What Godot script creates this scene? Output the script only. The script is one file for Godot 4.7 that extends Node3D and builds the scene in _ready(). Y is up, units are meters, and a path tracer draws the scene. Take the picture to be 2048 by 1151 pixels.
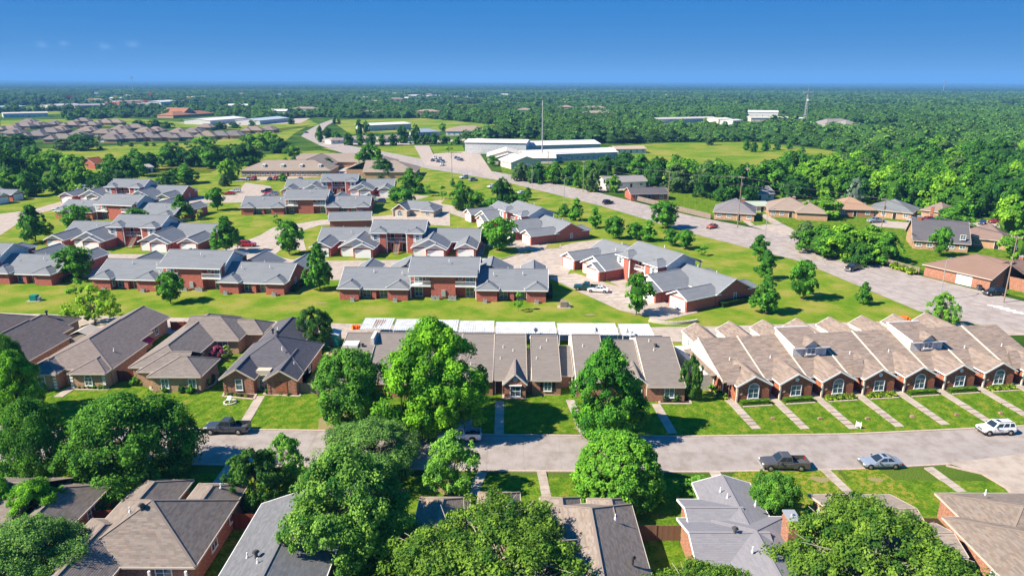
extends Node3D
# An aerial view over a small town: a residential street with town houses, brick apartment courts behind,
# an avenue running off to the left and wooded country out to the horizon. Units are metres, the camera stands over the origin.

var rng := RandomNumberGenerator.new()
var mats := {}
var taken := {}
var labels := {}
var protos := {}
var pieces := {}
var reach := {}
var far_roofs := []
var far_fields := []
var tex := {}
var hill_noise: FastNoiseLite
var ordinals := ["first", "second", "third", "fourth", "fifth", "sixth", "seventh", "eighth", "ninth", "tenth", "eleventh", "twelfth", "thirteenth", "fourteenth", "fifteenth", "sixteenth", "seventeenth", "eighteenth", "nineteenth", "twentieth"]

# ---------------------------------------------------------------- mesh collector
class Shape:
	var v := PackedVector3Array()
	var n := PackedVector3Array()
	var c := PackedColorArray()
	var ix := PackedInt32Array()
	var col := Color(1, 1, 1)

	func face(pts: PackedVector3Array, toward: Vector3) -> void:
		var nn := (pts[2] - pts[0]).cross(pts[1] - pts[0])
		if nn.length_squared() < 1e-14 and pts.size() > 3:
			nn = (pts[3] - pts[0]).cross(pts[2] - pts[0])
		if nn.length_squared() < 1e-14:
			return
		nn = nn.normalized()
		var flip := nn.dot(toward) < 0.0
		if flip:
			nn = -nn
		var b := v.size()
		for q in pts:
			v.append(q); n.append(nn); c.append(col)
		for k in range(1, pts.size() - 1):
			ix.append(b)
			ix.append(b + (k + 1 if flip else k))
			ix.append(b + (k if flip else k + 1))

	func quad(a: Vector3, b: Vector3, d: Vector3, e: Vector3, toward: Vector3) -> void:
		face(PackedVector3Array([a, b, d, e]), toward)

	# a leaf: two triangles, normal as given by its own plane
	func leaf(p: Vector3, a: Vector3, b: Vector3, nn: Vector3) -> void:
		var k := v.size()
		v.append(p - a); v.append(p + b); v.append(p + a); v.append(p - b)
		n.append(nn); n.append(nn); n.append(nn); n.append(nn)
		c.append(col); c.append(col); c.append(col); c.append(col)
		ix.append(k); ix.append(k + 1); ix.append(k + 2)
		ix.append(k); ix.append(k + 2); ix.append(k + 3)

	func hexa(q: PackedVector3Array) -> void:  # q: four below, four above, same turn
		var m := Vector3.ZERO
		for p in q:
			m += p / 8.0
		for f in [[0, 1, 2, 3], [4, 5, 6, 7], [0, 1, 5, 4], [1, 2, 6, 5], [2, 3, 7, 6], [3, 0, 4, 7]]:
			var a := q[f[0]]; var b := q[f[1]]; var d := q[f[2]]; var e := q[f[3]]
			quad(a, b, d, e, (a + b + d + e) / 4.0 - m)

	func box(lo: Vector3, hi: Vector3) -> void:
		hexa(PackedVector3Array([Vector3(lo.x, lo.y, lo.z), Vector3(hi.x, lo.y, lo.z), Vector3(hi.x, lo.y, hi.z), Vector3(lo.x, lo.y, hi.z),
			Vector3(lo.x, hi.y, lo.z), Vector3(hi.x, hi.y, lo.z), Vector3(hi.x, hi.y, hi.z), Vector3(lo.x, hi.y, hi.z)]))

	func beam(p: Vector3, q: Vector3, w: float, h: float) -> void:
		var d := (q - p).normalized()
		var s := d.cross(Vector3.UP)
		s = s.normalized() * w / 2.0 if s.length() > 0.01 else Vector3(w / 2.0, 0, 0)
		var u := s.cross(d).normalized() * h / 2.0
		hexa(PackedVector3Array([p - s - u, p + s - u, q + s - u, q - s - u, p - s + u, p + s + u, q + s + u, q - s + u]))

	func tube(p: Vector3, q: Vector3, r0: float, r1: float, sides := 6, caps := true) -> void:
		var d := (q - p).normalized()
		var a := d.cross(Vector3.RIGHT if absf(d.x) < 0.8 else Vector3.UP).normalized()
		var b := d.cross(a)
		var k := v.size()
		for j in sides:
			var t := TAU * j / sides
			var o := a * cos(t) + b * sin(t)
			v.append(p + o * r0); n.append(o); c.append(col)
			v.append(q + o * r1); n.append(o); c.append(col)
		for j in sides:
			var e := k + 2 * j
			var f := k + 2 * ((j + 1) % sides)
			var out := (v[f] - v[e]).cross(v[e + 1] - v[e]).dot(n[e]) > 0.0
			for t in ([e, e + 1, f, f, e + 1, f + 1] if out else [e, f, e + 1, f, f + 1, e + 1]):
				ix.append(t)
		if caps:
			var ring0 := PackedVector3Array()
			var ring1 := PackedVector3Array()
			for j in sides:
				ring0.append(v[k + 2 * j]); ring1.append(v[k + 2 * j + 1])
			if r0 > 0.005:
				face(ring0, -d)
			if r1 > 0.005:
				face(ring1, d)

	func walls(x0: float, x1: float, z0: float, z1: float, y0: float, y1: float) -> void:
		quad(Vector3(x0, y0, z1), Vector3(x1, y0, z1), Vector3(x1, y1, z1), Vector3(x0, y1, z1), Vector3(0, 0, 1))
		quad(Vector3(x0, y0, z0), Vector3(x1, y0, z0), Vector3(x1, y1, z0), Vector3(x0, y1, z0), Vector3(0, 0, -1))
		quad(Vector3(x0, y0, z0), Vector3(x0, y0, z1), Vector3(x0, y1, z1), Vector3(x0, y1, z0), Vector3(-1, 0, 0))
		quad(Vector3(x1, y0, z0), Vector3(x1, y0, z1), Vector3(x1, y1, z1), Vector3(x1, y1, z0), Vector3(1, 0, 0))

	func mesh(mat: Material) -> ArrayMesh:
		var m := ArrayMesh.new()
		if v.is_empty():
			return m
		var a := []
		a.resize(Mesh.ARRAY_MAX)
		a[Mesh.ARRAY_VERTEX] = v
		a[Mesh.ARRAY_NORMAL] = n
		a[Mesh.ARRAY_COLOR] = c
		a[Mesh.ARRAY_INDEX] = ix
		m.add_surface_from_arrays(Mesh.PRIMITIVE_TRIANGLES, a)
		m.surface_set_material(0, mat)
		return m

# ---------------------------------------------------------------- naming
func numbered(called: String) -> String:
	var k: int = taken.get(called, -1) + 1
	taken[called] = k
	return called if k == 0 else "%s_%03d" % [called, k]

func tag(o: Node, label: String, category: String, group := "") -> void:
	if labels.has(label):
		print("DUPLICATE LABEL: ", label)
	labels[label] = true
	o.set_meta("label", label)
	o.set_meta("category", category)
	if group:
		o.set_meta("group", group)

func thing(called: String, label: String, category: String, at := Vector3.ZERO, yaw := 0.0, group := "") -> Node3D:
	var o := Node3D.new()
	o.name = numbered(called)
	add_child(o)
	o.position = at
	o.rotation_degrees.y = yaw
	tag(o, label, category, group)
	return o

func again(source: Node3D, label: String, at: Vector3, yaw := 0.0, group := "", size := Vector3.ONE) -> Node3D:
	var o: Node3D = source.duplicate()
	var called := String(source.name)
	var cut := RegEx.create_from_string("_\\d{3}$").search(called)
	o.name = numbered(called.substr(0, cut.get_start()) if cut else called)
	add_child(o)
	o.position = at
	o.rotation_degrees.y = yaw
	o.scale = size
	tag(o, label, source.get_meta("category"), group if group else source.get_meta("group", ""))
	return o

func part(called: String, m, mat: Material, parent: Node) -> MeshInstance3D:
	var o := MeshInstance3D.new()
	o.name = called
	o.mesh = m.mesh(mat) if m is Shape else m
	if not m is Shape and mat:
		o.set_surface_override_material(0, mat)
	parent.add_child(o, true)
	return o

func ground_sheet(called: String, pts: Array, y: float, mat: Material, kind := "structure") -> MeshInstance3D:
	var s := Shape.new()
	var flat := PackedVector2Array()
	for q in pts:
		flat.append(q)
	var t := Geometry2D.triangulate_polygon(flat)
	if t.is_empty():
		print("BAD POLYGON ", called, pts)
	for k in range(0, t.size(), 3):
		s.face(PackedVector3Array([Vector3(flat[t[k]].x, y, flat[t[k]].y), Vector3(flat[t[k + 1]].x, y, flat[t[k + 1]].y), Vector3(flat[t[k + 2]].x, y, flat[t[k + 2]].y)]), Vector3.UP)
	var o := part(numbered(called), s, mat, self)
	o.set_meta("kind", kind)
	return o

func ordinal(k: int) -> String:
	if k < 20:
		return ordinals[k]
	var tens := ["", "", "twenty", "thirty", "forty", "fifty", "sixty", "seventy", "eighty", "ninety"]
	if (k + 1) % 10 == 0:
		return ["", "", "", "thirtieth", "fortieth", "fiftieth", "sixtieth", "seventieth", "eightieth", "ninetieth"][(k + 1) / 10]
	return tens[(k + 1) / 10] + "-" + ordinals[(k + 1) % 10 - 1]

# ---------------------------------------------------------------- materials
func lin(r: float, g: float, b: float) -> Color:
	return Color(r, g, b).linear_to_srgb()

func noise_tex(called: String, size: int, freq: float, colors: Array, stops: Array, seed_: int, octaves := 4, cellular := false) -> NoiseTexture2D:
	if tex.has(called):
		return tex[called]
	var f := FastNoiseLite.new()
	f.seed = seed_
	f.frequency = freq
	f.noise_type = FastNoiseLite.TYPE_CELLULAR if cellular else FastNoiseLite.TYPE_SIMPLEX_SMOOTH
	f.fractal_octaves = octaves
	f.fractal_gain = 0.6
	var r := Gradient.new()
	r.offsets = PackedFloat32Array(stops)
	r.colors = PackedColorArray(colors)
	var t := NoiseTexture2D.new()
	t.width = size
	t.height = size
	t.seamless = true
	t.noise = f
	t.color_ramp = r
	tex[called] = t
	return t

func mat(called: String, c: Color, rough := 0.9, setup = null) -> StandardMaterial3D:
	if mats.has(called):
		return mats[called]
	var m := StandardMaterial3D.new()
	m.resource_name = called
	m.albedo_color = c
	m.roughness = rough
	m.metallic_specular = 0.3
	m.vertex_color_use_as_albedo = true
	if setup != null:
		setup.call(m)
	mats[called] = m
	return m

func triplanar(m: StandardMaterial3D, t: Texture2D, metres: float, world := true) -> void:
	m.albedo_texture = t
	m.uv1_triplanar = true
	m.uv1_world_triplanar = world
	m.uv1_scale = Vector3.ONE / metres

func detail(m: StandardMaterial3D, t: Texture2D, metres: float, world := true) -> void:
	m.detail_enabled = true
	m.detail_albedo = t
	m.detail_blend_mode = BaseMaterial3D.BLEND_MODE_MUL
	m.detail_uv_layer = BaseMaterial3D.DETAIL_UV_2
	m.uv2_triplanar = true
	m.uv2_world_triplanar = world
	m.uv2_scale = Vector3.ONE / metres

func brick_image(a: Color, b: Color, mortar: Color, seed_: int) -> ImageTexture:
	# fine brick grain, finer than can be told apart from the air: 1.6 m of wall
	var im := Image.create(128, 128, false, Image.FORMAT_RGB8)
	var r := RandomNumberGenerator.new()
	r.seed = seed_
	for row in 16:
		for k in 9:
			var x := k * 16 - (8 if row % 2 else 0)
			im.fill_rect(Rect2i(x, row * 8, 16, 8), a.lerp(b, r.randf()))
			im.fill_rect(Rect2i(x, row * 8, 1, 8), mortar)
		im.fill_rect(Rect2i(0, row * 8, 128, 1), mortar)
	return ImageTexture.create_from_image(im)

func make_materials() -> void:
	var speck := noise_tex("speck", 512, 0.05, [Color(0.82, 0.82, 0.82), Color(0.94, 0.94, 0.94), Color(1, 1, 1)], [0.15, 0.5, 0.85], 5, 5)
	var blotch := noise_tex("blotch", 512, 0.012, [Color(0.90, 0.885, 0.87), Color(0.965, 0.96, 0.955), Color(1, 1, 1)], [0.2, 0.5, 0.8], 9, 4)
	var tufts := noise_tex("tufts", 512, 0.06, [Color(0.62, 0.66, 0.6), Color(0.85, 0.87, 0.82), Color(1, 1, 1)], [0.2, 0.5, 0.8], 11, 4)
	var lush := noise_tex("lush", 512, 0.014, [lin(0.085, 0.175, 0.012), lin(0.13, 0.235, 0.018), lin(0.235, 0.255, 0.035)], [0.25, 0.52, 0.82], 21, 5)
	var meadow := noise_tex("meadow", 512, 0.010, [lin(0.135, 0.25, 0.018), lin(0.235, 0.295, 0.034), lin(0.345, 0.32, 0.075)], [0.22, 0.5, 0.8], 23, 5)
	var wild := noise_tex("wild", 512, 0.008, [lin(0.03, 0.08, 0.013), lin(0.06, 0.125, 0.016), lin(0.12, 0.18, 0.03)], [0.2, 0.5, 0.85], 27, 5)
	var patchy := noise_tex("patchy", 512, 0.02, [lin(0.10, 0.20, 0.012), lin(0.23, 0.27, 0.03), lin(0.36, 0.28, 0.07)], [0.3, 0.5, 0.72], 33, 5)
	# the nap that a mower leaves: slanting swaths, broken up by tufts
	var im := Image.create(256, 256, false, Image.FORMAT_RGB8)
	var fn := FastNoiseLite.new()
	fn.seed = 61
	fn.frequency = 0.09
	fn.fractal_octaves = 3
	for y in 256:
		for x in 256:
			var swath := 0.5 + 0.5 * sin(TAU * (x * 8.0 + y * 2.0) / 256.0)
			var v := 0.84 + 0.035 * swath + 0.24 * fn.get_noise_2d(x, y)
			im.set_pixel(x, y, Color(v, v, v * 0.97))
	var mown := ImageTexture.create_from_image(im)
	for g in [["lush", lush, 17.0], ["meadow", meadow, 55.0], ["wild", wild, 180.0], ["patchy", patchy, 9.0], ["field", meadow, 220.0]]:
		mat(g[0], Color.WHITE, 1.0, func(m):
			triplanar(m, g[1], g[2])
			detail(m, mown if g[0] == "lush" else tufts, 9.0 if g[0] == "lush" else 5.5)
			m.metallic_specular = 0.1)
	for k in 5:
		var t: float = [1.0, 0.965, 1.025, 0.985, 1.01][k]
		mat("concrete_%d" % k, lin(0.47 * t, 0.40 * t, 0.345 * t), 0.9, func(m): triplanar(m, blotch, 15.0); detail(m, speck, 2.7))
		mat("avenue_%d" % k, lin(0.405 * t, 0.355 * t, 0.33 * t), 0.9, func(m): triplanar(m, blotch, 23.0); detail(m, speck, 3.7))
		mat("street_%d" % k, lin(0.362 * t, 0.322 * t, 0.302 * t), 0.9, func(m): triplanar(m, blotch, 17.0); detail(m, speck, 3.1))
	mat("kerb", lin(0.45, 0.36, 0.30), 0.9, func(m): triplanar(m, blotch, 3.0))
	mat("joint", lin(0.28, 0.24, 0.21), 1.0, func(m): triplanar(m, blotch, 2.0))
	mat("asphalt", lin(0.09, 0.088, 0.09), 0.95, func(m): triplanar(m, blotch, 8.0))
	mat("dirt", lin(0.36, 0.24, 0.14), 1.0, func(m): triplanar(m, blotch, 4.0))
	mat("earth", lin(0.34, 0.27, 0.14), 1.0, func(m): triplanar(m, tufts, 3.0))
	mat("lane_joint", lin(0.30, 0.265, 0.245), 0.9, func(m): triplanar(m, speck, 4.0))
	mat("tar", lin(0.20, 0.18, 0.165), 0.9)
	mat("mulch", lin(0.055, 0.03, 0.02), 1.0, func(m): triplanar(m, speck, 1.0))
	mat("line", lin(0.75, 0.75, 0.72), 0.8)
	mat("worn_line", lin(0.50, 0.46, 0.41), 0.9)
	mat("yellow_line", lin(0.7, 0.52, 0.1), 0.8)
	for b in [["brick_red", Color(0.60, 0.29, 0.24), Color(0.76, 0.43, 0.37), Color(0.74, 0.57, 0.51), 1], ["brick_brown", Color(0.50, 0.27, 0.19), Color(0.72, 0.43, 0.31), Color(0.70, 0.58, 0.48), 2],
			["brick_tan", Color(0.62, 0.47, 0.37), Color(0.78, 0.63, 0.51), Color(0.80, 0.72, 0.63), 3], ["brick_orange", Color(0.53, 0.35, 0.28), Color(0.69, 0.48, 0.39), Color(0.73, 0.63, 0.56), 4]]:
		var t := brick_image(b[1], b[2], b[3], b[4])
		mat(b[0], Color.WHITE, 0.92, func(m): triplanar(m, t, 1.6, false); detail(m, blotch, 3.0, false))
	mat("stone", lin(0.55, 0.48, 0.38), 0.9, func(m): triplanar(m, speck, 1.2))
	mat("siding", lin(0.70, 0.69, 0.66), 0.7, func(m): triplanar(m, blotch, 4.0))
	mat("cream", lin(0.66, 0.60, 0.51), 0.75, func(m): triplanar(m, blotch, 4.0))
	mat("white", lin(0.80, 0.80, 0.79), 0.5)
	mat("white_metal", lin(0.56, 0.575, 0.59), 0.45, func(m): triplanar(m, blotch, 12.0))
	mat("pale_metal", lin(0.50, 0.52, 0.53), 0.5, func(m): triplanar(m, blotch, 8.0))
	mat("trim_tan", lin(0.50, 0.43, 0.36), 0.7)
	mat("shingle", Color.WHITE, 0.95, func(m): triplanar(m, speck, 1.3); m.metallic_specular = 0.2)
	mat("car_glass", lin(0.018, 0.028, 0.036), 0.05, func(m): m.metallic_specular = 0.7)
	mat("pane", lin(0.075, 0.125, 0.155), 0.06, func(m): m.metallic_specular = 0.6)
	mat("dark", lin(0.02, 0.018, 0.017), 0.8)
	mat("door_dark", lin(0.03, 0.025, 0.022), 0.5)
	mat("fence", lin(0.24, 0.13, 0.08), 0.95, func(m): triplanar(m, speck, 0.9, false))
	mat("fence_red", lin(0.20, 0.055, 0.03), 0.9, func(m): triplanar(m, speck, 0.9, false))
	mat("fence_grey", lin(0.27, 0.22, 0.18), 0.95, func(m): triplanar(m, speck, 0.9, false))
	mat("pole_wood", lin(0.26, 0.19, 0.14), 0.9)
	mat("steel", lin(0.42, 0.43, 0.44), 0.4, func(m): m.metallic = 0.4)
	mat("steel_dark", lin(0.08, 0.08, 0.085), 0.5)
	mat("wire", lin(0.10, 0.10, 0.10), 0.6)
	mat("rubber", lin(0.018, 0.018, 0.018), 0.8)
	mat("rim", lin(0.45, 0.45, 0.46), 0.3, func(m): m.metallic = 0.8)
	mat("lamp_glass", lin(0.75, 0.75, 0.72), 0.15)
	mat("tail_glass", lin(0.35, 0.01, 0.01), 0.2)
	mat("rock", lin(0.36, 0.22, 0.16), 0.9, func(m): triplanar(m, speck, 0.8))
	mat("pale_rock", lin(0.58, 0.52, 0.44), 0.9, func(m): triplanar(m, speck, 0.8))
	mat("bark", lin(0.11, 0.08, 0.06), 1.0, func(m): triplanar(m, speck, 0.7))
	mat("pale_bark", lin(0.42, 0.37, 0.32), 1.0, func(m): triplanar(m, speck, 0.7))
	mat("teal", lin(0.01, 0.20, 0.16), 0.5)
	mat("awning", lin(0.50, 0.02, 0.06), 0.6)
	mat("orange", lin(0.85, 0.16, 0.02), 0.6)
	mat("blue_tarp", lin(0.03, 0.12, 0.5), 0.5)
	mat("leaf", Color.WHITE, 0.75, func(m):
		m.backlight_enabled = true
		m.backlight = Color(0.8, 0.8, 0.8)
		m.metallic_specular = 0.25)

func paint(called: String, c: Color) -> StandardMaterial3D:
	return mat("paint_" + called, c, 0.25, func(m):
		m.metallic = 0.15
		m.clearcoat_enabled = true
		m.clearcoat = 0.8
		m.clearcoat_roughness = 0.08)

# ---------------------------------------------------------------- trees
func envelope(shape: String, t: float) -> float:
	match shape:
		"egg": return pow(maxf(0.0, sin(PI * pow(t, 0.72))), 0.62)
		"cone": return pow(1.0 - t, 0.75) * minf(1.0, 0.45 + t * 4.0)
		"dome": return sqrt(maxf(0.0, 1.0 - pow(t, 2.4))) * minf(1.0, 0.75 + t * 1.6)
		"broad": return pow(maxf(0.0, sin(PI * pow(t, 0.6))), 0.5)
		"pear": return pow(maxf(0.0, sin(PI * pow(t, 0.55))), 0.8)
	return sqrt(maxf(0.0, 1.0 - pow(2.0 * t - 1.0, 2.0)))

# s: the crown is collected here; h height, r radius, from: where the crown begins (share of h), clumps, leaves in each, leaf size, colours from deep to light
func crown(s: Shape, shape: String, h: float, r: float, from: float, clumps: int, leaves: int, size: float, deep: Color, light: Color, lump := 0.2, light_share := 0.35, droop := 0.0) -> void:
	var y0 := h * from
	var ch := h - y0
	var tint := light
	# boughs first, clumps of leaves gathered round them: hollows stay open between
	var boughs := []
	for k in maxi(9, int(clumps / 8.0)):
		boughs.append(Vector3(pow(rng.randf(), 0.85), rng.randf() * TAU, 0.86 + 0.22 * rng.randf()))
	for k in clumps:
		var bo: Vector3 = boughs[rng.randi() % boughs.size()]
		var loose := 1.0 if shape == "dome" or rng.randf() < 0.22 else 0.0
		var t := clampf(lerpf(bo.x + rng.randfn(0.0, 0.05), rng.randf(), loose), 0.0, 1.0)
		var e := envelope(shape, t)
		var ang := lerpf(bo.y + rng.randfn(0.0, 0.17), rng.randf() * TAU, loose)
		# big lobes give the crown an uneven outline
		var lobe := 1.0 + 0.13 * sin(ang * 3.0 + h) + 0.10 * sin(ang * 5.0 + t * 7.0 + r) + 0.08 * sin(t * 13.0 + ang * 2.0)
		var rad := e * r * lobe * bo.z * (1.0 - 0.62 * pow(rng.randf(), 2.2))
		if shape == "dome":
			rad = e * r * (0.97 + 0.06 * rng.randf()) * (1.0 - 0.3 * pow(rng.randf(), 3.0))
		var c := Vector3(cos(ang) * rad, y0 + ch * t * (0.97 + 0.06 * rng.randf()), sin(ang) * rad)
		var cr := lump * r * (0.65 + 0.7 * rng.randf())
		var out := Vector3(cos(ang) * rad / maxf(r, 0.1), (t - 0.35) * 1.3, sin(ang) * rad / maxf(r, 0.1))
		if out.length() < 0.05:
			out = Vector3.UP
		out = out.normalized()
		var tone := clampf(rng.randfn(0.35, 0.3), 0.0, 1.0)
		if rng.randf() < light_share:
			tone = clampf(tone + 0.45, 0.0, 1.0)
		var base := deep.lerp(tint, tone)
		var long_way := Vector3(0.7 + 0.7 * rng.randf(), 0.55 + 0.6 * rng.randf(), 0.7 + 0.7 * rng.randf())
		for q in leaves:
			var d := Vector3(rng.randfn(), rng.randfn(), rng.randfn()).normalized()
			d = (d + out * 0.75 + Vector3(0, 0.25, 0)).normalized()
			var p := c + d * long_way * cr * (0.45 + 0.65 * rng.randf())
			p.y -= droop * cr * rng.randf()
			var nn := (d + Vector3(rng.randf() - 0.5, rng.randf() - 0.3, rng.randf() - 0.5) * 1.5).normalized()
			var a := nn.cross(Vector3(rng.randf() - 0.5, rng.randf() - 0.5, rng.randf() - 0.5)).normalized()
			var b := nn.cross(a)
			var z := size * (0.6 + 0.7 * rng.randf())
			var w := 0.82 + 0.36 * rng.randf()
			w *= 1.7
			s.col = Color(base.r * w, base.g * w, base.b * w)
			s.leaf(p, a * z * 0.62, b * z * 0.42, nn)

func limbs(s: Shape, h: float, r: float, from: float, thick: float, count: int, reach := 0.75) -> void:
	var fork := h * maxf(from, 0.12)
	s.tube(Vector3.ZERO, Vector3(0.05 * r, fork, 0.0), thick, thick * 0.78, 8, false)
	s.tube(Vector3(0.05 * r, fork, 0.0), Vector3(-0.04 * r, h * 0.72, 0.03 * r), thick * 0.78, thick * 0.2, 7, false)
	for k in count:
		var a := TAU * k / count + rng.randf() * 0.8
		var p := Vector3(0.03 * r, fork + (h - fork) * 0.5 * rng.randf(), 0.0)
		var q := p + Vector3(cos(a) * r * 0.4, (h - p.y) * (0.25 + 0.25 * rng.randf()), sin(a) * r * 0.4)
		var e := p + Vector3(cos(a + 0.3) * r * reach, (h - p.y) * (0.35 + 0.4 * rng.randf()), sin(a + 0.3) * r * reach)
		s.tube(p, q, thick * 0.45, thick * 0.28, 5, false)
		s.tube(q, e, thick * 0.28, thick * 0.08, 5, false)
		var f := q + Vector3(cos(a - 0.9) * r * 0.35, (h - q.y) * 0.3, sin(a - 0.9) * r * 0.35)
		s.tube(q, f, thick * 0.22, thick * 0.06, 4, false)

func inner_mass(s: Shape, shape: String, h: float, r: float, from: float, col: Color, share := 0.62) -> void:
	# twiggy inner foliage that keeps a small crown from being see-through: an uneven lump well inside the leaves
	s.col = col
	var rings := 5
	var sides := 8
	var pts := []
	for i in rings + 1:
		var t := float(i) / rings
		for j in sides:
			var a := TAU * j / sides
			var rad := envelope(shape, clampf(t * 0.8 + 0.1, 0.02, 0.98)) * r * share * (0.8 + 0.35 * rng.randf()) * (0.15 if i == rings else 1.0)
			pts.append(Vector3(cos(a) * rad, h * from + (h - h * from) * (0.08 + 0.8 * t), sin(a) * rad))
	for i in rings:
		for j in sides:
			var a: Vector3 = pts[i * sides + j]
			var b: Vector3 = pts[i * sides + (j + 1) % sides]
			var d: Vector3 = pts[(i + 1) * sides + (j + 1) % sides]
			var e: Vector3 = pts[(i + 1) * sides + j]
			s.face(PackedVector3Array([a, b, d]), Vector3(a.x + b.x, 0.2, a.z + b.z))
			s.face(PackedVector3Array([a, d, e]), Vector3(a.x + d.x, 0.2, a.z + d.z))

# kinds of tree: shape, height, radius, crown from, clumps, leaves per clump, leaf size, deep, light, lump, light share, trunk radius, limbs, bark, droop
func tree_kinds() -> Dictionary:
	var dg := Color(0.020, 0.072, 0.012)
	return {
		"maple": ["egg", 14.0, 7.0, 0.05, 470, 160, 0.31, Color(0.035, 0.125, 0.012), Color(0.135, 0.30, 0.016), 0.15, 0.42, 0.34, 9, "bark", 0.0],
		"pyramid": ["pear", 12.0, 5.6, 0.06, 380, 150, 0.29, Color(0.022, 0.10, 0.014), Color(0.085, 0.24, 0.018), 0.17, 0.3, 0.28, 8, "bark", 0.0],
		"round": ["round", 10.0, 5.5, 0.10, 360, 140, 0.28, Color(0.030, 0.100, 0.016), Color(0.10, 0.235, 0.025), 0.18, 0.3, 0.25, 8, "bark", 0.0],
		"dome": ["dome", 9.0, 5.8, 0.07, 620, 62, 0.30, Color(0.048, 0.15, 0.015), Color(0.115, 0.26, 0.022), 0.10, 0.4, 0.26, 8, "bark", 0.0],
		"elm": ["broad", 12.0, 8.0, 0.20, 500, 120, 0.25, Color(0.038, 0.100, 0.022), Color(0.125, 0.235, 0.045), 0.15, 0.25, 0.32, 12, "bark", 0.35],
		"tipped": ["egg", 14.0, 8.0, 0.08, 500, 140, 0.30, Color(0.026, 0.095, 0.016), Color(0.15, 0.27, 0.040), 0.14, 0.22, 0.34, 9, "bark", 0.0],
		"oak": ["broad", 10.0, 12.0, 0.22, 620, 120, 0.30, Color(0.026, 0.075, 0.011), Color(0.115, 0.195, 0.022), 0.095, 0.36, 0.42, 16, "pale_bark", 0.0],
		"dark": ["broad", 12.0, 9.0, 0.12, 520, 130, 0.31, Color(0.024, 0.088, 0.013), Color(0.085, 0.205, 0.020), 0.15, 0.28, 0.36, 10, "bark", 0.0],
		"feather": ["egg", 8.0, 4.0, 0.12, 230, 80, 0.26, Color(0.05, 0.15, 0.02), Color(0.14, 0.29, 0.035), 0.15, 0.35, 0.14, 8, "bark", 0.5],
		"holly": ["round", 6.0, 3.6, 0.08, 230, 75, 0.28, Color(0.022, 0.070, 0.014), Color(0.070, 0.155, 0.022), 0.16, 0.2, 0.16, 5, "bark", 0.0],
		"court_pear": ["pear", 8.0, 2.8, 0.16, 110, 46, 0.42, Color(0.018, 0.082, 0.013), Color(0.075, 0.205, 0.018), 0.26, 0.3, 0.16, 5, "bark", 0.0],
		"court_round": ["round", 7.0, 3.4, 0.22, 120, 46, 0.42, Color(0.022, 0.095, 0.013), Color(0.09, 0.235, 0.018), 0.25, 0.32, 0.15, 5, "bark", 0.0],
		"court_open": ["broad", 7.5, 4.6, 0.30, 84, 50, 0.42, Color(0.075, 0.16, 0.012), Color(0.21, 0.34, 0.020), 0.2, 0.5, 0.16, 8, "bark", 0.0],
		"court_cone": ["cone", 8.0, 2.4, 0.10, 100, 44, 0.40, Color(0.03, 0.12, 0.014), Color(0.11, 0.27, 0.02), 0.26, 0.4, 0.13, 5, "bark", 0.0],
		"sapling": ["egg", 5.0, 1.7, 0.28, 46, 34, 0.34, Color(0.035, 0.13, 0.014), Color(0.12, 0.27, 0.02), 0.32, 0.4, 0.07, 4, "bark", 0.0],
		"thin": ["egg", 6.0, 1.6, 0.25, 20, 30, 0.34, Color(0.10, 0.16, 0.02), Color(0.22, 0.27, 0.04), 0.3, 0.4, 0.06, 6, "bark", 0.0],
		"belt_dark": ["broad", 11.0, 6.5, 0.06, 90, 44, 0.80, Color(0.013, 0.054, 0.011), Color(0.05, 0.145, 0.015), 0.24, 0.28, 0.3, 0, "bark", 0.0],
		"belt_mid": ["egg", 11.0, 6.0, 0.06, 90, 44, 0.80, Color(0.024, 0.088, 0.012), Color(0.085, 0.215, 0.017), 0.24, 0.32, 0.3, 0, "bark", 0.0],
		"belt_light": ["round", 10.0, 6.0, 0.05, 90, 44, 0.80, Color(0.045, 0.135, 0.012), Color(0.15, 0.29, 0.02), 0.24, 0.4, 0.3, 0, "bark", 0.0],
		"belt_grey": ["broad", 11.0, 6.0, 0.08, 90, 44, 0.80, Color(0.03, 0.072, 0.022), Color(0.095, 0.165, 0.045), 0.24, 0.3, 0.3, 0, "bark", 0.0],
		"spruce": ["cone", 11.0, 5.5, 0.03, 120, 40, 0.6, Color(0.06, 0.10, 0.07), Color(0.16, 0.22, 0.15), 0.18, 0.4, 0.25, 0, "bark", 0.2],
	}

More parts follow.
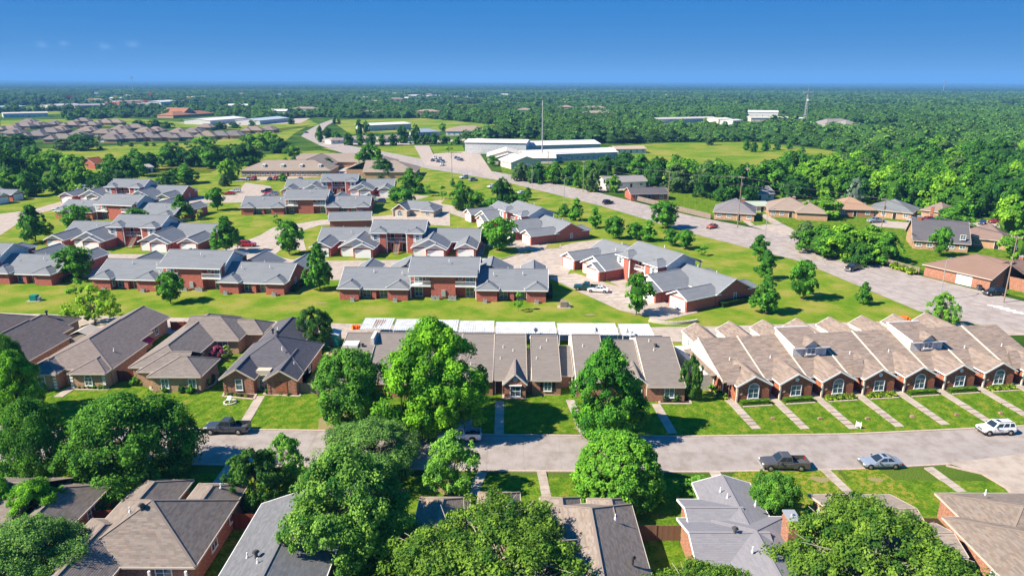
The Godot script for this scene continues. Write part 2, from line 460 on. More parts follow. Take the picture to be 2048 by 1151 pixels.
func proto_tree(kind: String) -> Node3D:
	if protos.has(kind):
		return protos[kind]
	var k: Array = tree_kinds()[kind]
	rng.seed = hash(kind)
	var o := Node3D.new()
	o.name = "tree"
	var t := Shape.new()
	t.col = Color(1, 1, 1)
	limbs(t, k[1], k[2], k[3], k[11], k[12], 0.92 if kind == "oak" else 0.75)
	var c := Shape.new()
	if kind.begins_with("belt") or kind == "spruce" or kind in ["court_pear", "court_round", "court_cone"]:
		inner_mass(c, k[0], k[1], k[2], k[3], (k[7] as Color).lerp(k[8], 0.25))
	crown(c, k[0], k[1], k[2], k[3], k[4], k[5], k[6], k[7], k[8], k[9], k[10], k[14])
	if kind == "oak":   # pale branches showing through the open crown
		for q in 90:
			var y := 0.25 + 0.55 * rng.randf()
			var a := rng.randf() * TAU
			var rad: float = envelope(k[0], y) * k[2]
			var h0: float = k[1] * k[3] + k[1] * (1.0 - k[3]) * y
			var p0 := Vector3(cos(a) * rad * 0.4, h0 * 0.84, sin(a) * rad * 0.4)
			for j in 4:
				a += rng.randfn(0.0, 0.13)
				var f := 0.4 + 0.14 * (j + 1)
				var p1 := Vector3(cos(a) * rad * f, h0 * (0.84 + 0.04 * (j + 1)) + 0.55 * rng.randf(), sin(a) * rad * f)
				t.tube(p0, p1, 0.10 - 0.022 * j, 0.078 - 0.022 * j, 4, false)
				p0 = p1
	# the crown's true reach, leaving out the few outermost leaves
	var ys := PackedFloat32Array()
	var rs := PackedFloat32Array()
	for q in range(0, c.v.size(), 9):
		ys.append(c.v[q].y)
		rs.append(Vector2(c.v[q].x, c.v[q].z).length())
	ys.sort()
	rs.sort()
	reach[kind] = Vector2(rs[int(rs.size() * 0.975)], ys[int(ys.size() * 0.985)])
	part("trunk", t, mats[k[13]], o)
	part("crown", c, mats["leaf"], o)
	protos[kind] = o
	return o

func tree(called: String, kind: String, label: String, x: float, z: float, h: float, w: float, group := "", turn := -1.0) -> Node3D:
	var o: Node3D = proto_tree(kind).duplicate()
	o.name = numbered(called)
	add_child(o)
	o.position = Vector3(x, 0, z)
	o.rotation_degrees.y = turn if turn >= 0.0 else fposmod(x * 37.0 + z * 91.0, 360.0)
	var s: float = w / (2.0 * reach[kind].x)
	o.scale = Vector3(s, h / reach[kind].y, s)
	tag(o, label, "tree", group)
	return o

# a belt of trees: each a tree of its own, told by its place counted from the left
func belt(phrase: String, group: String, spots: Array) -> void:
	var words := {"belt_dark": "dark green", "belt_mid": "mid green", "belt_light": "bright green", "belt_grey": "grey-green", "spruce": "silvery"}
	var ranks := int(ceil(spots.size() / 18.0))
	spots.sort_custom(func(a, b): return a[1] > b[1])
	for r in ranks:
		var some := spots.slice(spots.size() * r / ranks, spots.size() * (r + 1) / ranks)
		some.sort_custom(func(a, b): return a[0] / -a[1] < b[0] / -b[1])
		for k in some.size():
			var s: Array = some[k]
			var where := "" if ranks == 1 else "front rank of " if r == 0 else "rearmost rank of " if r == ranks - 1 else "%s rank of " % ordinal(r)
			tree("conifer_tree" if s[4] == "spruce" else "broad_tree", s[4], "%s tree, %s from left, %s%s" % [words[s[4]], ordinal(k), where, phrase], s[0], s[1], s[2], s[3], group)

func belt_kind() -> String:
	var q := rng.randf()
	return "belt_dark" if q < 0.34 else "belt_mid" if q < 0.68 else "belt_light" if q < 0.86 else "belt_grey"

func fill_belt(zone: Array, gap: float, size: float, seed_: int, away := []) -> Array:
	rng.seed = seed_
	var poly := PackedVector2Array()
	var lo := Vector2(1e9, 1e9)
	var hi := -lo
	for q in zone:
		poly.append(q); lo = lo.min(q); hi = hi.max(q)
	var out := []
	var z := lo.y
	while z < hi.y:
		var x := lo.x
		while x < hi.x:
			var q := Vector2(x + (rng.randf() - 0.5) * gap * 0.9, z + (rng.randf() - 0.5) * gap * 0.9)
			if Geometry2D.is_point_in_polygon(q, poly):
				var ok := true
				for a in away:
					if q.distance_to(a[0]) < a[1]:
						ok = false
				if ok:
					var w := size * (0.75 + 0.6 * rng.randf())
					out.append([q.x, q.y, w * (0.72 + 0.3 * rng.randf()), w, belt_kind()])
			x += gap
		z += gap
	return out

func bush_mesh(kind: String) -> ArrayMesh:
	if pieces.has(kind):
		return pieces[kind]
	rng.seed = hash(kind)
	var s := Shape.new()
	match kind:
		"bush": 
			inner_mass(s, "round", 1.0, 0.6, 0.0, Color(0.03, 0.09, 0.012), 0.8)
			crown(s, "round", 1.0, 0.6, 0.02, 40, 22, 0.13, Color(0.03, 0.105, 0.012), Color(0.10, 0.235, 0.02), 0.25, 0.4)
		"bush_yellow": 
			inner_mass(s, "round", 1.0, 0.6, 0.0, Color(0.08, 0.13, 0.012), 0.8)
			crown(s, "round", 1.0, 0.6, 0.02, 40, 22, 0.13, Color(0.085, 0.16, 0.012), Color(0.23, 0.33, 0.02), 0.25, 0.4)
		"bush_dark": 
			inner_mass(s, "round", 1.0, 0.6, 0.0, Color(0.016, 0.05, 0.012), 0.8)
			crown(s, "round", 1.0, 0.6, 0.02, 40, 22, 0.14, Color(0.016, 0.06, 0.012), Color(0.05, 0.13, 0.018), 0.25, 0.3)
		"bush_plum": 
			crown(s, "round", 1.0, 0.6, 0.02, 40, 22, 0.16, Color(0.10, 0.02, 0.035), Color(0.32, 0.07, 0.13), 0.25, 0.4)
		"hedge", "hedge_dark":  # one metre of clipped hedge, 1 high and 1 deep
			var dk := Color(0.055, 0.135, 0.012) if kind == "hedge" else Color(0.02, 0.06, 0.014)
			var lt := Color(0.15, 0.28, 0.02) if kind == "hedge" else Color(0.06, 0.13, 0.022)
			s.col = dk
			s.box(Vector3(-0.47, 0, -0.45), Vector3(0.47, 0.92, 0.45))
			for q in 420:
				var p := Vector3(rng.randf() - 0.5, rng.randf(), rng.randf() - 0.5)
				var side := rng.randi() % 6
				var nn := Vector3.UP
				if side < 3: p.y = 0.95 + 0.06 * rng.randf()
				elif side < 5: p.z = 0.48 + 0.05 * rng.randf(); nn = Vector3(0, 0, 1)
				else: p.x = (0.5 if q % 2 else -0.5); nn = Vector3(signf(p.x), 0, 0)
				if side == 4: p.z = -p.z; nn = -nn
				nn = (nn + Vector3(rng.randf() - 0.5, rng.randf() - 0.5, rng.randf() - 0.5)).normalized()
				var a := nn.cross(Vector3(rng.randf(), rng.randf(), rng.randf() - 0.5)).normalized()
				var w := 0.8 + 0.4 * rng.randf()
				var cc := dk.lerp(lt, rng.randf())
				s.col = Color(cc.r * w, cc.g * w, cc.b * w)
				s.leaf(p, a * 0.09, nn.cross(a) * 0.06, nn)
	pieces[kind] = s.mesh(mats["leaf"])
	return pieces[kind]

func bush(kind: String, label: String, x: float, z: float, w: float, h: float, group := "") -> void:
	var o := part(numbered("shrub"), bush_mesh(kind), null, self)
	o.position = Vector3(x, 0, z)
	o.rotation_degrees.y = fposmod(x * 71.0 + z * 13.0, 360.0)
	o.scale = Vector3(w / 1.25, h, w / 1.25)
	tag(o, label, "shrub", group)

func hedge(label: String, x: float, z: float, yaw: float, length: float, deep: float, high: float, kind := "hedge", group := "") -> void:
	var o := part(numbered("hedge"), bush_mesh(kind), null, self)
	o.position = Vector3(x, 0, z)
	o.rotation_degrees.y = yaw
	o.scale = Vector3(length, high, deep)
	tag(o, label, "hedge", group)

# ---------------------------------------------------------------- building pieces
# shingle courses on a roof plane: every course is a row of tabs, lower edge proud, each tab with its own tone
func shingles(s: Shape, pts: PackedVector3Array, course: float, tab: float, base: Color, vary: float) -> void:
	var nn := (pts[2] - pts[0]).cross(pts[1] - pts[0])
	if nn.length() < 1e-5:
		return
	nn = nn.normalized()
	if nn.y < 0:
		nn = -nn
	s.col = base
	s.face(pts, Vector3.UP)
	var along := Vector3.UP.cross(nn)
	if along.length() < 1e-4:
		return
	along = along.normalized()
	var up := along.cross(nn).normalized()
	if up.y < 0:
		up = -up
	var o := pts[0]
	var lo := 1e9
	var hi := -1e9
	var flat := PackedVector2Array()
	for p in pts:
		var q := Vector2((p - o).dot(along), (p - o).dot(up))
		flat.append(q)
		lo = minf(lo, q.y); hi = maxf(hi, q.y)
	var rows := int(ceil((hi - lo) / course))
	for k in rows:
		var t0 := lo + course * k
		var t1 := minf(t0 + course, hi)
		var a := span(flat, t0 + 0.01)
		var b := span(flat, t1 - 0.01)
		var width := maxf(a.y - a.x, b.y - b.x)
		if width < 0.05:
			continue
		var count := maxi(1, int(width / tab))
		var row_tone := 1.0 + (rng.randf() - 0.5) * vary * 0.3
		var shift := rng.randf() * 0.8 / count
		var f0 := 0.0
		for j in count:
			var f1 := 1.0 if j == count - 1 else (j + 0.6 + shift * count * 0.5) / count
			var w := row_tone + (rng.randf() - 0.5) * vary
			var warm := (rng.randf() - 0.5) * vary * 0.25
			s.col = Color(base.r * (w + warm), base.g * w, base.b * (w - warm))
			var p0 := o + along * lerpf(a.x, a.y, f0) + up * t0 + nn * 0.018
			var p1 := o + along * lerpf(a.x, a.y, f1) + up * t0 + nn * 0.018
			var p2 := o + along * lerpf(b.x, b.y, f1) + up * t1 + nn * 0.006
			var p3 := o + along * lerpf(b.x, b.y, f0) + up * t1 + nn * 0.006
			s.quad(p0, p1, p2, p3, nn)
			s.quad(p0, p1, p1 - nn * 0.016, p0 - nn * 0.016, -up)
			f0 = f1

func span(poly: PackedVector2Array, t: float) -> Vector2:
	var lo := 1e9
	var hi := -1e9
	for k in poly.size():
		var a := poly[k]
		var b := poly[(k + 1) % poly.size()]
		if (a.y - t) * (b.y - t) <= 0.0 and absf(a.y - b.y) > 1e-6:
			var x := lerpf(a.x, b.x, (t - a.y) / (b.y - a.y))
			lo = minf(lo, x); hi = maxf(hi, x)
	return Vector2(lo, hi) if hi >= lo else Vector2.ZERO

# a building's shell: wings of [x0, x1, z0, z1, eave, slope, ridge axis, end A, end B]; ends: h hip, g gable, n runs into something
func shell(root: Node3D, wings: Array, wall: String, tone: Color, o := {}) -> void:
	var w := Shape.new()
	var trim := Shape.new()
	var ov: float = o.get("ov", 0.45)
	var course: float = o.get("course", 0.3)
	var tab: float = o.get("tab", 0.9)
	var vary: float = o.get("vary", 0.22)
	tone = Color(tone.r * 0.92, tone.g * 0.92, tone.b * 0.92)
	rng.seed = hash(root.name)
	for g in wings:
		var eave: float = g[4]
		var slope: float = g[5]
		var along_x: bool = g[6] == "x"
		w.walls(g[0], g[1], g[2], g[3], o.get("foot", 0.0), eave)
		var u0: float = g[0] if along_x else g[2]
		var u1: float = g[1] if along_x else g[3]
		var v0: float = g[2] if along_x else g[0]
		var v1: float = g[3] if along_x else g[1]
		var P := func(u: float, y: float, v: float) -> Vector3: return Vector3(u, y, v) if along_x else Vector3(v, y, u)
		var uo0 := u0 - (0.0 if g[7] == "n" else ov)
		var uo1 := u1 + (0.0 if g[8] == "n" else ov)
		var half := (v1 - v0) / 2.0 + ov
		var vc := (v0 + v1) / 2.0
		var eo := eave - slope * ov + 0.12
		var r := eo + slope * half
		var ia := minf(half, (uo1 - uo0) / 2.0) if g[7] == "h" else 0.0
		var ib := minf(half, (uo1 - uo0) / 2.0) if g[8] == "h" else 0.0
		var s := Shape.new()
		var caps := Shape.new()
		caps.col = Color(tone.r * 1.15, tone.g * 1.13, tone.b * 1.12)
		for side in [-1.0, 1.0]:
			var ve: float = vc + side * half
			shingles(s, PackedVector3Array([P.call(uo0, eo, ve), P.call(uo1, eo, ve), P.call(uo1 - ib, r, vc), P.call(uo0 + ia, r, vc)]), course, tab, tone, vary)
			trim.beam(P.call(uo0, eo - 0.08, ve + side * 0.03), P.call(uo1, eo - 0.08, ve + side * 0.03), 0.06, 0.2)
		caps.beam(P.call(uo0 + ia, r + 0.03, vc), P.call(uo1 - ib, r + 0.03, vc), 0.26, 0.05)
		for end in 2:
			var ue: float = uo0 if end == 0 else uo1
			var uw: float = u0 if end == 0 else u1
			var way: float = -1.0 if end == 0 else 1.0
			var kind: String = g[7 + end]
			if kind == "h":
				var ur: float = uo0 + ia if end == 0 else uo1 - ib
				shingles(s, PackedVector3Array([P.call(ue, eo, vc - half), P.call(ue, eo, vc + half), P.call(ur, r, vc)]), course, tab, tone, vary)
				trim.beam(P.call(ue + way * 0.03, eo - 0.08, vc - half), P.call(ue + way * 0.03, eo - 0.08, vc + half), 0.06, 0.2)
				for side in [-1.0, 1.0]:
					caps.beam(P.call(ue, eo + 0.03, vc + side * half), P.call(ur, r + 0.03, vc), 0.24, 0.05)
			elif kind == "g":
				var gab := Shape.new()
				gab.face(PackedVector3Array([P.call(uw, eave, v0), P.call(uw, eave, v1), P.call(uw, eave + slope * (v1 - v0) / 2.0, vc)]), P.call(way, 0, 0))
				part("gable", gab, mats[o.get("gable", wall)], root)
				for side in [-1.0, 1.0]:
					trim.beam(P.call(ue + way * 0.03, eo - 0.08, vc + side * half), P.call(ue + way * 0.03, r - 0.08, vc), 0.06, 0.24)
		part("ridge_cap", caps, mats["shingle"], part("roof", s, mats["shingle"], root))
	part("wall", w, mats[wall], root)
	part("fascia", trim, mats[o.get("trim", "white")], root)

# windows and doors are set 3 cm proud of the wall they stand in; yaw 0 faces +z
func opening(root: Node, kind: String, x: float, y: float, z: float, yaw: float, w: float, h: float, frame := "white") -> void:
	var key := "%s %.2f %.2f %s" % [kind, w, h, frame]
	if not pieces.has(key):
		var f := Shape.new()
		var p := Shape.new()
		match kind:
			"window":
				var b := 0.09
				f.box(Vector3(-w / 2, 0, -0.05), Vector3(w / 2, b, 0.07)); f.box(Vector3(-w / 2, h - b, -0.05), Vector3(w / 2, h, 0.07))
				f.box(Vector3(-w / 2, b, -0.05), Vector3(-w / 2 + b, h - b, 0.07)); f.box(Vector3(w / 2 - b, b, -0.05), Vector3(w / 2, h - b, 0.07))
				f.box(Vector3(-w / 2 + b, h * 0.5 - 0.025, -0.05), Vector3(w / 2 - b, h * 0.5 + 0.025, 0.055))
				if w > 1.1:
					f.box(Vector3(-0.03, b, -0.05), Vector3(0.03, h * 0.5 - 0.025, 0.055)); f.box(Vector3(-0.03, h * 0.5 + 0.025, -0.05), Vector3(0.03, h - b, 0.055))
				f.box(Vector3(-w / 2 - 0.06, -0.08, -0.05), Vector3(w / 2 + 0.06, 0.0, 0.1))
				p.quad(Vector3(-w / 2 + b, b, 0.02), Vector3(w / 2 - b, b, 0.02), Vector3(w / 2 - b, h - b, 0.02), Vector3(-w / 2 + b, h - b, 0.02), Vector3(0, 0, 1))
			"arch":
				var b := 0.10
				var hs := h - w / 2
				f.box(Vector3(-w / 2, 0, -0.05), Vector3(w / 2, b, 0.07))
				f.box(Vector3(-w / 2, b, -0.05), Vector3(-w / 2 + b, hs, 0.07)); f.box(Vector3(w / 2 - b, b, -0.05), Vector3(w / 2, hs, 0.07))
				f.box(Vector3(-w / 2 + b, hs - 0.05, -0.05), Vector3(w / 2 - b, hs + 0.03, 0.055))
				f.box(Vector3(-0.03, b, -0.05), Vector3(0.03, hs - 0.05, 0.055)); f.box(Vector3(-w / 2 + b, hs * 0.5, -0.05), Vector3(-0.03, hs * 0.5 + 0.05, 0.05)); f.box(Vector3(0.03, hs * 0.5, -0.05), Vector3(w / 2 - b, hs * 0.5 + 0.05, 0.05))
				f.box(Vector3(-w / 2 - 0.08, -0.08, -0.05), Vector3(w / 2 + 0.08, 0.0, 0.1))
				var pts := PackedVector3Array([Vector3(-w / 2 + b, b, 0.02), Vector3(w / 2 - b, b, 0.02)])
				for k in 9:
					var a := PI * k / 8.0
					pts.append(Vector3(cos(a) * (w / 2 - b), hs + sin(a) * (w / 2 - b), 0.02))
					if k < 8:
						var e := PI * (k + 1) / 8.0
						f.beam(Vector3(cos(a), sin(a), 0) * (w / 2 - b / 2) + Vector3(0, hs, 0.01), Vector3(cos(e), sin(e), 0) * (w / 2 - b / 2) + Vector3(0, hs, 0.01), 0.12, b)
				p.face(pts, Vector3(0, 0, 1))
			"garage_door":
				f.box(Vector3(-w / 2 - 0.1, h, -0.05), Vector3(w / 2 + 0.1, h + 0.12, 0.06)); f.box(Vector3(-w / 2 - 0.1, 0, -0.05), Vector3(-w / 2, h, 0.06)); f.box(Vector3(w / 2, 0, -0.05), Vector3(w / 2 + 0.1, h, 0.06))
				for k in 4:
					p.box(Vector3(-w / 2, h * k / 4.0 + 0.015, -0.05), Vector3(w / 2, h * (k + 1) / 4.0 - 0.015, 0.03))
			"door":
				f.box(Vector3(-w / 2 - 0.08, h, -0.05), Vector3(w / 2 + 0.08, h + 0.1, 0.07)); f.box(Vector3(-w / 2 - 0.08, 0, -0.05), Vector3(-w / 2, h, 0.07)); f.box(Vector3(w / 2, 0, -0.05), Vector3(w / 2 + 0.08, h, 0.07))
				p.box(Vector3(-w / 2, 0.02, -0.05), Vector3(w / 2, h, 0.03))
				p.box(Vector3(-w * 0.3, h * 0.12, 0.02), Vector3(w * 0.3, h * 0.42, 0.045)); p.box(Vector3(-w * 0.3, h * 0.52, 0.02), Vector3(w * 0.3, h * 0.9, 0.045))
			"round_vent":
				for k in 12:
					var a := TAU * k / 12.0
					var e := TAU * (k + 1) / 12.0
					f.beam(Vector3(cos(a), sin(a), 0) * w / 2, Vector3(cos(e), sin(e), 0) * w / 2, 0.1, 0.12)
				for k in 3:
					p.box(Vector3(-w * 0.4, -w * 0.3 + k * w * 0.22, -0.02), Vector3(w * 0.4, -w * 0.3 + k * w * 0.22 + 0.07, 0.03))
		pieces[key] = [f.mesh(null), p.mesh(null)]
	var called: String = {"window": "window", "arch": "arched_window", "garage_door": "garage_door", "door": "door", "round_vent": "gable_vent"}[kind]
	var inner: String = {"window": "pane", "arch": "pane", "garage_door": "door_panel", "door": "door_leaf", "round_vent": "slat"}[kind]
	var o := part(called, pieces[key][0], mats[frame], root)
	o.position = Vector3(x, y, z)
	o.rotation_degrees.y = yaw
	part(inner, pieces[key][1], mats["pane" if inner == "pane" else "door_dark" if kind == "door" else "white"], o)

func vents(root: Node, spots: Array) -> void:  # [x, y, z, kind]: pipes and turbine vents on a roof
	for q in spots:
		var s := Shape.new()
		if q[3] == "pipe":
			s.tube(Vector3(0, -0.3, 0), Vector3(0, 0.45, 0), 0.06, 0.06, 6)
			s.tube(Vector3(0, -0.1, 0), Vector3(0, 0.1, 0), 0.16, 0.09, 6)
		else:
			s.tube(Vector3(0, -0.3, 0), Vector3(0, 0.3, 0), 0.16, 0.16, 10)
			s.tube(Vector3(0, 0.3, 0), Vector3(0, 0.42, 0), 0.22, 0.34, 10)
			s.tube(Vector3(0, 0.42, 0), Vector3(0, 0.62, 0), 0.34, 0.16, 10)
		var o := part("vent_pipe" if q[3] == "pipe" else "turbine_vent", s, mats["white" if q[3] == "pipe" else "steel_dark"], root)
		o.position = Vector3(q[0], q[1], q[2])

func chimney(root: Node, x: float, z: float, w: float, d: float, h: float, brick := "brick_brown") -> void:
	var s := Shape.new()
	s.box(Vector3(x - w / 2, 0, z - d / 2), Vector3(x + w / 2, h, z + d / 2))
	s.box(Vector3(x - w / 2 - 0.06, h - 0.6, z - d / 2 - 0.06), Vector3(x + w / 2 + 0.06, h - 0.35, z + d / 2 + 0.06))
	var o := part("chimney", s, mats[brick], root)
	var c := Shape.new()
	c.box(Vector3(x - w / 2 - 0.1, h + 0.002, z - d / 2 - 0.1), Vector3(x + w / 2 + 0.1, h + 0.16, z + d / 2 + 0.1))
	c.tube(Vector3(x, h + 0.16, z), Vector3(x, h + 0.4, z), 0.14, 0.14, 8)
	part("chimney_cap", c, mats["steel"], o)

func piece(called: String, root: Node, lo: Vector3, hi: Vector3, m: String) -> MeshInstance3D:
	var s := Shape.new()
	s.box(lo, hi)
	return part(called, s, mats[m], root)

func fence(label: String, a: Vector2, b: Vector2, high: float, m: String, group := "") -> void:
	var o := thing("wood_fence", label, "fence", Vector3(a.x, 0, a.y), -rad_to_deg(atan2(b.y - a.y, b.x - a.x)), group)
	var length := a.distance_to(b)
	var bays := maxi(1, int(length / 2.5))
	var step := length / bays
	for k in bays + 1:
		piece("post", o, Vector3(k * step - 0.06, 0, -0.06), Vector3(k * step + 0.06, high + 0.08, 0.06), m)
		if k < bays:
			piece("rail", o, Vector3(k * step + 0.06, high * 0.8, -0.075), Vector3((k + 1) * step - 0.06, high * 0.8 + 0.09, -0.03), m)
			var s := Shape.new()
			var planks := maxi(3, int(step / 0.3))
			for j in planks:
				var x0 := k * step + 0.065 + (step - 0.13) * j / planks
				var w := 0.85 + 0.3 * fposmod(sin(j * 12.9 + k * 78.2) * 43758.5, 1.0)
				s.col = Color(w, w, w)
				s.box(Vector3(x0, 0.05, -0.028 + 0.008 * (j % 2)), Vector3(x0 + (step - 0.13) / planks - 0.012, high - 0.03 * (1.0 if j % 3 == 1 else 0.0), 0.012 + 0.008 * (j % 2)))
			part("plank_panel", s, mats[m], o).set_meta("kind", "stuff")

# ---------------------------------------------------------------- vehicles: front towards -x, origin on the ground under the middle
func loft(s: Shape, stations: Array) -> void:  # [x, y bottom, y top, half width]
	var rings := []
	for q in stations:
		var ring := []
		var hgt: float = q[2] - q[1]
		for e in [[-0.86, 0.0], [-0.97, 0.18], [-1.0, 0.45], [-0.97, 0.78], [-0.80, 1.0], [0.80, 1.0], [0.97, 0.78], [1.0, 0.45], [0.97, 0.18], [0.86, 0.0]]:
			ring.append(Vector3(q[0], q[1] + hgt * e[1], q[3] * e[0]))
		rings.append(ring)
	for k in rings.size() - 1:
		for j in 10:
			var a: Vector3 = rings[k][j]
			var b: Vector3 = rings[k][(j + 1) % 10]
			var d: Vector3 = rings[k + 1][(j + 1) % 10]
			var e: Vector3 = rings[k + 1][j]
			var m: float = (stations[k][1] + stations[k][2]) / 2.0
			s.quad(a, b, d, e, Vector3(0, (a.y + b.y) / 2.0 - m, (a.z + b.z) / 2.0))
	for end in [0, rings.size() - 1]:
		var f := PackedVector3Array()
		for p in rings[end]:
			f.append(p)
		s.face(f, Vector3(-1 if end == 0 else 1, 0, 0))

func vehicle_proto(kind: String) -> Node3D:
	if protos.has(kind):
		return protos[kind]
	var o := Node3D.new()
	o.name = kind
	var body := Shape.new()
	var L: float = {"pickup": 5.8, "suv": 4.7, "sedan": 4.9}[kind]
	var hw: float = {"pickup": 0.98, "suv": 0.94, "sedan": 0.92}[kind]
	var f := -L / 2.0
	var cab: Array   # bottom x0, bottom x1, bottom y, top x0, top x1, top y, half width below, above
	match kind:
		"pickup":
			loft(body, [[f, 0.55, 0.98, hw * 0.86], [f + 0.12, 0.45, 1.06, hw * 0.95], [f + 0.5, 0.4, 1.12, hw], [f + 1.55, 0.38, 1.19, hw], [f + 1.75, 0.38, 1.22, hw], [0.8, 0.38, 1.22, hw], [0.82, 0.38, 1.22, hw]])
			cab = [-1.28, 0.78, 1.17, -0.55, 0.60, 1.88, 0.90, 0.72]
		"suv":
			loft(body, [[f, 0.5, 0.85, hw * 0.84], [f + 0.1, 0.42, 0.98, hw * 0.94], [f + 0.5, 0.36, 1.04, hw], [f + 1.35, 0.34, 1.1, hw], [L / 2 - 0.2, 0.36, 1.12, hw], [L / 2, 0.45, 1.05, hw * 0.93]])
			cab = [-1.05, 2.2, 1.05, -0.35, 1.98, 1.74, 0.86, 0.68]
		_:
			loft(body, [[f, 0.38, 0.62, hw * 0.78], [f + 0.12, 0.3, 0.74, hw * 0.9], [f + 0.55, 0.26, 0.82, hw], [f + 1.5, 0.25, 0.93, hw], [1.3, 0.26, 0.98, hw], [L / 2 - 0.5, 0.28, 0.96, hw * 0.98], [L / 2 - 0.1, 0.34, 0.88, hw * 0.9], [L / 2, 0.42, 0.76, hw * 0.84]])
			cab = [-1.05, 1.95, 0.9, 0.0, 0.95, 1.44, 0.83, 0.60]
	var P := func(x: float, y: float, z: float) -> Vector3: return Vector3(x, y, z)
	var lo: float = cab[2]
	var hi: float = cab[5]
	var q := PackedVector3Array([Vector3(cab[0], lo, -cab[6]), Vector3(cab[1], lo, -cab[6]), Vector3(cab[1], lo, cab[6]), Vector3(cab[0], lo, cab[6]),
		Vector3(cab[3], hi, -cab[7]), Vector3(cab[4], hi, -cab[7]), Vector3(cab[4], hi, cab[7]), Vector3(cab[3], hi, cab[7])])
	body.hexa(q)
	# a slightly crowned roof
	body.hexa(PackedVector3Array([Vector3(cab[3] + 0.02, hi, -cab[7] + 0.03), Vector3(cab[4] - 0.02, hi, -cab[7] + 0.03), Vector3(cab[4] - 0.02, hi, cab[7] - 0.03), Vector3(cab[3] + 0.02, hi, cab[7] - 0.03),
		Vector3(cab[3] + 0.14, hi + 0.05, -cab[7] + 0.16), Vector3(cab[4] - 0.14, hi + 0.05, -cab[7] + 0.16), Vector3(cab[4] - 0.14, hi + 0.05, cab[7] - 0.16), Vector3(cab[3] + 0.14, hi + 0.05, cab[7] - 0.16)]))
	# wheel arches' dark lips and sills belong to the body's underside
	part("body", body, null, o)
	if kind == "pickup":
		var bed := Shape.new()
		bed.box(Vector3(0.84, 0.40, -hw), Vector3(2.82, 1.2, -hw + 0.09)); bed.box(Vector3(0.84, 0.40, hw - 0.09), Vector3(2.82, 1.2, hw))
		part("bed_side", bed, null, o)
		piece("bed_floor", o, Vector3(0.84, 0.62, -hw + 0.09), Vector3(2.78, 0.7, hw - 0.09), "steel_dark")
		var gate := Shape.new()
		gate.box(Vector3(2.82, 0.5, -hw + 0.04), Vector3(2.9, 1.18, hw - 0.04))
		part("tailgate", gate, null, o)
	# glass, 8 mm proud of the cabin's faces
	var glass := func(a: Vector3, b: Vector3, d: Vector3, e: Vector3, toward: Vector3, called: String) -> void:
		var s := Shape.new()
		var nn := (d - a).cross(b - a).normalized()
		if nn.dot(toward) < 0: nn = -nn
		var m := (a + b + d + e) / 4.0
		s.quad(a + nn * 0.008, b + nn * 0.008, d + nn * 0.008, e + nn * 0.008, toward)
		part(called, s, mats["car_glass"], o)
	var mixp := func(i: int, j: int, k: int, l: int, u: float, v: float) -> Vector3:
		return q[i].lerp(q[j], u).lerp(q[k].lerp(q[l], u), v)   # between edge i-j (below) and k-l (above)
	glass.call(mixp.call(0, 3, 4, 7, 0.06, 0.1), mixp.call(0, 3, 4, 7, 0.94, 0.1), mixp.call(0, 3, 4, 7, 0.93, 0.93), mixp.call(0, 3, 4, 7, 0.07, 0.93), Vector3(-1, 0.5, 0), "windscreen")
	glass.call(mixp.call(1, 2, 5, 6, 0.08, 0.22), mixp.call(1, 2, 5, 6, 0.92, 0.22), mixp.call(1, 2, 5, 6, 0.9, 0.9), mixp.call(1, 2, 5, 6, 0.1, 0.9), Vector3(1, 0.3, 0), "rear_window")
	var cuts: Array = {"pickup": [[0.08, 0.50], [0.55, 0.93]], "suv": [[0.07, 0.37], [0.41, 0.68], [0.72, 0.95]], "sedan": [[0.10, 0.50], [0.54, 0.88]]}[kind]
	for side in 2:
		var ids: Array = [[0, 1, 4, 5], [3, 2, 7, 6]][side]
		for c in cuts:
			glass.call(mixp.call(ids[0], ids[1], ids[2], ids[3], c[0], 0.2), mixp.call(ids[0], ids[1], ids[2], ids[3], c[1], 0.2), mixp.call(ids[0], ids[1], ids[2], ids[3], c[1], 0.88), mixp.call(ids[0], ids[1], ids[2], ids[3], c[0] + 0.03, 0.88), Vector3(0, 0.2, -1 if side == 0 else 1), "side_window")
	if kind == "sedan":
		piece("sunroof", o, Vector3(0.15, 1.485, -0.36), Vector3(0.62, 1.497, 0.36), "car_glass")
	if kind == "suv":
		piece("sunroof", o, Vector3(-0.1, 1.785, -0.36), Vector3(0.4, 1.797, 0.36), "car_glass")
		for s in [-1.0, 1.0]:
			piece("roof_rail", o, Vector3(-0.1, 1.79, s * 0.58 - 0.03), Vector3(1.8, 1.84, s * 0.58 + 0.03), "steel_dark")
	var rw: float = {"pickup": 0.40, "suv": 0.37, "sedan": 0.34}[kind]
	for wx in [f + L * 0.165, L / 2 - L * 0.19]:
		for s in [-1.0, 1.0]:
			var arch := Shape.new()
			arch.tube(Vector3(wx, rw + 0.02, s * (hw - 0.25)), Vector3(wx, rw + 0.02, s * (hw + 0.004)), rw * 1.2, rw * 1.2, 14)
			part("wheel_arch", arch, mats["dark"], o)
			var t := Shape.new()
			t.tube(Vector3(wx, rw, s * (hw - 0.22)), Vector3(wx, rw, s * (hw + 0.02)), rw, rw, 14)
			var tyre := part("wheel", t, mats["rubber"], o)
			var r := Shape.new()
			r.tube(Vector3(wx, rw, s * (hw + 0.021)), Vector3(wx, rw, s * (hw + 0.035)), rw * 0.62, rw * 0.5, 10)
			part("rim", r, mats["rim"], tyre)
	var hy: float = {"pickup": 0.92, "suv": 0.82, "sedan": 0.62}[kind]
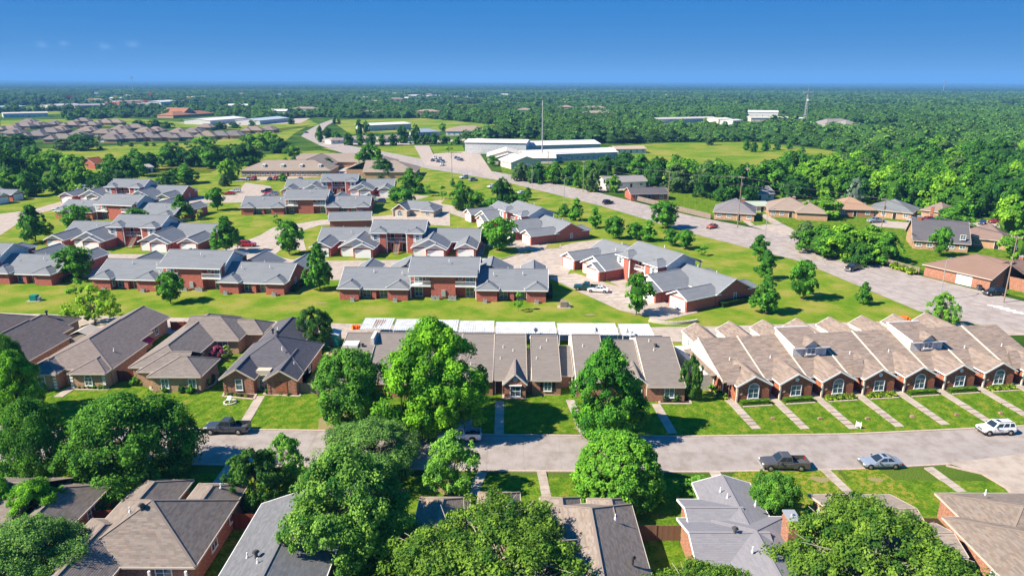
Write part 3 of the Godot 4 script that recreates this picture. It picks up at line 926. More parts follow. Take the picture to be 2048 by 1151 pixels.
	for s in [-1.0, 1.0]:
		var a := Shape.new()
		a.box(Vector3(f - 0.015, hy - 0.1, s * hw * 0.68 - 0.16), Vector3(f + 0.25, hy + 0.07, s * hw * 0.68 + 0.16))
		part("headlight", a, mats["lamp_glass"], o)
		var b := Shape.new()
		b.box(Vector3(L / 2 - 0.12, hy - 0.1, s * hw * 0.78 - 0.12), Vector3(L / 2 + 0.02, hy + 0.14, s * hw * 0.78 + 0.12))
		part("tail_light", b, mats["tail_glass"], o)
		var m := Shape.new()
		m.box(Vector3(cab[0] + 0.35, lo + 0.03, s * (hw + 0.1) - 0.09), Vector3(cab[0] + 0.5, lo + 0.2, s * (hw + 0.1) + 0.09))
		part("wing_mirror", m, mats["steel_dark"], o)
		for c in range(mini(2, cuts.size())):
			var x0: float = lerpf(cab[0], cab[1], cuts[c][0]) - 0.02
			var x1: float = lerpf(cab[0], cab[1], cuts[c][1]) + 0.02
			var h := Shape.new()
			h.box(Vector3(x1 - 0.3, lo - 0.2, s * (hw + 0.012) - 0.012), Vector3(x1 - 0.1, lo - 0.15, s * (hw + 0.012) + 0.012))
			part("door_handle", h, mats["steel_dark"], o)
			var g := Shape.new()
			g.box(Vector3(x0 - 0.012, 0.45, s * hw - 0.004), Vector3(x0 + 0.012, lo - 0.05, s * hw + 0.006))
			part("door_seam", g, mats["dark"], o)
	piece("bumper", o, Vector3(f - 0.06, 0.38, -hw * 0.86), Vector3(f + 0.1, 0.58, hw * 0.86), "steel" if kind == "pickup" else "steel_dark")
	piece("bumper", o, Vector3(L / 2 - 0.04, 0.38, -hw * 0.86), Vector3(L / 2 + 0.08, 0.56, hw * 0.86), "steel" if kind == "pickup" else "steel_dark")
	piece("grille", o, Vector3(f - 0.02, hy - 0.14, -hw * 0.45), Vector3(f + 0.08, hy + 0.08, hw * 0.45), "steel_dark")
	piece("number_plate", o, Vector3(L / 2 + 0.082, 0.42, -0.2), Vector3(L / 2 + 0.09, 0.54, 0.2), "white")
	protos[kind] = o
	return o

func vehicle(kind: String, label: String, at: Vector2, yaw: float, color: StandardMaterial3D, group := "") -> Node3D:
	var o: Node3D = vehicle_proto(kind).duplicate()
	var called: String = {"pickup": "pickup_truck", "suv": "parked_suv", "sedan": "parked_car"}[kind]
	o.name = numbered(called)
	add_child(o)
	o.position = Vector3(at.x, 0.09, at.y)
	o.rotation_degrees.y = yaw
	for k in o.get_children():
		if String(k.name) in ["body", "bed_side", "tailgate"]:
			k.set_surface_override_material(0, color)
	tag(o, label, {"pickup": "pickup truck", "suv": "suv", "sedan": "car"}[kind], group)
	return o

# ---------------------------------------------------------------- poles and wires
func utility_pole(label: String, at: Vector2, h: float, yaw: float, arms := 1) -> Node3D:
	var o := thing("utility_pole", label, "utility pole", Vector3(at.x, 0, at.y), yaw, "utility poles along the avenue")
	var s := Shape.new()
	s.tube(Vector3.ZERO, Vector3(0, h, 0), 0.15, 0.10, 8)
	part("pole", s, mats["pole_wood"], o)
	for k in arms:
		var y := h - 0.5 - k * 1.2
		piece("crossarm", o, Vector3(-1.2, y, 0.12), Vector3(1.2, y + 0.12, 0.24), "pole_wood")
		for x in [-1.05, -0.4, 0.4, 1.05]:
			var c := Shape.new()
			c.tube(Vector3(x, y + 0.12, 0.18), Vector3(x, y + 0.32, 0.18), 0.05, 0.04, 6)
			part("insulator", c, mats["lamp_glass"], o)
	var t := Shape.new()
	t.tube(Vector3(0, h - 3.2, -0.42), Vector3(0, h - 2.2, -0.42), 0.24, 0.24, 10)
	part("transformer", t, mats["steel"], o)
	return o

func wire(label: String, pts: Array, group := "overhead wires along the avenue") -> void:
	var s := Shape.new()
	for k in pts.size() - 1:
		var a: Vector3 = pts[k]
		var b: Vector3 = pts[k + 1]
		var prev := a
		for j in range(1, 9):
			var t := j / 8.0
			var p := a.lerp(b, t) - Vector3(0, 4.0 * t * (1.0 - t) * a.distance_to(b) * 0.012, 0)
			s.tube(prev, p, 0.035, 0.035, 4, false)
			prev = p
	var o := part(numbered("overhead_wire"), s, mats["wire"], self)
	tag(o, label, "wire", group)

func street_lamp(label: String, at: Vector2, h: float, yaw: float, both := false) -> void:
	var o := thing("street_lamp", label, "street lamp", Vector3(at.x, 0, at.y), yaw, "street lamps")
	var s := Shape.new()
	s.tube(Vector3.ZERO, Vector3(0, h, 0), 0.12, 0.08, 8)
	s.tube(Vector3.ZERO, Vector3(0, 0.5, 0), 0.24, 0.2, 8)
	part("pole", s, mats["steel"], o)
	for d in ([-1.0, 1.0] if both else [1.0]):
		var a := Shape.new()
		a.tube(Vector3(0, h - 0.2, 0), Vector3(d * 1.2, h + 0.25, 0), 0.05, 0.05, 6)
		a.tube(Vector3(d * 1.2, h + 0.25, 0), Vector3(d * 2.2, h + 0.3, 0), 0.05, 0.04, 6)
		var arm := part("arm", a, mats["steel"], o)
		var l := Shape.new()
		l.hexa(PackedVector3Array([Vector3(d * 2.1, h + 0.2, -0.12), Vector3(d * 2.85, h + 0.2, -0.16), Vector3(d * 2.85, h + 0.2, 0.16), Vector3(d * 2.1, h + 0.2, 0.12), Vector3(d * 2.1, h + 0.36, -0.1), Vector3(d * 2.75, h + 0.33, -0.1), Vector3(d * 2.75, h + 0.33, 0.1), Vector3(d * 2.1, h + 0.36, 0.1)]))
		part("lamp_head", l, mats["steel"], arm)

func condenser(label: String, at: Vector2, y := 0.0) -> void:
	var o := thing("air_conditioner", label, "air conditioner", Vector3(at.x, y, at.y), 0.0, "air conditioning units behind the apartments")
	piece("cabinet", o, Vector3(-0.4, 0.08, -0.4), Vector3(0.4, 0.85, 0.4), "steel")
	piece("base_pad", o, Vector3(-0.5, 0, -0.5), Vector3(0.5, 0.08, 0.5), "concrete_1")
	var s := Shape.new()
	s.tube(Vector3(0, 0.853, 0), Vector3(0, 0.9, 0), 0.34, 0.32, 10)
	part("fan_guard", s, mats["steel_dark"], o)

# ---------------------------------------------------------------- apartment block: patios face +z, garages -z
func apartment_proto() -> Node3D:
	if protos.has("apartment"):
		return protos["apartment"]
	var o := Node3D.new()
	o.name = "apartment_building"
	var tone := Color(0.225, 0.24, 0.262)
	shell(o, [
		[-22.7, -7.3, -5.2, 5.0, 2.9, 0.50, "x", "g", "n"], [7.3, 22.7, -5.2, 5.0, 2.9, 0.50, "x", "n", "g"],
		[-7.4, 7.4, -5.4, 3.6, 5.8, 0.46, "x", "g", "g"],
		[-22.6, -18.4, 4.0, 7.2, 2.86, 0.50, "z", "n", "h"], [-12.0, -7.6, 4.0, 7.2, 2.86, 0.50, "z", "n", "h"],
		[7.6, 12.0, 4.0, 7.2, 2.86, 0.50, "z", "n", "h"], [18.4, 22.6, 4.0, 7.2, 2.86, 0.50, "z", "n", "h"],
		[-7.2, -3.0, -8.0, -4.6, 5.76, 0.46, "z", "h", "n"], [3.0, 7.2, -8.0, -4.6, 5.76, 0.46, "z", "h", "n"],
		[-22.5, -17.2, -13.6, -4.0, 2.82, 0.50, "z", "g", "n"], [17.2, 22.5, -13.6, -4.0, 2.82, 0.50, "z", "g", "n"],
		[-14.6, -5.2, -13.0, -3.6, 2.8, 0.50, "z", "g", "n"], [5.2, 14.6, -13.0, -3.6, 2.8, 0.50, "z", "g", "n"],
		[-14.4, -9.2, -14.8, -12.2, 2.78, 0.50, "z", "g", "n"], [5.4, 10.6, -14.8, -12.2, 2.78, 0.50, "z", "g", "n"],
	], "brick_red", tone, {"course": 0.5, "tab": 1.7, "vary": 0.10, "gable": "siding"})
	tone = Color(tone.r * 0.92, tone.g * 0.92, tone.b * 0.92)
	# brick gable ends of the long wings
	for s in [-1.0, 1.0]:
		var g := Shape.new()
		g.face(PackedVector3Array([Vector3(s * 22.71, 2.9, -5.2), Vector3(s * 22.71, 2.9, 5.0), Vector3(s * 22.71, 5.45, -0.1)]), Vector3(s, 0, 0))
		part("gable_brick", g, mats["brick_red"], o)
		# upper floor's end walls in white boards above the wing roofs
		var b := Shape.new()
		b.quad(Vector3(s * 7.42, 2.6, -5.4), Vector3(s * 7.42, 2.6, 3.6), Vector3(s * 7.42, 5.8, 3.6), Vector3(s * 7.42, 5.8, -5.4), Vector3(s, 0, 0))
		part("siding_wall", b, mats["siding"], o)
		for z in [-5.4]:
			var c := Shape.new()
			c.quad(Vector3(s * 4.7, 3.0, z - 2.62), Vector3(s * 7.22, 3.0, z - 2.62), Vector3(s * 7.22, 5.76, z - 2.62), Vector3(s * 4.7, 5.76, z - 2.62), Vector3(0, 0, -1))
			part("siding_wall", c, mats["siding"], o)
	# patio side: brick middle bay, balconies each side, deep patios
	piece("middle_bay", o, Vector3(-2.7, 0, 3.55), Vector3(2.7, 5.12, 5.3), "brick_red")
	var big := Shape.new()
	shingles(big, PackedVector3Array([Vector3(-7.6, 5.3, 5.9), Vector3(7.6, 5.3, 5.9), Vector3(7.6, 6.32, 3.4), Vector3(-7.6, 6.32, 3.4)]), 0.5, 1.7, tone, 0.1)
	big.col = Color(0.9, 0.9, 0.9)
	part("porch_roof", big, mats["shingle"], o)
	piece("fascia", o, Vector3(-7.6, 5.12, 5.9), Vector3(7.6, 5.34, 5.96), "white")
	piece("soffit", o, Vector3(-7.55, 5.1, 5.32), Vector3(7.55, 5.16, 5.9), "white")
	for s in [-1.0, 1.0]:
		piece("balcony_floor", o, Vector3(minf(s * 2.72, s * 7.3), 2.75, 3.62), Vector3(maxf(s * 2.72, s * 7.3), 3.0, 5.6), "white")
		var r := Shape.new()
		r.box(Vector3(minf(s * 2.75, s * 7.3), 3.95, 5.5), Vector3(maxf(s * 2.75, s * 7.3), 4.03, 5.58))
		r.box(Vector3(minf(s * 2.75, s * 7.3), 3.08, 5.5), Vector3(maxf(s * 2.75, s * 7.3), 3.14, 5.58))
		for k in 19:
			var x: float = s * (2.85 + 4.4 * k / 18.0)
			r.box(Vector3(x - 0.02, 3.14, 5.52), Vector3(x + 0.02, 3.95, 5.56))
		part("railing", r, mats["white"], o)
		for x in [7.2]:
			piece("post", o, Vector3(s * x - 0.1, 0, 5.42), Vector3(s * x + 0.1, 2.75, 5.6), "white")
			piece("post", o, Vector3(s * x - 0.08, 3.0, 5.42), Vector3(s * x + 0.08, 5.1, 5.58), "white")
		opening(o, "window", s * 5.7, 0.05, 3.6, 0, 1.8, 2.1)
		opening(o, "window", s * 5.7, 3.05, 3.6, 0, 1.8, 2.1)
		opening(o, "window", s * 3.7, 3.9, 3.6, 0, 0.9, 1.2)
		for x in [15.2]:
			var pr := Shape.new()   # patio roof between the hipped bays
			shingles(pr, PackedVector3Array([Vector3(s * 15.2 - 3.6, 2.35, 6.5), Vector3(s * 15.2 + 3.6, 2.35, 6.5), Vector3(s * 15.2 + 3.6, 3.3, 4.5), Vector3(s * 15.2 - 3.6, 3.3, 4.5)]), 0.5, 1.7, tone, 0.1)
			part("porch_roof", pr, mats["shingle"], o)
			piece("fascia", o, Vector3(s * x - 3.6, 2.18, 6.5), Vector3(s * x + 3.6, 2.38, 6.56), "white")
			piece("post", o, Vector3(s * x - 0.45, 0, 5.6), Vector3(s * x + 0.45, 2.3, 6.3), "brick_red")
			opening(o, "window", s * (x - 1.9), 0.05, 5.0, 0, 1.8, 2.0)
			opening(o, "window", s * (x + 1.9), 0.05, 5.0, 0, 1.8, 2.0)
		opening(o, "window", s * 18.4, 0.7, 6.0, -90 * s, 0.9, 1.5)
		opening(o, "window", s * 22.72, 0.9, 0.5, 90 * s, 0.9, 1.4)
	# court side
	for d in [[-19.85, -13.6, 4.2], [19.85, -13.6, 4.2], [-11.8, -14.8, 4.2], [-7.2, -13.0, 3.2], [8.0, -14.8, 4.2], [12.6, -13.0, 3.2]]:
		opening(o, "garage_door", d[0], 0.05, d[1] - 0.03, 180, d[2], 2.25)
	for s in [-1.0, 1.0]:
		opening(o, "window", s * 5.9, 3.6, -8.03, 180, 1.1, 1.5)
		opening(o, "door", s * 15.8, 0.05, -5.22, 180, 1.0, 2.1)
		opening(o, "window", s * 16.6 + 0.1, 0.9, -5.22, 180, 0.7, 1.3)
		opening(o, "door", s * 1.6, 3.05, -5.42, 180, 1.0, 2.1)
		opening(o, "door", s * 1.6, 0.05, -5.42, 180, 1.0, 2.1)
		piece("post", o, Vector3(s * 2.8 - 0.12, 0, -7.9), Vector3(s * 2.8 + 0.12, 5.7, -7.66), "white")
	piece("balcony_floor", o, Vector3(-2.96, 2.75, -6.6), Vector3(2.96, 3.0, -5.42), "white")
	var bw := Shape.new()
	bw.quad(Vector3(-2.9, 0, -5.43), Vector3(2.9, 0, -5.43), Vector3(2.9, 5.7, -5.43), Vector3(-2.9, 5.7, -5.43), Vector3(0, 0, -1))
	part("breezeway_wall", bw, mats["brick_red"], o)
	var pd := Shape.new()
	shingles(pd, PackedVector3Array([Vector3(-3.0, 5.4, -7.6), Vector3(3.0, 5.4, -7.6), Vector3(3.0, 6.3, -5.2), Vector3(-3.0, 6.3, -5.2)]), 0.5, 1.7, tone, 0.1)
	part("porch_roof", pd, mats["shingle"], o)
	var rail := Shape.new()
	rail.box(Vector3(-2.9, 3.95, -6.62), Vector3(2.9, 4.03, -6.55))
	for k in 21:
		rail.box(Vector3(-2.85 + 5.7 * k / 20.0, 3.0, -6.6), Vector3(-2.82 + 5.7 * k / 20.0, 3.95, -6.57))
	part("railing", rail, mats["white"], o)
	for k in 14:
		piece("stair_tread", o, Vector3(-0.7, 0.16 + 0.2 * k, -10.2 + 0.26 * k), Vector3(0.7, 0.22 + 0.2 * k, -9.92 + 0.26 * k), "concrete_1")
	for s in [-0.74, 0.74]:
		var st := Shape.new()
		st.beam(Vector3(s, 0.1, -10.2), Vector3(s, 2.9, -6.6), 0.07, 0.26)
		st.beam(Vector3(s, 1.0, -10.2), Vector3(s, 3.9, -6.6), 0.05, 0.06)
		part("stringer", st, mats["brick_red"], o)
	vents(o, [[-16.0, 5.1, 1.6, "pipe"], [-9.5, 5.0, 2.4, "pipe"], [1.0, 7.6, 1.5, "pipe"], [11.0, 5.0, 2.4, "pipe"], [17.5, 5.1, 2.0, "pipe"], [14.0, 4.8, -3.0, "pipe"]])
	protos["apartment"] = o
	return o

# ---------------------------------------------------------------- town house of the tan row: front gable towards +z, origin at its left front corner
func row_unit(label: String, at: Vector3, yaw: float, arch: bool, dormer: bool, porch: bool, wide: float) -> Node3D:
	var o := thing("town_house", label, "town house", at, yaw, "tan-roofed town houses in a row")
	var tone := Color(0.272, 0.215, 0.182)
	var W := wide
	var look := {"course": 0.24, "tab": 0.75, "vary": 0.42, "gable": "brick_brown", "ov": 0.3}
	shell(o, [[1.5, W - 0.25, -4.0, 2.4, 2.75, 0.55, "z", "n", "g"]], "brick_brown", Color(tone.r / 0.92, tone.g / 0.92, tone.b / 0.92), look)
	# main roof: one long slope to the ridge and a short one behind it
	var s := Shape.new()
	rng.seed = hash(label)
	var top := 2.62 + 0.30 * 10.4
	shingles(s, PackedVector3Array([Vector3(0.0, 2.62, 0.5), Vector3(W - 0.16, 2.62, 0.5), Vector3(W - 0.16, top, -9.9), Vector3(0.0, top, -9.9)]), 0.24, 0.75, tone, 0.42)
	shingles(s, PackedVector3Array([Vector3(0.0, top - 1.6, -12.4), Vector3(W - 0.16, top - 1.6, -12.4), Vector3(W - 0.16, top, -9.9), Vector3(0.0, top, -9.9)]), 0.24, 0.75, tone, 0.42)
	part("roof", s, mats["shingle"], o)
	var w := Shape.new()
	w.walls(0.02, W - 0.18, -12.2, 0.0, 0.0, 2.6)
	part("wall", w, mats["brick_brown"], o)
	var gw := Shape.new()
	for x in [0.015, W - 0.175]:
		gw.face(PackedVector3Array([Vector3(x, 2.6, 0.4), Vector3(x, top - 0.04, -9.9), Vector3(x, top - 1.6, -12.3), Vector3(x, 2.6, -12.3)]), Vector3(-1 if x < 1 else 1, 0, 0))
	gw.quad(Vector3(0.0, 2.6, -12.25), Vector3(W - 0.16, 2.6, -12.25), Vector3(W - 0.16, top - 1.65, -12.25), Vector3(0.0, top - 1.65, -12.25), Vector3(0, 0, -1))
	part("end_wall", gw, mats["cream"], o)
	var t := Shape.new()
	t.beam(Vector3(-0.07, 2.66, 0.5), Vector3(-0.07, top + 0.1, -9.9), 0.13, 0.22)
	t.beam(Vector3(0, 2.54, 0.53), Vector3(W - 0.16, 2.54, 0.53), 0.06, 0.2)
	part("parapet_trim", t, mats["cream"], o)
	# recessed porch left of the gable
	piece("porch_column", o, Vector3(1.36, 0, 2.28), Vector3(1.58, 2.7, 2.5), "cream")
	piece("porch_floor", o, Vector3(0.05, 0, 0.02), Vector3(1.34, 0.12, 2.6), "concrete_1")
	opening(o, "door", 0.75, 0.12, 0.02, 0, 0.95, 2.1)
	if porch:
		var p := Shape.new()   # low shed roof laid over the porch against the gable
		shingles(p, PackedVector3Array([Vector3(-0.05, 2.70, 1.9), Vector3(2.2, 2.70, 1.9), Vector3(3.4, 4.35, -1.6), Vector3(1.9, 4.35, -1.6)]), 0.24, 0.75, tone, 0.42)
		p.face(PackedVector3Array([Vector3(-0.05, 2.68, 1.9), Vector3(1.9, 4.33, -1.6), Vector3(1.9, 3.2, -1.6)]), Vector3(-1, 0, 0))
		part("porch_roof", p, mats["shingle"], o)
	var gx := (1.5 + W - 0.25) / 2.0
	if arch:
		opening(o, "arch", gx, 0.55, 2.42, 0, 1.75, 2.5)
	else:
		opening(o, "window", gx, 0.6, 2.42, 0, 1.7, 1.7)
		opening(o, "round_vent", gx, 3.2, 2.42, 0, 0.5, 0.5)
	piece("brick_sill_band", o, Vector3(1.48, 0, 2.405), Vector3(W - 0.23, 0.4, 2.44), "brick_brown")
	piece("wall_plaque", o, Vector3(1.9, 1.2, 2.405), Vector3(2.3, 1.4, 2.44), "stone")
	if dormer:
		var d := Shape.new()
		var z0 := -4.3
		var b := 2.62 + 0.30 * (0.5 - z0)
		d.quad(Vector3(0.02, b, z0), Vector3(W - 1.1, b, z0), Vector3(W - 1.1, b + 1.7, z0), Vector3(0.02, b + 1.7, z0), Vector3(0, 0, 1))
		part("dormer_wall", d, mats["siding"], o)
		var e := Shape.new()
		for x in [0.0, W - 1.1]:
			e.face(PackedVector3Array([Vector3(x, b - 0.1, z0), Vector3(x, b + 1.7, z0), Vector3(x, top + 0.75, -10.4), Vector3(x, top - 0.3, -10.4)]), Vector3(-1 if x < 1 else 1, 0, 0))
		e.quad(Vector3(0, top - 0.5, -10.4), Vector3(W - 1.1, top - 0.5, -10.4), Vector3(W - 1.1, top + 0.75, -10.4), Vector3(0, top + 0.75, -10.4), Vector3(0, 0, -1))
		part("dormer_side", e, mats["cream"], o)
		var f := Shape.new()
		shingles(f, PackedVector3Array([Vector3(-0.02, b + 1.62, z0 + 0.5), Vector3(W - 0.9, b + 1.62, z0 + 0.5), Vector3(W - 0.9, top + 0.95, -10.6), Vector3(-0.02, top + 0.95, -10.6)]), 0.24, 0.75, tone, 0.42)
		part("dormer_roof", f, mats["shingle"], o)
		var tr := Shape.new()
		tr.beam(Vector3(-0.08, b + 1.67, z0 + 0.5), Vector3(-0.08, top + 1.0, -10.6), 0.12, 0.2)
		tr.beam(Vector3(0, b + 1.55, z0 + 0.53), Vector3(W - 0.9, b + 1.55, z0 + 0.53), 0.06, 0.2)
		tr.beam(Vector3(0, top + 0.99, -10.66), Vector3(W - 0.9, top + 0.99, -10.66), 0.14, 0.2)
		part("dormer_trim", tr, mats["white"], o)
		var dg := Node3D.new()
		dg.name = "dormer_gable"
		o.add_child(dg)
		var g1 := Shape.new()
		var cx := (W - 1.1) / 2.0
		g1.box(Vector3(cx - 1.0, b + 0.1, z0), Vector3(cx + 1.0, b + 2.0, z0 + 0.35))
		g1.face(PackedVector3Array([Vector3(cx - 1.0, b + 2.0, z0 + 0.35), Vector3(cx + 1.0, b + 2.0, z0 + 0.35), Vector3(cx, b + 2.75, z0 + 0.35)]), Vector3(0, 0, 1))
		part("wall", g1, mats["siding"], dg)
		var g2 := Shape.new()
		for q in [-1.0, 1.0]:
			shingles(g2, PackedVector3Array([Vector3(cx + q * 1.35, b + 1.82, z0 + 0.75), Vector3(cx, b + 2.85, z0 + 0.75), Vector3(cx, b + 2.85, z0 - 2.0), Vector3(cx + q * 1.35, b + 1.82, z0 - 0.2)]), 0.3, 0.7, tone, 0.42)
		part("roof", g2, mats["shingle"], dg)
		opening(o, "window", cx, b + 0.45, z0 + 0.37, 0, 1.5, 1.25)
	else:
		vents(o, [[W * 0.45, 2.62 + 0.30 * 4.8, -4.3, "pipe"]])
	return o

# ---------------------------------------------------------------- paving
func paved_strip(called: String, near: Array, far: Array, step: float, lanes: int, y: float, m: String) -> Node3D:
	# a carriageway between two edges, cast in concrete bays with open joints over a dark bed
	var o := Node3D.new()
	o.name = numbered(called)
	o.set_meta("kind", "structure")
	add_child(o)
	var along := func(line: Array, t: float) -> Vector2:
		var total := 0.0
		for k in line.size() - 1:
			total += line[k].distance_to(line[k + 1])
		var left := t * total
		for k in line.size() - 1:
			var d: float = line[k].distance_to(line[k + 1])
			if left <= d or k == line.size() - 2:
				return line[k].lerp(line[k + 1], left / d)
			left -= d
		return line[-1]
	var total := 0.0
	for k in near.size() - 1:
		total += near[k].distance_to(near[k + 1])
	var n := int(total / step)
	var bed := Shape.new()
	rng.seed = hash(called)
	for k in n:
		var a: Vector2 = along.call(near, float(k) / n)
		var b: Vector2 = along.call(near, float(k + 1) / n)
		var c: Vector2 = along.call(far, float(k + 1) / n)
		var d: Vector2 = along.call(far, float(k) / n)
		bed.face(PackedVector3Array([Vector3(a.x, y, a.y), Vector3(b.x, y, b.y), Vector3(c.x, y, c.y), Vector3(d.x, y, d.y)]), Vector3.UP)
		for j in lanes:
			var t0 := float(j) / lanes
			var t1 := float(j + 1) / lanes
			var g := 0.009 + (0.012 if rng.randf() < 0.15 else 0.0)
			var p := [a.lerp(d, t0), b.lerp(c, t0), b.lerp(c, t1), a.lerp(d, t1)]
			var mid: Vector2 = (p[0] + p[1] + p[2] + p[3]) / 4.0
			var s := Shape.new()
			var f := PackedVector3Array()
			for q in p:
				var e: Vector2 = q + (mid - q).normalized() * g * 1.5
				f.append(Vector3(e.x, y + 0.015, e.y))
			s.face(f, Vector3.UP)
			part("concrete_slab", s, mats["%s_%d" % [m, rng.randi() % 5]], o)
	part("bed", bed, mats["joint"], o)
	return o

func kerb(called: String, line: Array, y: float, parent: Node = self) -> void:
	var s := Shape.new()
	for k in line.size() - 1:
		var a: Vector2 = line[k]
		var b: Vector2 = line[k + 1]
		s.beam(Vector3(a.x, y, a.y), Vector3(b.x, y, b.y), 0.32, 0.14)
	var o := part(numbered(called) if parent == self else called, s, mats["kerb"], parent)
	if parent == self:
		o.set_meta("kind", "structure")

func walk(label: String, a: Vector2, b: Vector2, w: float, slabs: int, y: float, steps_at := -1) -> void:
	# a garden path of cast slabs; steps_at: slab from which the joints are low steps with dark risers
	var o := thing("garden_path", label, "path", Vector3(a.x, 0, a.y), -rad_to_deg(atan2(b.y - a.y, b.x - a.x)), "front paths from the street")
	var length := a.distance_to(b)
	for k in slabs:
		var s := Shape.new()
		var x0 := length * k / slabs
		var x1 := length * (k + 1) / slabs - (0.16 if steps_at >= 0 and k >= steps_at and k < steps_at + 4 else 0.03)
		s.box(Vector3(x0, 0.0, -w / 2), Vector3(x1, y - 0.012 * k, w / 2))
		part("path_slab", s, mats["concrete_%d" % ((k * 3 + slabs) % 5)], o)
	if steps_at >= 0:
		piece("step_riser", o, Vector3(length * steps_at / slabs, 0, -w / 2 + 0.01), Vector3(length * (steps_at + 4) / slabs, y - 0.012 * slabs - 0.03, w / 2 - 0.01), "fence_red")

func rock_bit(label: String, at: Vector2, w: float, m: String, group := "", y := 0.15) -> void:
	var s := Shape.new()
	rng.seed = hash(label)
	var q := PackedVector3Array()
	for k in 8:
		var sx: float = -1.0 if k % 4 in [0, 3] else 1.0
		var sz: float = -1.0 if k % 4 < 2 else 1.0
		q.append(Vector3(sx * w * (0.4 + 0.2 * rng.randf()), w * (0.5 + 0.25 * rng.randf()) if k > 3 else -0.05, sz * w * (0.3 + 0.2 * rng.randf())) * (0.75 if k > 3 else 1.0))
	s.hexa(q)
	var o := part(numbered("garden_rock"), s, mats[m], self)
	o.position = Vector3(at.x, y, at.y)
	tag(o, label, "rock", group)

# ---------------------------------------------------------------- small houses and sheds farther off
func far_building(called: String, label: String, category: String, a: Vector2, b: Vector2, deep: float, eave: float, slope: float, ends: String, wall: String, tone: Color, group := "", o := {}) -> Node3D:
	# near wall from a to b, reaching `deep` metres back
	var t := thing(called, label, category, Vector3(a.x, 0, a.y), -rad_to_deg(atan2(b.y - a.y, b.x - a.x)), group)
	var L := a.distance_to(b)
	var look := {"course": 0.9, "tab": 2.5, "vary": 0.08, "ov": 0.5, "gable": o.get("gable", wall), "trim": o.get("trim", "trim_tan")}
	var wings: Array = [[0.0, L, -deep, 0.0, eave, slope, o.get("axis", "x"), ends[0], ends[1]]]
	for w in o.get("wings", []):
		wings.append(w)
	shell(t, wings, wall, tone, look)
	var n: int = o.get("windows", int(L / 4.0))
	for k in n:
		var x := L * (k + 0.5) / n
		if k == int(n / 2.0) and o.get("door", true):
			opening(t, "door", x, 0.05, 0.02, 0, 1.1, 2.1)
		else:
			opening(t, "window", x, 0.9, 0.02, 0, 1.5, 1.4)
	if o.get("garage", false):
		opening(t, "garage_door", L * 0.15 + 1.0, 0.05, 0.03, 0, 2.6, 2.2)
	for q in o.get("chimneys", []):
		chimney(t, q[0], q[1], 0.9, 1.1, q[2])
	return t

# ---------------------------------------------------------------- the place
func _ready() -> void:
	var cam := Camera3D.new()
	cam.name = "camera"
	cam.position = Vector3(0, 46, 0)
	cam.fov = 44.70
	cam.near = 0.5
	cam.far = 40000.0
	cam.rotation_degrees = Vector3(-16.38, 0, 0)
	cam.rotate_object_local(Vector3(0, 0, 1), deg_to_rad(0.17))
	add_child(cam)
	cam.current = true
	var env := Environment.new()
	env.background_mode = Environment.BG_SKY
	var sky := Sky.new()
	var sm := ProceduralSkyMaterial.new()
	sm.sky_top_color = Color(0.0, 0.318, 0.55)
	sm.sky_horizon_color = Color(0.235, 0.375, 0.475)
	sm.sky_curve = 0.034
	sm.ground_bottom_color = Color(0.18, 0.24, 0.16)
	sm.ground_horizon_color = Color(0.30, 0.42, 0.46)
	sm.sun_angle_max = 4.0
	sm.sky_cover = clouds()
	sm.sky_cover_modulate = Color(1, 1, 1, 1)
	sky.sky_material = sm
	env.sky = sky
	env.tonemap_mode = Environment.TONE_MAPPER_LINEAR
	env.tonemap_exposure = 2.3
	env.sdfgi_enabled = true
	env.ssao_enabled = true
	env.ssil_enabled = true
	env.fog_enabled = true
	env.fog_density = 0.00012
	env.fog_light_color = Color(0.47, 0.73, 1.0)
	var we := WorldEnvironment.new()
	we.name = "environment"
	we.environment = env
	add_child(we)
	var sun := DirectionalLight3D.new()
	sun.name = "sun"
	sun.light_color = Color(1.0, 0.955, 0.88)
	sun.light_energy = 1.6
	sun.light_angular_distance = 0.5
	sun.shadow_enabled = true
	var to_sun := Vector3(-0.95, 0, 0.31).normalized() * cos(deg_to_rad(42)) + Vector3.UP * sin(deg_to_rad(42))
	sun.look_at_from_position(to_sun * 100.0, Vector3.ZERO)
	add_child(sun)

	make_materials()
	grounds()
	roads()
	near_side_houses()
	far_side_houses()
	grey_row()
	tan_row()
	apartments()
	school_and_far()
	avenue_side()
	street_things()
	trees_by_hand()
	tree_belts()
	forest()

func clouds() -> ImageTexture:
	var im := Image.create(2048, 1024, false, Image.FORMAT_RGBA8)
	im.fill(Color(1, 1, 1, 0))
	var f := FastNoiseLite.new()
	f.seed = 4
	f.frequency = 0.12
	for c in [[-32.5, 2.25, 0.36, 0.11], [-31.3, 2.35, 0.26, 0.08], [-28.9, 2.25, 0.42, 0.09], [-27.2, 2.42, 0.5, 0.10], [-58.0, 3.0, 2.0, 0.4], [-75.0, 2.2, 1.5, 0.3], [64.0, 2.0, 1.2, 0.25], [120.0, 3.2, 2.0, 0.4], [170.0, 2.5, 1.6, 0.35]]:
		var u: float = fposmod(c[0] / 360.0, 1.0) * 2048.0
		var v: float = (90.0 - c[1]) / 180.0 * 1024.0
		var w: float = c[2] / 360.0 * 2048.0
		var h: float = c[3] / 180.0 * 1024.0
		for y in range(int(v - h * 2 - 2), int(v + h * 2 + 3)):
			for x in range(int(u - w * 2 - 2), int(u + w * 2 + 3)):
				var d := Vector2((x + 0.5 - u) / w, (y + 0.5 - v) / maxf(h, 0.9)).length()
				var a := clampf(1.2 - d + 0.6 * f.get_noise_2d(x * 3.0, y * 5.0), 0.0, 1.0) * 0.16
				if a > im.get_pixel(posmod(x, 2048), y).a:
					im.set_pixel(posmod(x, 2048), y, Color(0.75, 0.8, 0.86, a))
	return ImageTexture.create_from_image(im)

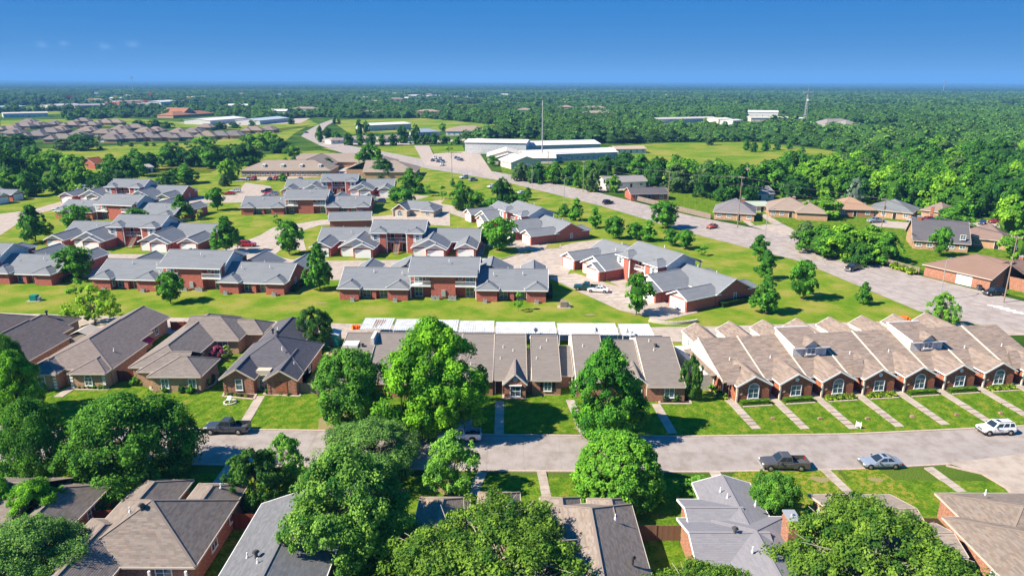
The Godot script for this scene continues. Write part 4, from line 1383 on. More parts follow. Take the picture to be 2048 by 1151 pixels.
func grounds() -> void:
	var s := Shape.new()
	var R := 26000.0
	s.quad(Vector3(-R, 0, 3000), Vector3(R, 0, 3000), Vector3(R, 0, -R), Vector3(-R, 0, -R), Vector3.UP)
	part("ground", s, mats["wild"], self).set_meta("kind", "structure")
	var hs := Shape.new()
	for i in 14:
		for j in 40:
			var q := []
			for e in [[0, 0], [0, 1], [1, 1], [1, 0]]:
				var d: float = 6800.0 + 1500.0 * (i + e[0])
				var a: float = deg_to_rad(-50.0 + 2.5 * (j + e[1]))
				var p := Vector2(sin(a) * d, -cos(a) * d)
				q.append(Vector3(p.x, rise(p) - 0.4, p.y))
			hs.face(PackedVector3Array([q[0], q[1], q[2]]), Vector3.UP)
			hs.face(PackedVector3Array([q[0], q[2], q[3]]), Vector3.UP)
	part("hills", hs, mats["wild"], self).set_meta("kind", "structure")
	ground_sheet("lawn", [Vector2(-135.1, -115.9), Vector2(-235.2, -245.7), Vector2(-201.4, -318.6), Vector2(-186.1, -435.5), Vector2(-134.5, -496.6), Vector2(-105.2, -459.3), Vector2(-48.6, -392.0), Vector2(-6.0, -341.5), Vector2(34.1, -270.3), Vector2(58.9, -215.2), Vector2(77.7, -183.4), Vector2(86.2, -138.7), Vector2(95.9, -129.8), Vector2(42.7, -117.4)], 0.02, mats["meadow"])
	ground_sheet("lawn", [Vector2(-125, -76.5), Vector2(90, -74), Vector2(95, -40), Vector2(-125, -40)], 0.08, mats["lush"])
	ground_sheet("lawn", [Vector2(-125, -88.2), Vector2(-70, -87.5), Vector2(-27, -86.9), Vector2(23, -85.5), Vector2(46, -86.3), Vector2(57, -87.3), Vector2(72, -88.9), Vector2(92, -92), Vector2(92, -108), Vector2(30, -118.5), Vector2(-30, -120.5), Vector2(-125, -128)], 0.08, mats["lush"])
	ground_sheet("dry_lawn", [Vector2(35.6, -76.6), Vector2(40.3, -77.0), Vector2(40.1, -69.4), Vector2(29.8, -67.4), Vector2(24.0, -70.3), Vector2(27.5, -76.3)], 0.1, mats["patchy"])
	ground_sheet("dry_lawn", [Vector2(40.8, -77.1), Vector2(45.4, -77.4), Vector2(47.6, -69.4), Vector2(41.6, -68.9)], 0.1, mats["patchy"])
	# bare earth under the big trees and worn spots on the open grass
	rng.seed = 99
	for q in [[Vector2(-10.7, -88.4), 3.6], [Vector2(-23.4, -89.1), 3.2], [Vector2(12.5, -86.8), 2.6], [Vector2(12.9, -71.2), 2.6], [Vector2(-16.9, -72.1), 3.4], [Vector2(-7.0, -72.7), 2.2], [Vector2(25.6, -136.9), 0.8], [Vector2(52.7, -138.4), 0.9], [Vector2(64.3, -147.6), 0.7], [Vector2(-40.9, -144.0), 0.9], [Vector2(-47.1, -145.0), 0.5], [Vector2(16.1, -136.8), 0.9], [Vector2(10.6, -147.0), 0.6], [Vector2(-70.6, -132.8), 0.8], [Vector2(23.8, -71.8), 1.2], [Vector2(37.3, -74.6), 0.9], [Vector2(43.9, -74.6), 0.6], [Vector2(-61.8, -188.5), 1.4], [Vector2(-41.3, -70.0), 3.0], [Vector2(-45.0, -71.5), 3.2]]:
		var ring := []
		for k in 11:
			var a := TAU * k / 11.0
			ring.append(q[0] + Vector2(cos(a) * 1.5, sin(a) * 0.9) * q[1] * (0.65 + 0.5 * rng.randf()))
		ground_sheet("bare_earth", ring, 0.105, mats["earth"])
	# fields beyond the apartments
	ground_sheet("field", [Vector2(-273.9, -400.8), Vector2(-334.5, -497.8), Vector2(-303.1, -522.8), Vector2(-268.5, -550.4), Vector2(-189.8, -535.2), Vector2(-168.2, -454.3), Vector2(-158.6, -369.2), Vector2(-184.7, -358.3), Vector2(-220.7, -367.7)], 0.02, mats["field"])
	ground_sheet("field", [Vector2(-138.6, -511.9), Vector2(-74.0, -534.8), Vector2(-50.3, -406.6), Vector2(-16.2, -383.6), Vector2(-14.5, -360.3), Vector2(-50.0, -404.1), Vector2(-94.9, -456.4)], 0.03, mats["field"])
	ground_sheet("field", [Vector2(-61.0, -526.7), Vector2(-37.6, -536.1), Vector2(-32.6, -488.8), Vector2(-52.8, -477.5)], 0.03, mats["field"])
	ground_sheet("field", [Vector2(79.7, -540.1), Vector2(129.9, -569.3), Vector2(192.1, -576.4), Vector2(223.1, -515.8), Vector2(228.9, -472.4), Vector2(194.5, -413.0), Vector2(153.8, -376.7), Vector2(84.0, -431.6), Vector2(68.4, -484.7)], 0.03, mats["field"])
	ground_sheet("field", [Vector2(-227.0, -894.0), Vector2(-115.7, -951.1), Vector2(-13.9, -799.2), Vector2(-7.3, -700.0), Vector2(-85.1, -696.6), Vector2(-148.4, -653.0)], 0.03, mats["field"])
	ground_sheet("field", [Vector2(-621.7, -871.5), Vector2(-506.3, -927.6), Vector2(-377.5, -840.5), Vector2(-251.5, -892.6), Vector2(-211.8, -789.3), Vector2(-224.3, -690.4), Vector2(-385.5, -762.5), Vector2(-539.7, -754.9)], 0.03, mats["field"])
	ground_sheet("field", [Vector2(-269.7, -647.9), Vector2(-222.6, -788.7), Vector2(-203.8, -670.4), Vector2(-175.0, -535.7), Vector2(-223.4, -525.5)], 0.03, mats["field"])
	ground_sheet("field", [Vector2(-175.2, -2115.2), Vector2(62.9, -2288.6), Vector2(64.5, -2082.7), Vector2(-162.8, -1964.8)], 0.05, mats["patchy"])
	ground_sheet("field", [Vector2(224.7, -2103.4), Vector2(424.6, -2161.7), Vector2(422.4, -2008.3), Vector2(211.9, -1982.6)], 0.05, mats["field"])
	ground_sheet("field", [Vector2(660.0, -1503.3), Vector2(773.9, -1482.4), Vector2(727.3, -1392.2), Vector2(626.0, -1425.3)], 0.05, mats["field"])
	ground_sheet("field", [Vector2(-755.5, -1062.0), Vector2(-734.6, -1157.9), Vector2(-653.5, -1051.9), Vector2(-682.1, -957.5)], 0.05, mats["field"])
	ground_sheet("field", [Vector2(1047.4, -1538.2), Vector2(1149.9, -1547.5), Vector2(1055.7, -1419.6), Vector2(1002.9, -1472.3)], 0.05, mats["field"])
	ground_sheet("lawn", [Vector2(-3.5, -339.7), Vector2(39.6, -306.7), Vector2(40.5, -323.7), Vector2(56.6, -286.5), Vector2(76.0, -241.2), Vector2(86.4, -221.7), Vector2(97.0, -195.9), Vector2(114.5, -149.6), Vector2(115.0, -117.9), Vector2(242.5, -263.9), Vector2(138.4, -411.5), Vector2(-7.1, -407.7)], 0.02, mats["lush"])

func rise(p: Vector2) -> float:   # the land climbs gently towards the horizon
	if hill_noise == null:
		hill_noise = FastNoiseLite.new()
		hill_noise.seed = 3
		hill_noise.frequency = 0.00022
	return smoothstep(7000.0, 22000.0, p.length()) * (36.0 + 22.0 * hill_noise.get_noise_2d(p.x, p.y))

func roads() -> void:
	var curb_far := [Vector2(-125, -88.2), Vector2(-70, -87.4), Vector2(-42.9, -87.0), Vector2(-27.7, -86.7), Vector2(-1.6, -85.6), Vector2(23.5, -85.3), Vector2(46.2, -86.1), Vector2(57, -87.1), Vector2(71.7, -88.6), Vector2(95, -92)]
	var curb_near := [Vector2(-125, -79.5), Vector2(-36, -77.6), Vector2(-3.3, -76.4), Vector2(23.2, -76.3), Vector2(42.1, -77.0), Vector2(55.2, -78.3), Vector2(65.7, -79.9), Vector2(95, -83)]
	paved_strip("street", curb_near, curb_far, 4.6, 2, 0.012, "street")
	kerb("kerb", curb_far, 0.06)
	kerb("kerb", curb_near.slice(0, 6), 0.06)
	ground_sheet("driveway", [Vector2(55.0, -78.5), Vector2(66.3, -80.9), Vector2(83.6, -82.0), Vector2(65.7, -61.5), Vector2(58.4, -64.8), Vector2(57.8, -68.7), Vector2(58.4, -72.7), Vector2(57.7, -75.8)], 0.095, mats["concrete_1"])
	kerb("driveway_kerb", [Vector2(54.5, -77.9), Vector2(57.8, -76.0), Vector2(58.6, -73.0), Vector2(58.0, -68.9), Vector2(58.5, -64.8)], 0.1)
	# alley behind the two rows
	paved_strip("alley", [Vector2(-125, -128.3), Vector2(-30, -122.5), Vector2(30, -121), Vector2(100, -125.5)], [Vector2(-117.8, -138.1), Vector2(-99.0, -136.3), Vector2(-63.0, -133.8), Vector2(-30.0, -130.5), Vector2(7.4, -128.7), Vector2(36.9, -129.6), Vector2(86.7, -134.2)], 5.2, 2, 0.10, "concrete")
	# avenue
	var near := [Vector2(113.9, -99.0), Vector2(98.0, -126.1), Vector2(86.0, -138.4), Vector2(77.5, -182.8), Vector2(58.9, -215.2), Vector2(34.1, -270.3), Vector2(-6.0, -341.5), Vector2(-48.6, -392.0)]
	var far := [Vector2(135.7, -120.6), Vector2(112.6, -147.0), Vector2(99.3, -173.2), Vector2(85.5, -219.4), Vector2(64.1, -249.5), Vector2(38.0, -302.4), Vector2(-6.5, -372.8), Vector2(-50.2, -430.7)]
	var av := paved_strip("avenue", near, far, 6.2, 5, 0.04, "avenue")
	ground_sheet("avenue", [Vector2(-48.6, -392.0), Vector2(-105.2, -459.3), Vector2(-144.0, -532.4), Vector2(-185.6, -626.8), Vector2(-199.5, -691.5), Vector2(-219.3, -817.9), Vector2(-229.9, -918.4), Vector2(-223.0, -918.8), Vector2(-203.6, -789.7), Vector2(-178.9, -664.7), Vector2(-149.4, -584.0), Vector2(-121.7, -533.2), Vector2(-74.0, -466.7), Vector2(-50.2, -430.7)], 0.05, mats["avenue_1"])
	ground_sheet("side_road", [Vector2(-144.0, -532.4), Vector2(-138.7, -541.3), Vector2(-78.2, -543.4), Vector2(-10.6, -610.7), Vector2(-8.7, -627.9), Vector2(-78.1, -571.5), Vector2(-146.4, -564.2)], 0.06, mats["concrete_2"])
	# faded lane marks and the crossing at the right edge
	for k in 24:
		var t := k / 24.0
		for l in [0.2, 0.4, 0.6, 0.8]:
			var a := line_at(near, t).lerp(line_at(far, t), l)
			var b := line_at(near, t + 0.008).lerp(line_at(far, t + 0.008), l)
			var s := Shape.new()
			s.beam(Vector3(a.x, 0.0585, a.y), Vector3(b.x, 0.0585, b.y), 0.12, 0.004)
			part("lane_mark", s, mats["worn_line"], av)
	for k in 5:
		var a: Vector2 = Vector2(102.9, -144.3).lerp(Vector2(105.5, -137.9), k / 5.0)
		var b := a + Vector2(2.6, 1.2)
		var s := Shape.new()
		s.beam(Vector3(a.x, 0.0585, a.y), Vector3(b.x, 0.0585, b.y), 0.6, 0.004)
		part("crossing_bar", s, mats["line"], av)
	rng.seed = 515
	for k in 34:
		var t := rng.randf()
		var l := rng.randf() * 0.9
		var a := line_at(near, t).lerp(line_at(far, t), l)
		var s := Shape.new()
		var lean := (rng.randf() - 0.5) * 0.03
		for j in 5:
			var b := line_at(near, clampf(t + lean * j * 0.3 + 0.002 * rng.randf(), 0.0, 1.0)).lerp(line_at(far, clampf(t + lean * j * 0.3, 0.0, 1.0)), l + 0.05 * (j + 1) * (0.8 + 0.4 * rng.randf()))
			s.beam(Vector3(a.x, 0.0585, a.y), Vector3(b.x, 0.0585, b.y), 0.13, 0.004)
			a = b
		part("tar_seam", s, mats["tar"], av)
	# darker streaks that traffic leaves along the lane joints
	for l in [0.2, 0.4, 0.6, 0.8]:
		var s := Shape.new()
		for j in 60:
			var a := line_at(near, j / 60.0).lerp(line_at(far, j / 60.0), l)
			var b := line_at(near, (j + 1) / 60.0).lerp(line_at(far, (j + 1) / 60.0), l)
			s.beam(Vector3(a.x, 0.0565, a.y), Vector3(b.x, 0.0565, b.y), 0.45, 0.002)
		part("lane_joint", s, mats["lane_joint"], av)
	# streets on the far side
	ground_sheet("side_street", [Vector2(79.6, -230.6), Vector2(88.4, -234.2), Vector2(91.5, -222.6), Vector2(89.5, -213.4), Vector2(84.9, -217.8)], 0.06, mats["concrete_2"])
	ground_sheet("driveway", [Vector2(79.6, -230.6), Vector2(81.8, -232.3), Vector2(83.7, -255.9), Vector2(80.6, -252.8)], 0.065, mats["concrete_1"])
	ground_sheet("driveway", [Vector2(89.8, -251.0), Vector2(88.5, -236.8), Vector2(89.9, -222.6), Vector2(92.1, -224.2), Vector2(92.2, -237.8), Vector2(92.7, -253.0)], 0.067, mats["concrete_3"])
	ground_sheet("side_road", [Vector2(39.4, -305.3), Vector2(60.2, -317.7), Vector2(84.8, -334.6), Vector2(85.3, -341.7), Vector2(55.0, -327.2), Vector2(37.1, -314.1)], 0.06, mats["concrete_2"])
	ground_sheet("side_street", [Vector2(120.0, -231.2), Vector2(135.6, -223.2), Vector2(174.3, -232.0), Vector2(181.9, -242.8), Vector2(144.0, -235.0), Vector2(127.0, -242.0)], 0.06, mats["concrete_2"])
	# school drives and car park
	ground_sheet("school_drive", [Vector2(-74.0, -534.8), Vector2(-62.7, -535.2), Vector2(-46.8, -433.6), Vector2(-22.2, -392.7), Vector2(-30.3, -478.2), Vector2(-21.5, -471.7), Vector2(-10.5, -372.7), Vector2(-5.3, -343.3), Vector2(-14.5, -360.3), Vector2(-17.4, -379.1), Vector2(-50.0, -404.1)], 0.07, mats["concrete_1"])
	ground_sheet("school_car_park", [Vector2(-52.4, -474.1), Vector2(-32.6, -488.8), Vector2(-26.2, -464.9), Vector2(-17.8, -388.1), Vector2(-50.6, -409.1), Vector2(-51.7, -439.3)], 0.085, mats["concrete_2"])
	ground_sheet("mall_car_park", [Vector2(-385.2, -819.3), Vector2(-320.7, -913.1), Vector2(-265.2, -942.1), Vector2(-244.7, -826.7), Vector2(-307.3, -766.3)], 0.06, mats["concrete_1"])
	ground_sheet("yard", [Vector2(168.4, -848.5), Vector2(214.3, -820.4), Vector2(225.7, -710.3), Vector2(157.1, -737.9)], 0.06, mats["concrete_1"])
	ground_sheet("yard", [Vector2(314.6, -745.2), Vector2(337.1, -715.2), Vector2(383.1, -717.3), Vector2(433.6, -802.8), Vector2(385.3, -819.3)], 0.06, mats["concrete_1"])
	# courts between the apartment blocks
	ground_sheet("court", [Vector2(-167.1, -170.6), Vector2(-138.7, -184.1), Vector2(-134.0, -189.3), Vector2(-81.9, -187.7), Vector2(-80.8, -193.7), Vector2(-55.3, -181.2), Vector2(-8.7, -184.0), Vector2(-4.7, -163.1), Vector2(-48.8, -162.6), Vector2(-54.4, -169.5), Vector2(-74.4, -169.3), Vector2(-123.0, -161.8), Vector2(-151.2, -153.1)], 0.05, mats["concrete_1"])
	ground_sheet("court", [Vector2(-9.3, -181.8), Vector2(-7.7, -194.6), Vector2(-3.3, -183.0), Vector2(1.5, -191.7), Vector2(5.1, -194.8), Vector2(16.6, -179.4), Vector2(29.3, -147.2), Vector2(27.9, -133.7), Vector2(30.9, -133.7), Vector2(38.9, -139.6), Vector2(31.9, -161.3), Vector2(18.0, -194.9), Vector2(6.9, -208.0), Vector2(-6.8, -239.9), Vector2(-20.2, -268.2), Vector2(-29.3, -282.4), Vector2(-34.8, -277.4), Vector2(-21.7, -251.1), Vector2(-10.9, -232.7), Vector2(-10.9, -215.0)], 0.055, mats["concrete_3"])
	ground_sheet("car_park", [Vector2(9.0, -165.1), Vector2(15.8, -169.8), Vector2(39.3, -138.9), Vector2(30.9, -133.7), Vector2(22.7, -139.8)], 0.075, mats["concrete_0"])
	ground_sheet("court", [Vector2(-80.1, -183.1), Vector2(-82.2, -193.6), Vector2(-78.6, -214.0), Vector2(-78.6, -225.7), Vector2(-66.5, -238.9), Vector2(-47.2, -246.8), Vector2(-23.3, -259.4), Vector2(-20.7, -229.1), Vector2(-32.7, -232.3), Vector2(-45.1, -235.6), Vector2(-64.2, -230.1), Vector2(-67.7, -220.3), Vector2(-58.6, -193.9), Vector2(-63.3, -185.6), Vector2(-74.2, -185.5)], 0.06, mats["concrete_2"])
	ground_sheet("court", [Vector2(-168.8, -205.6), Vector2(-158.9, -212.9), Vector2(-172.0, -246.7), Vector2(-168.7, -267.9), Vector2(-158.5, -270.4), Vector2(-107.6, -274.8), Vector2(-94.6, -283.7), Vector2(-48.3, -287.1), Vector2(-39.4, -282.2), Vector2(-34.5, -292.7), Vector2(-50.0, -297.8), Vector2(-100.0, -294.1), Vector2(-110.9, -320.5), Vector2(-126.5, -331.8), Vector2(-116.8, -293.8), Vector2(-179.5, -286.0), Vector2(-178.6, -256.7), Vector2(-193.0, -236.9)], 0.05, mats["concrete_1"])
	ground_sheet("court", [Vector2(-133.2, -336.9), Vector2(-117.7, -340.8), Vector2(-92.5, -356.5), Vector2(-80.3, -371.1), Vector2(-83.2, -405.8), Vector2(-100.5, -437.9), Vector2(-93.3, -393.2), Vector2(-98.5, -360.3), Vector2(-135.6, -349.7)], 0.055, mats["concrete_4"])
	ground_sheet("court", [Vector2(6.4, -191.7), Vector2(18.8, -204.7), Vector2(28.4, -209.7), Vector2(33.3, -201.5), Vector2(18.3, -183.2)], 0.065, mats["concrete_4"])
	ground_sheet("court", [Vector2(-8.7, -185.1), Vector2(-2.7, -183.0), Vector2(2.2, -189.9), Vector2(10.8, -194.8), Vector2(16.6, -179.4), Vector2(13.8, -168.4), Vector2(8.9, -166.4), Vector2(-4.7, -163.1)], 0.058, mats["concrete_2"])
	# planted islands with kerbs
	for isle in [[Vector2(-8.2, -187.4), Vector2(-3.3, -183.5), Vector2(2.2, -189.9), Vector2(1.6, -196.6), Vector2(-3.6, -201.0), Vector2(-7.9, -197.7)], [Vector2(-65.7, -186.7), Vector2(-57.9, -181.2), Vector2(-54.8, -186.8), Vector2(-60.3, -193.9), Vector2(-66.0, -193.8)], [Vector2(9.4, -196.1), Vector2(13.8, -197.4), Vector2(14.4, -201.3), Vector2(10.4, -201.9)], [Vector2(14.6, -184.3), Vector2(16.5, -181.0), Vector2(17.5, -186.0), Vector2(15.7, -187.7)], [Vector2(-28.3, -272.7), Vector2(-11.0, -257.5), Vector2(-6.6, -264.0), Vector2(-20.4, -285.1), Vector2(-27.8, -287.5)]]:
		ground_sheet("planted_island", isle, 0.16, mats["meadow"])
		var ring: Array = isle.duplicate()
		ring.append(isle[0])
		kerb("island_kerb", ring, 0.11)
	# parking lines
	for k in 11:
		var a: Vector2 = Vector2(10.2, -164.2).lerp(Vector2(25.5, -142.9), k / 10.0)
		var b: Vector2 = Vector2(16.0, -165.1).lerp(Vector2(30.2, -145.1), k / 10.0)
		var s := Shape.new()
		s.beam(Vector3(a.x, 0.082, a.y), Vector3(b.x, 0.082, b.y), 0.14, 0.006)
		part(numbered("parking_line"), s, mats["line"], self).set_meta("kind", "structure")

func line_at(line: Array, t: float) -> Vector2:
	var total := 0.0
	for k in line.size() - 1:
		total += line[k].distance_to(line[k + 1])
	var left := clampf(t, 0.0, 1.0) * total
	for k in line.size() - 1:
		var d: float = line[k].distance_to(line[k + 1])
		if left <= d or k == line.size() - 2:
			return line[k].lerp(line[k + 1], left / d)
		left -= d
	return line[-1]

func near_side_houses() -> void:
	var brown := Color(0.245, 0.205, 0.18)
	var look := {"course": 0.19, "tab": 0.5, "vary": 0.34, "trim": "trim_tan"}
	var a := thing("house", "brick house with a brown hipped roof in the lower left corner, behind trees", "house", Vector3(0, 0.1, 0))
	shell(a, [[-50.4, -45.0, -68.4, -57.0, 2.8, 0.5, "z", "h", "h"], [-57.5, -49.8, -69.6, -60.0, 2.8, 0.5, "x", "h", "n"], [-57.0, -47.0, -61.5, -50.0, 2.8, 0.5, "x", "h", "h"]], "brick_orange", brown, look)
	opening(a, "window", -45.0, 0.9, -65.0, 90, 1.4, 1.5)
	a = thing("house", "large house with a brown shingled pyramid roof and round roof vent at lower left", "house", Vector3(0, 0.1, 0))
	shell(a, [[-41.4, -29.8, -65.4, -55.4, 2.8, 0.56, "z", "h", "h"], [-34.6, -29.85, -68.6, -58.0, 2.78, 0.52, "z", "h", "n"], [-41.3, -36.4, -69.4, -58.0, 2.76, 0.52, "z", "h", "n"], [-42.8, -36.8, -62.0, -47.0, 2.74, 0.5, "z", "h", "h"]], "brick_orange", brown, look)
	vents(a, [[-36.2, 5.75, -59.6, "turbine"], [-37.4, 5.5, -59.6, "pipe"], [-31.4, 3.9, -66.4, "pipe"]])
	opening(a, "window", -29.8, 0.9, -60.0, 90, 1.4, 1.5)
	opening(a, "window", -29.8, 0.9, -64.4, 90, 1.0, 1.5)
	opening(a, "window", -32.6, 0.9, -55.4, 0, 1.6, 1.6)
	for x in [-33.6, -30.2]:
		piece("porch_post", a, Vector3(x, 0, -54.7), Vector3(x + 0.2, 2.5, -54.5), "white")
	piece("patio_floor", a, Vector3(-34.0, 0, -55.4), Vector3(-29.8, 0.12, -51.0), "concrete_1")
	var p := thing("patio_table", "table under a bright blue cover on the patio below the pyramid roof", "table", Vector3(-31.8, 0.2, -53.4))
	piece("table_cover", p, Vector3(-0.8, 0.66, -0.5), Vector3(0.8, 0.74, 0.5), "blue_tarp")
	for q in [[-0.7, -0.4], [0.7, -0.4], [-0.7, 0.4], [0.7, 0.4]]:
		piece("leg", p, Vector3(q[0] - 0.04, 0, q[1] - 0.04), Vector3(q[0] + 0.04, 0.66, q[1] + 0.04), "steel_dark")
	a = thing("house", "long house with a low grey gable roof beside the brown pyramid roof", "house", Vector3(0, 0.1, 0))
	shell(a, [[-26.1, -17.2, -64.4, -46.0, 2.9, 0.36, "z", "g", "g"], [-22.0, -16.0, -68.4, -62.0, 2.86, 0.34, "z", "g", "n"]], "brick_orange", Color(0.185, 0.19, 0.205), {"course": 0.19, "tab": 0.5, "vary": 0.26, "trim": "white"})
	vents(a, [[-20.4, 4.1, -57.6, "turbine"], [-22.9, 4.3, -53.6, "pipe"], [-23.4, 4.2, -54.6, "turbine"], [-24.4, 3.8, -55.0, "pipe"]])
	a = thing("house", "brown-roofed house with two small front hips under the spreading oak", "house", Vector3(0, 0.1, 0))
	shell(a, [[-9.5, -4.9, -66.2, -57.2, 2.7, 0.56, "z", "h", "h"], [-3.2, 0.5, -67.2, -57.2, 2.7, 0.56, "z", "h", "h"], [-9.4, 0.4, -62.5, -57.0, 2.66, 0.5, "x", "h", "h"]], "brick_tan", Color(0.29, 0.23, 0.18), look)
	a = thing("house", "tan-roofed house with two front hips and one long ridge, bottom centre", "house", Vector3(0, 0.1, 0))
	shell(a, [[3.3, 12.4, -64.9, -44.0, 2.8, 0.56, "z", "h", "h"], [3.5, 7.0, -66.2, -61.0, 2.76, 0.62, "z", "h", "n"], [8.6, 12.2, -66.0, -61.0, 2.76, 0.62, "z", "h", "n"]], "brick_tan", Color(0.29, 0.24, 0.205), look)
	vents(a, [[10.3, 4.6, -60.0, "pipe"], [11.0, 4.2, -54.0, "turbine"]])
	a = thing("house", "house with a lavender-grey cross-gabled roof and tall brick chimney", "house", Vector3(0, 0.1, 0))
	shell(a, [[20.8, 26.4, -69.0, -58.0, 2.7, 0.32, "z", "g", "n"], [18.4, 24.0, -65.8, -60.4, 2.7, 0.34, "x", "g", "n"], [17.6, 25.0, -62.4, -54.0, 2.7, 0.34, "x", "g", "n"], [19.4, 27.9, -62.6, -46.0, 2.76, 0.35, "z", "h", "g"]], "brick_orange", Color(0.262, 0.256, 0.28), {"course": 0.19, "tab": 0.55, "vary": 0.13, "trim": "white"})
	chimney(a, 27.0, -58.4, 1.0, 1.7, 5.9, "brick_orange")
	vents(a, [[21.6, 4.3, -58.2, "turbine"], [22.4, 4.3, -55.4, "pipe"], [25.2, 4.2, -63.0, "pipe"], [22.6, 3.6, -66.4, "pipe"], [23.0, 3.6, -65.2, "pipe"]])
	a = thing("house", "low tan-roofed house right of the brick chimney, half behind a tree", "house", Vector3(0, 0.1, 0))
	shell(a, [[32.9, 41.0, -66.6, -58.0, 2.8, 0.30, "x", "g", "g"], [33.6, 43.0, -61.4, -57.0, 2.78, 0.32, "x", "g", "g"]], "brick_tan", Color(0.34, 0.28, 0.235), look)
	opening(a, "window", 32.9, 0.8, -64.5, -90, 1.4, 1.5)
	a = thing("house", "orange brick house with a tan-brown hipped roof in the lower right corner", "house", Vector3(0, 0.1, 0))
	shell(a, [[47.0, 60.0, -67.0, -57.0, 2.8, 0.36, "x", "h", "h"], [45.2, 62.0, -62.6, -44.0, 2.78, 0.36, "x", "h", "h"]], "brick_orange", Color(0.262, 0.215, 0.182), look)
	vents(a, [[52.0, 4.3, -59.6, "turbine"], [50.4, 4.2, -65.2, "pipe"]])
	opening(a, "window", 45.2, 0.9, -55.0, -90, 1.4, 1.5)
	ground_sheet("flower_bed", [Vector2(44.0, -66.8), Vector2(46.9, -66.8), Vector2(46.9, -62.7), Vector2(44.0, -62.7)], 0.12, mats["mulch"])
	# back fences between the houses
	fence("red-brown plank fence between the lower left brick house and the pyramid roof", Vector2(-45.0, -65.2), Vector2(-41.5, -65.2), 1.9, "fence_red", "garden fences")
	fence("red-brown plank fence between the pyramid roof and the low grey roof", Vector2(-29.8, -64.6), Vector2(-26.2, -64.6), 1.9, "fence_red", "garden fences")
	fence("plank fence in deep shade under the tall maple", Vector2(-16.8, -61.0), Vector2(-9.6, -61.0), 1.9, "fence_red", "garden fences")
	fence("dark brown plank fence left of the lavender-grey roof", Vector2(12.6, -62.8), Vector2(17.6, -62.8), 1.9, "fence", "garden fences")
	fence("brown plank fence right of the tall brick chimney", Vector2(29.0, -62.2), Vector2(33.0, -62.2), 1.9, "fence", "garden fences")
	fence("short grey plank fence at the orange brick house's corner", Vector2(44.6, -60.6), Vector2(45.2, -62.6), 1.7, "fence_grey", "garden fences")
	for w in [["curving pale path from the street to the two-hipped tan roof", Vector2(3.7, -76.2), Vector2(4.1, -70.2), 1.1], ["path in shade left of the middle lawn beyond the big oak", Vector2(-3.6, -76.0), Vector2(-4.5, -71.2), 1.2], ["path from the street towards the lavender-grey roof", Vector2(25.0, -76.4), Vector2(25.2, -72.9), 1.3], ["path from the street to the low tan roof beside the dry lawn", Vector2(38.8, -76.9), Vector2(39.6, -71.2), 1.2], ["path from the street towards the lower right corner house", Vector2(52.0, -77.4), Vector2(52.9, -72.0), 1.2], ["path in tree shade from the street to the pyramid-roofed house", Vector2(-35.0, -77.6), Vector2(-35.0, -72.6), 1.3]]:
		walk(w[0], w[1], w[2], w[3], 6, 0.16)

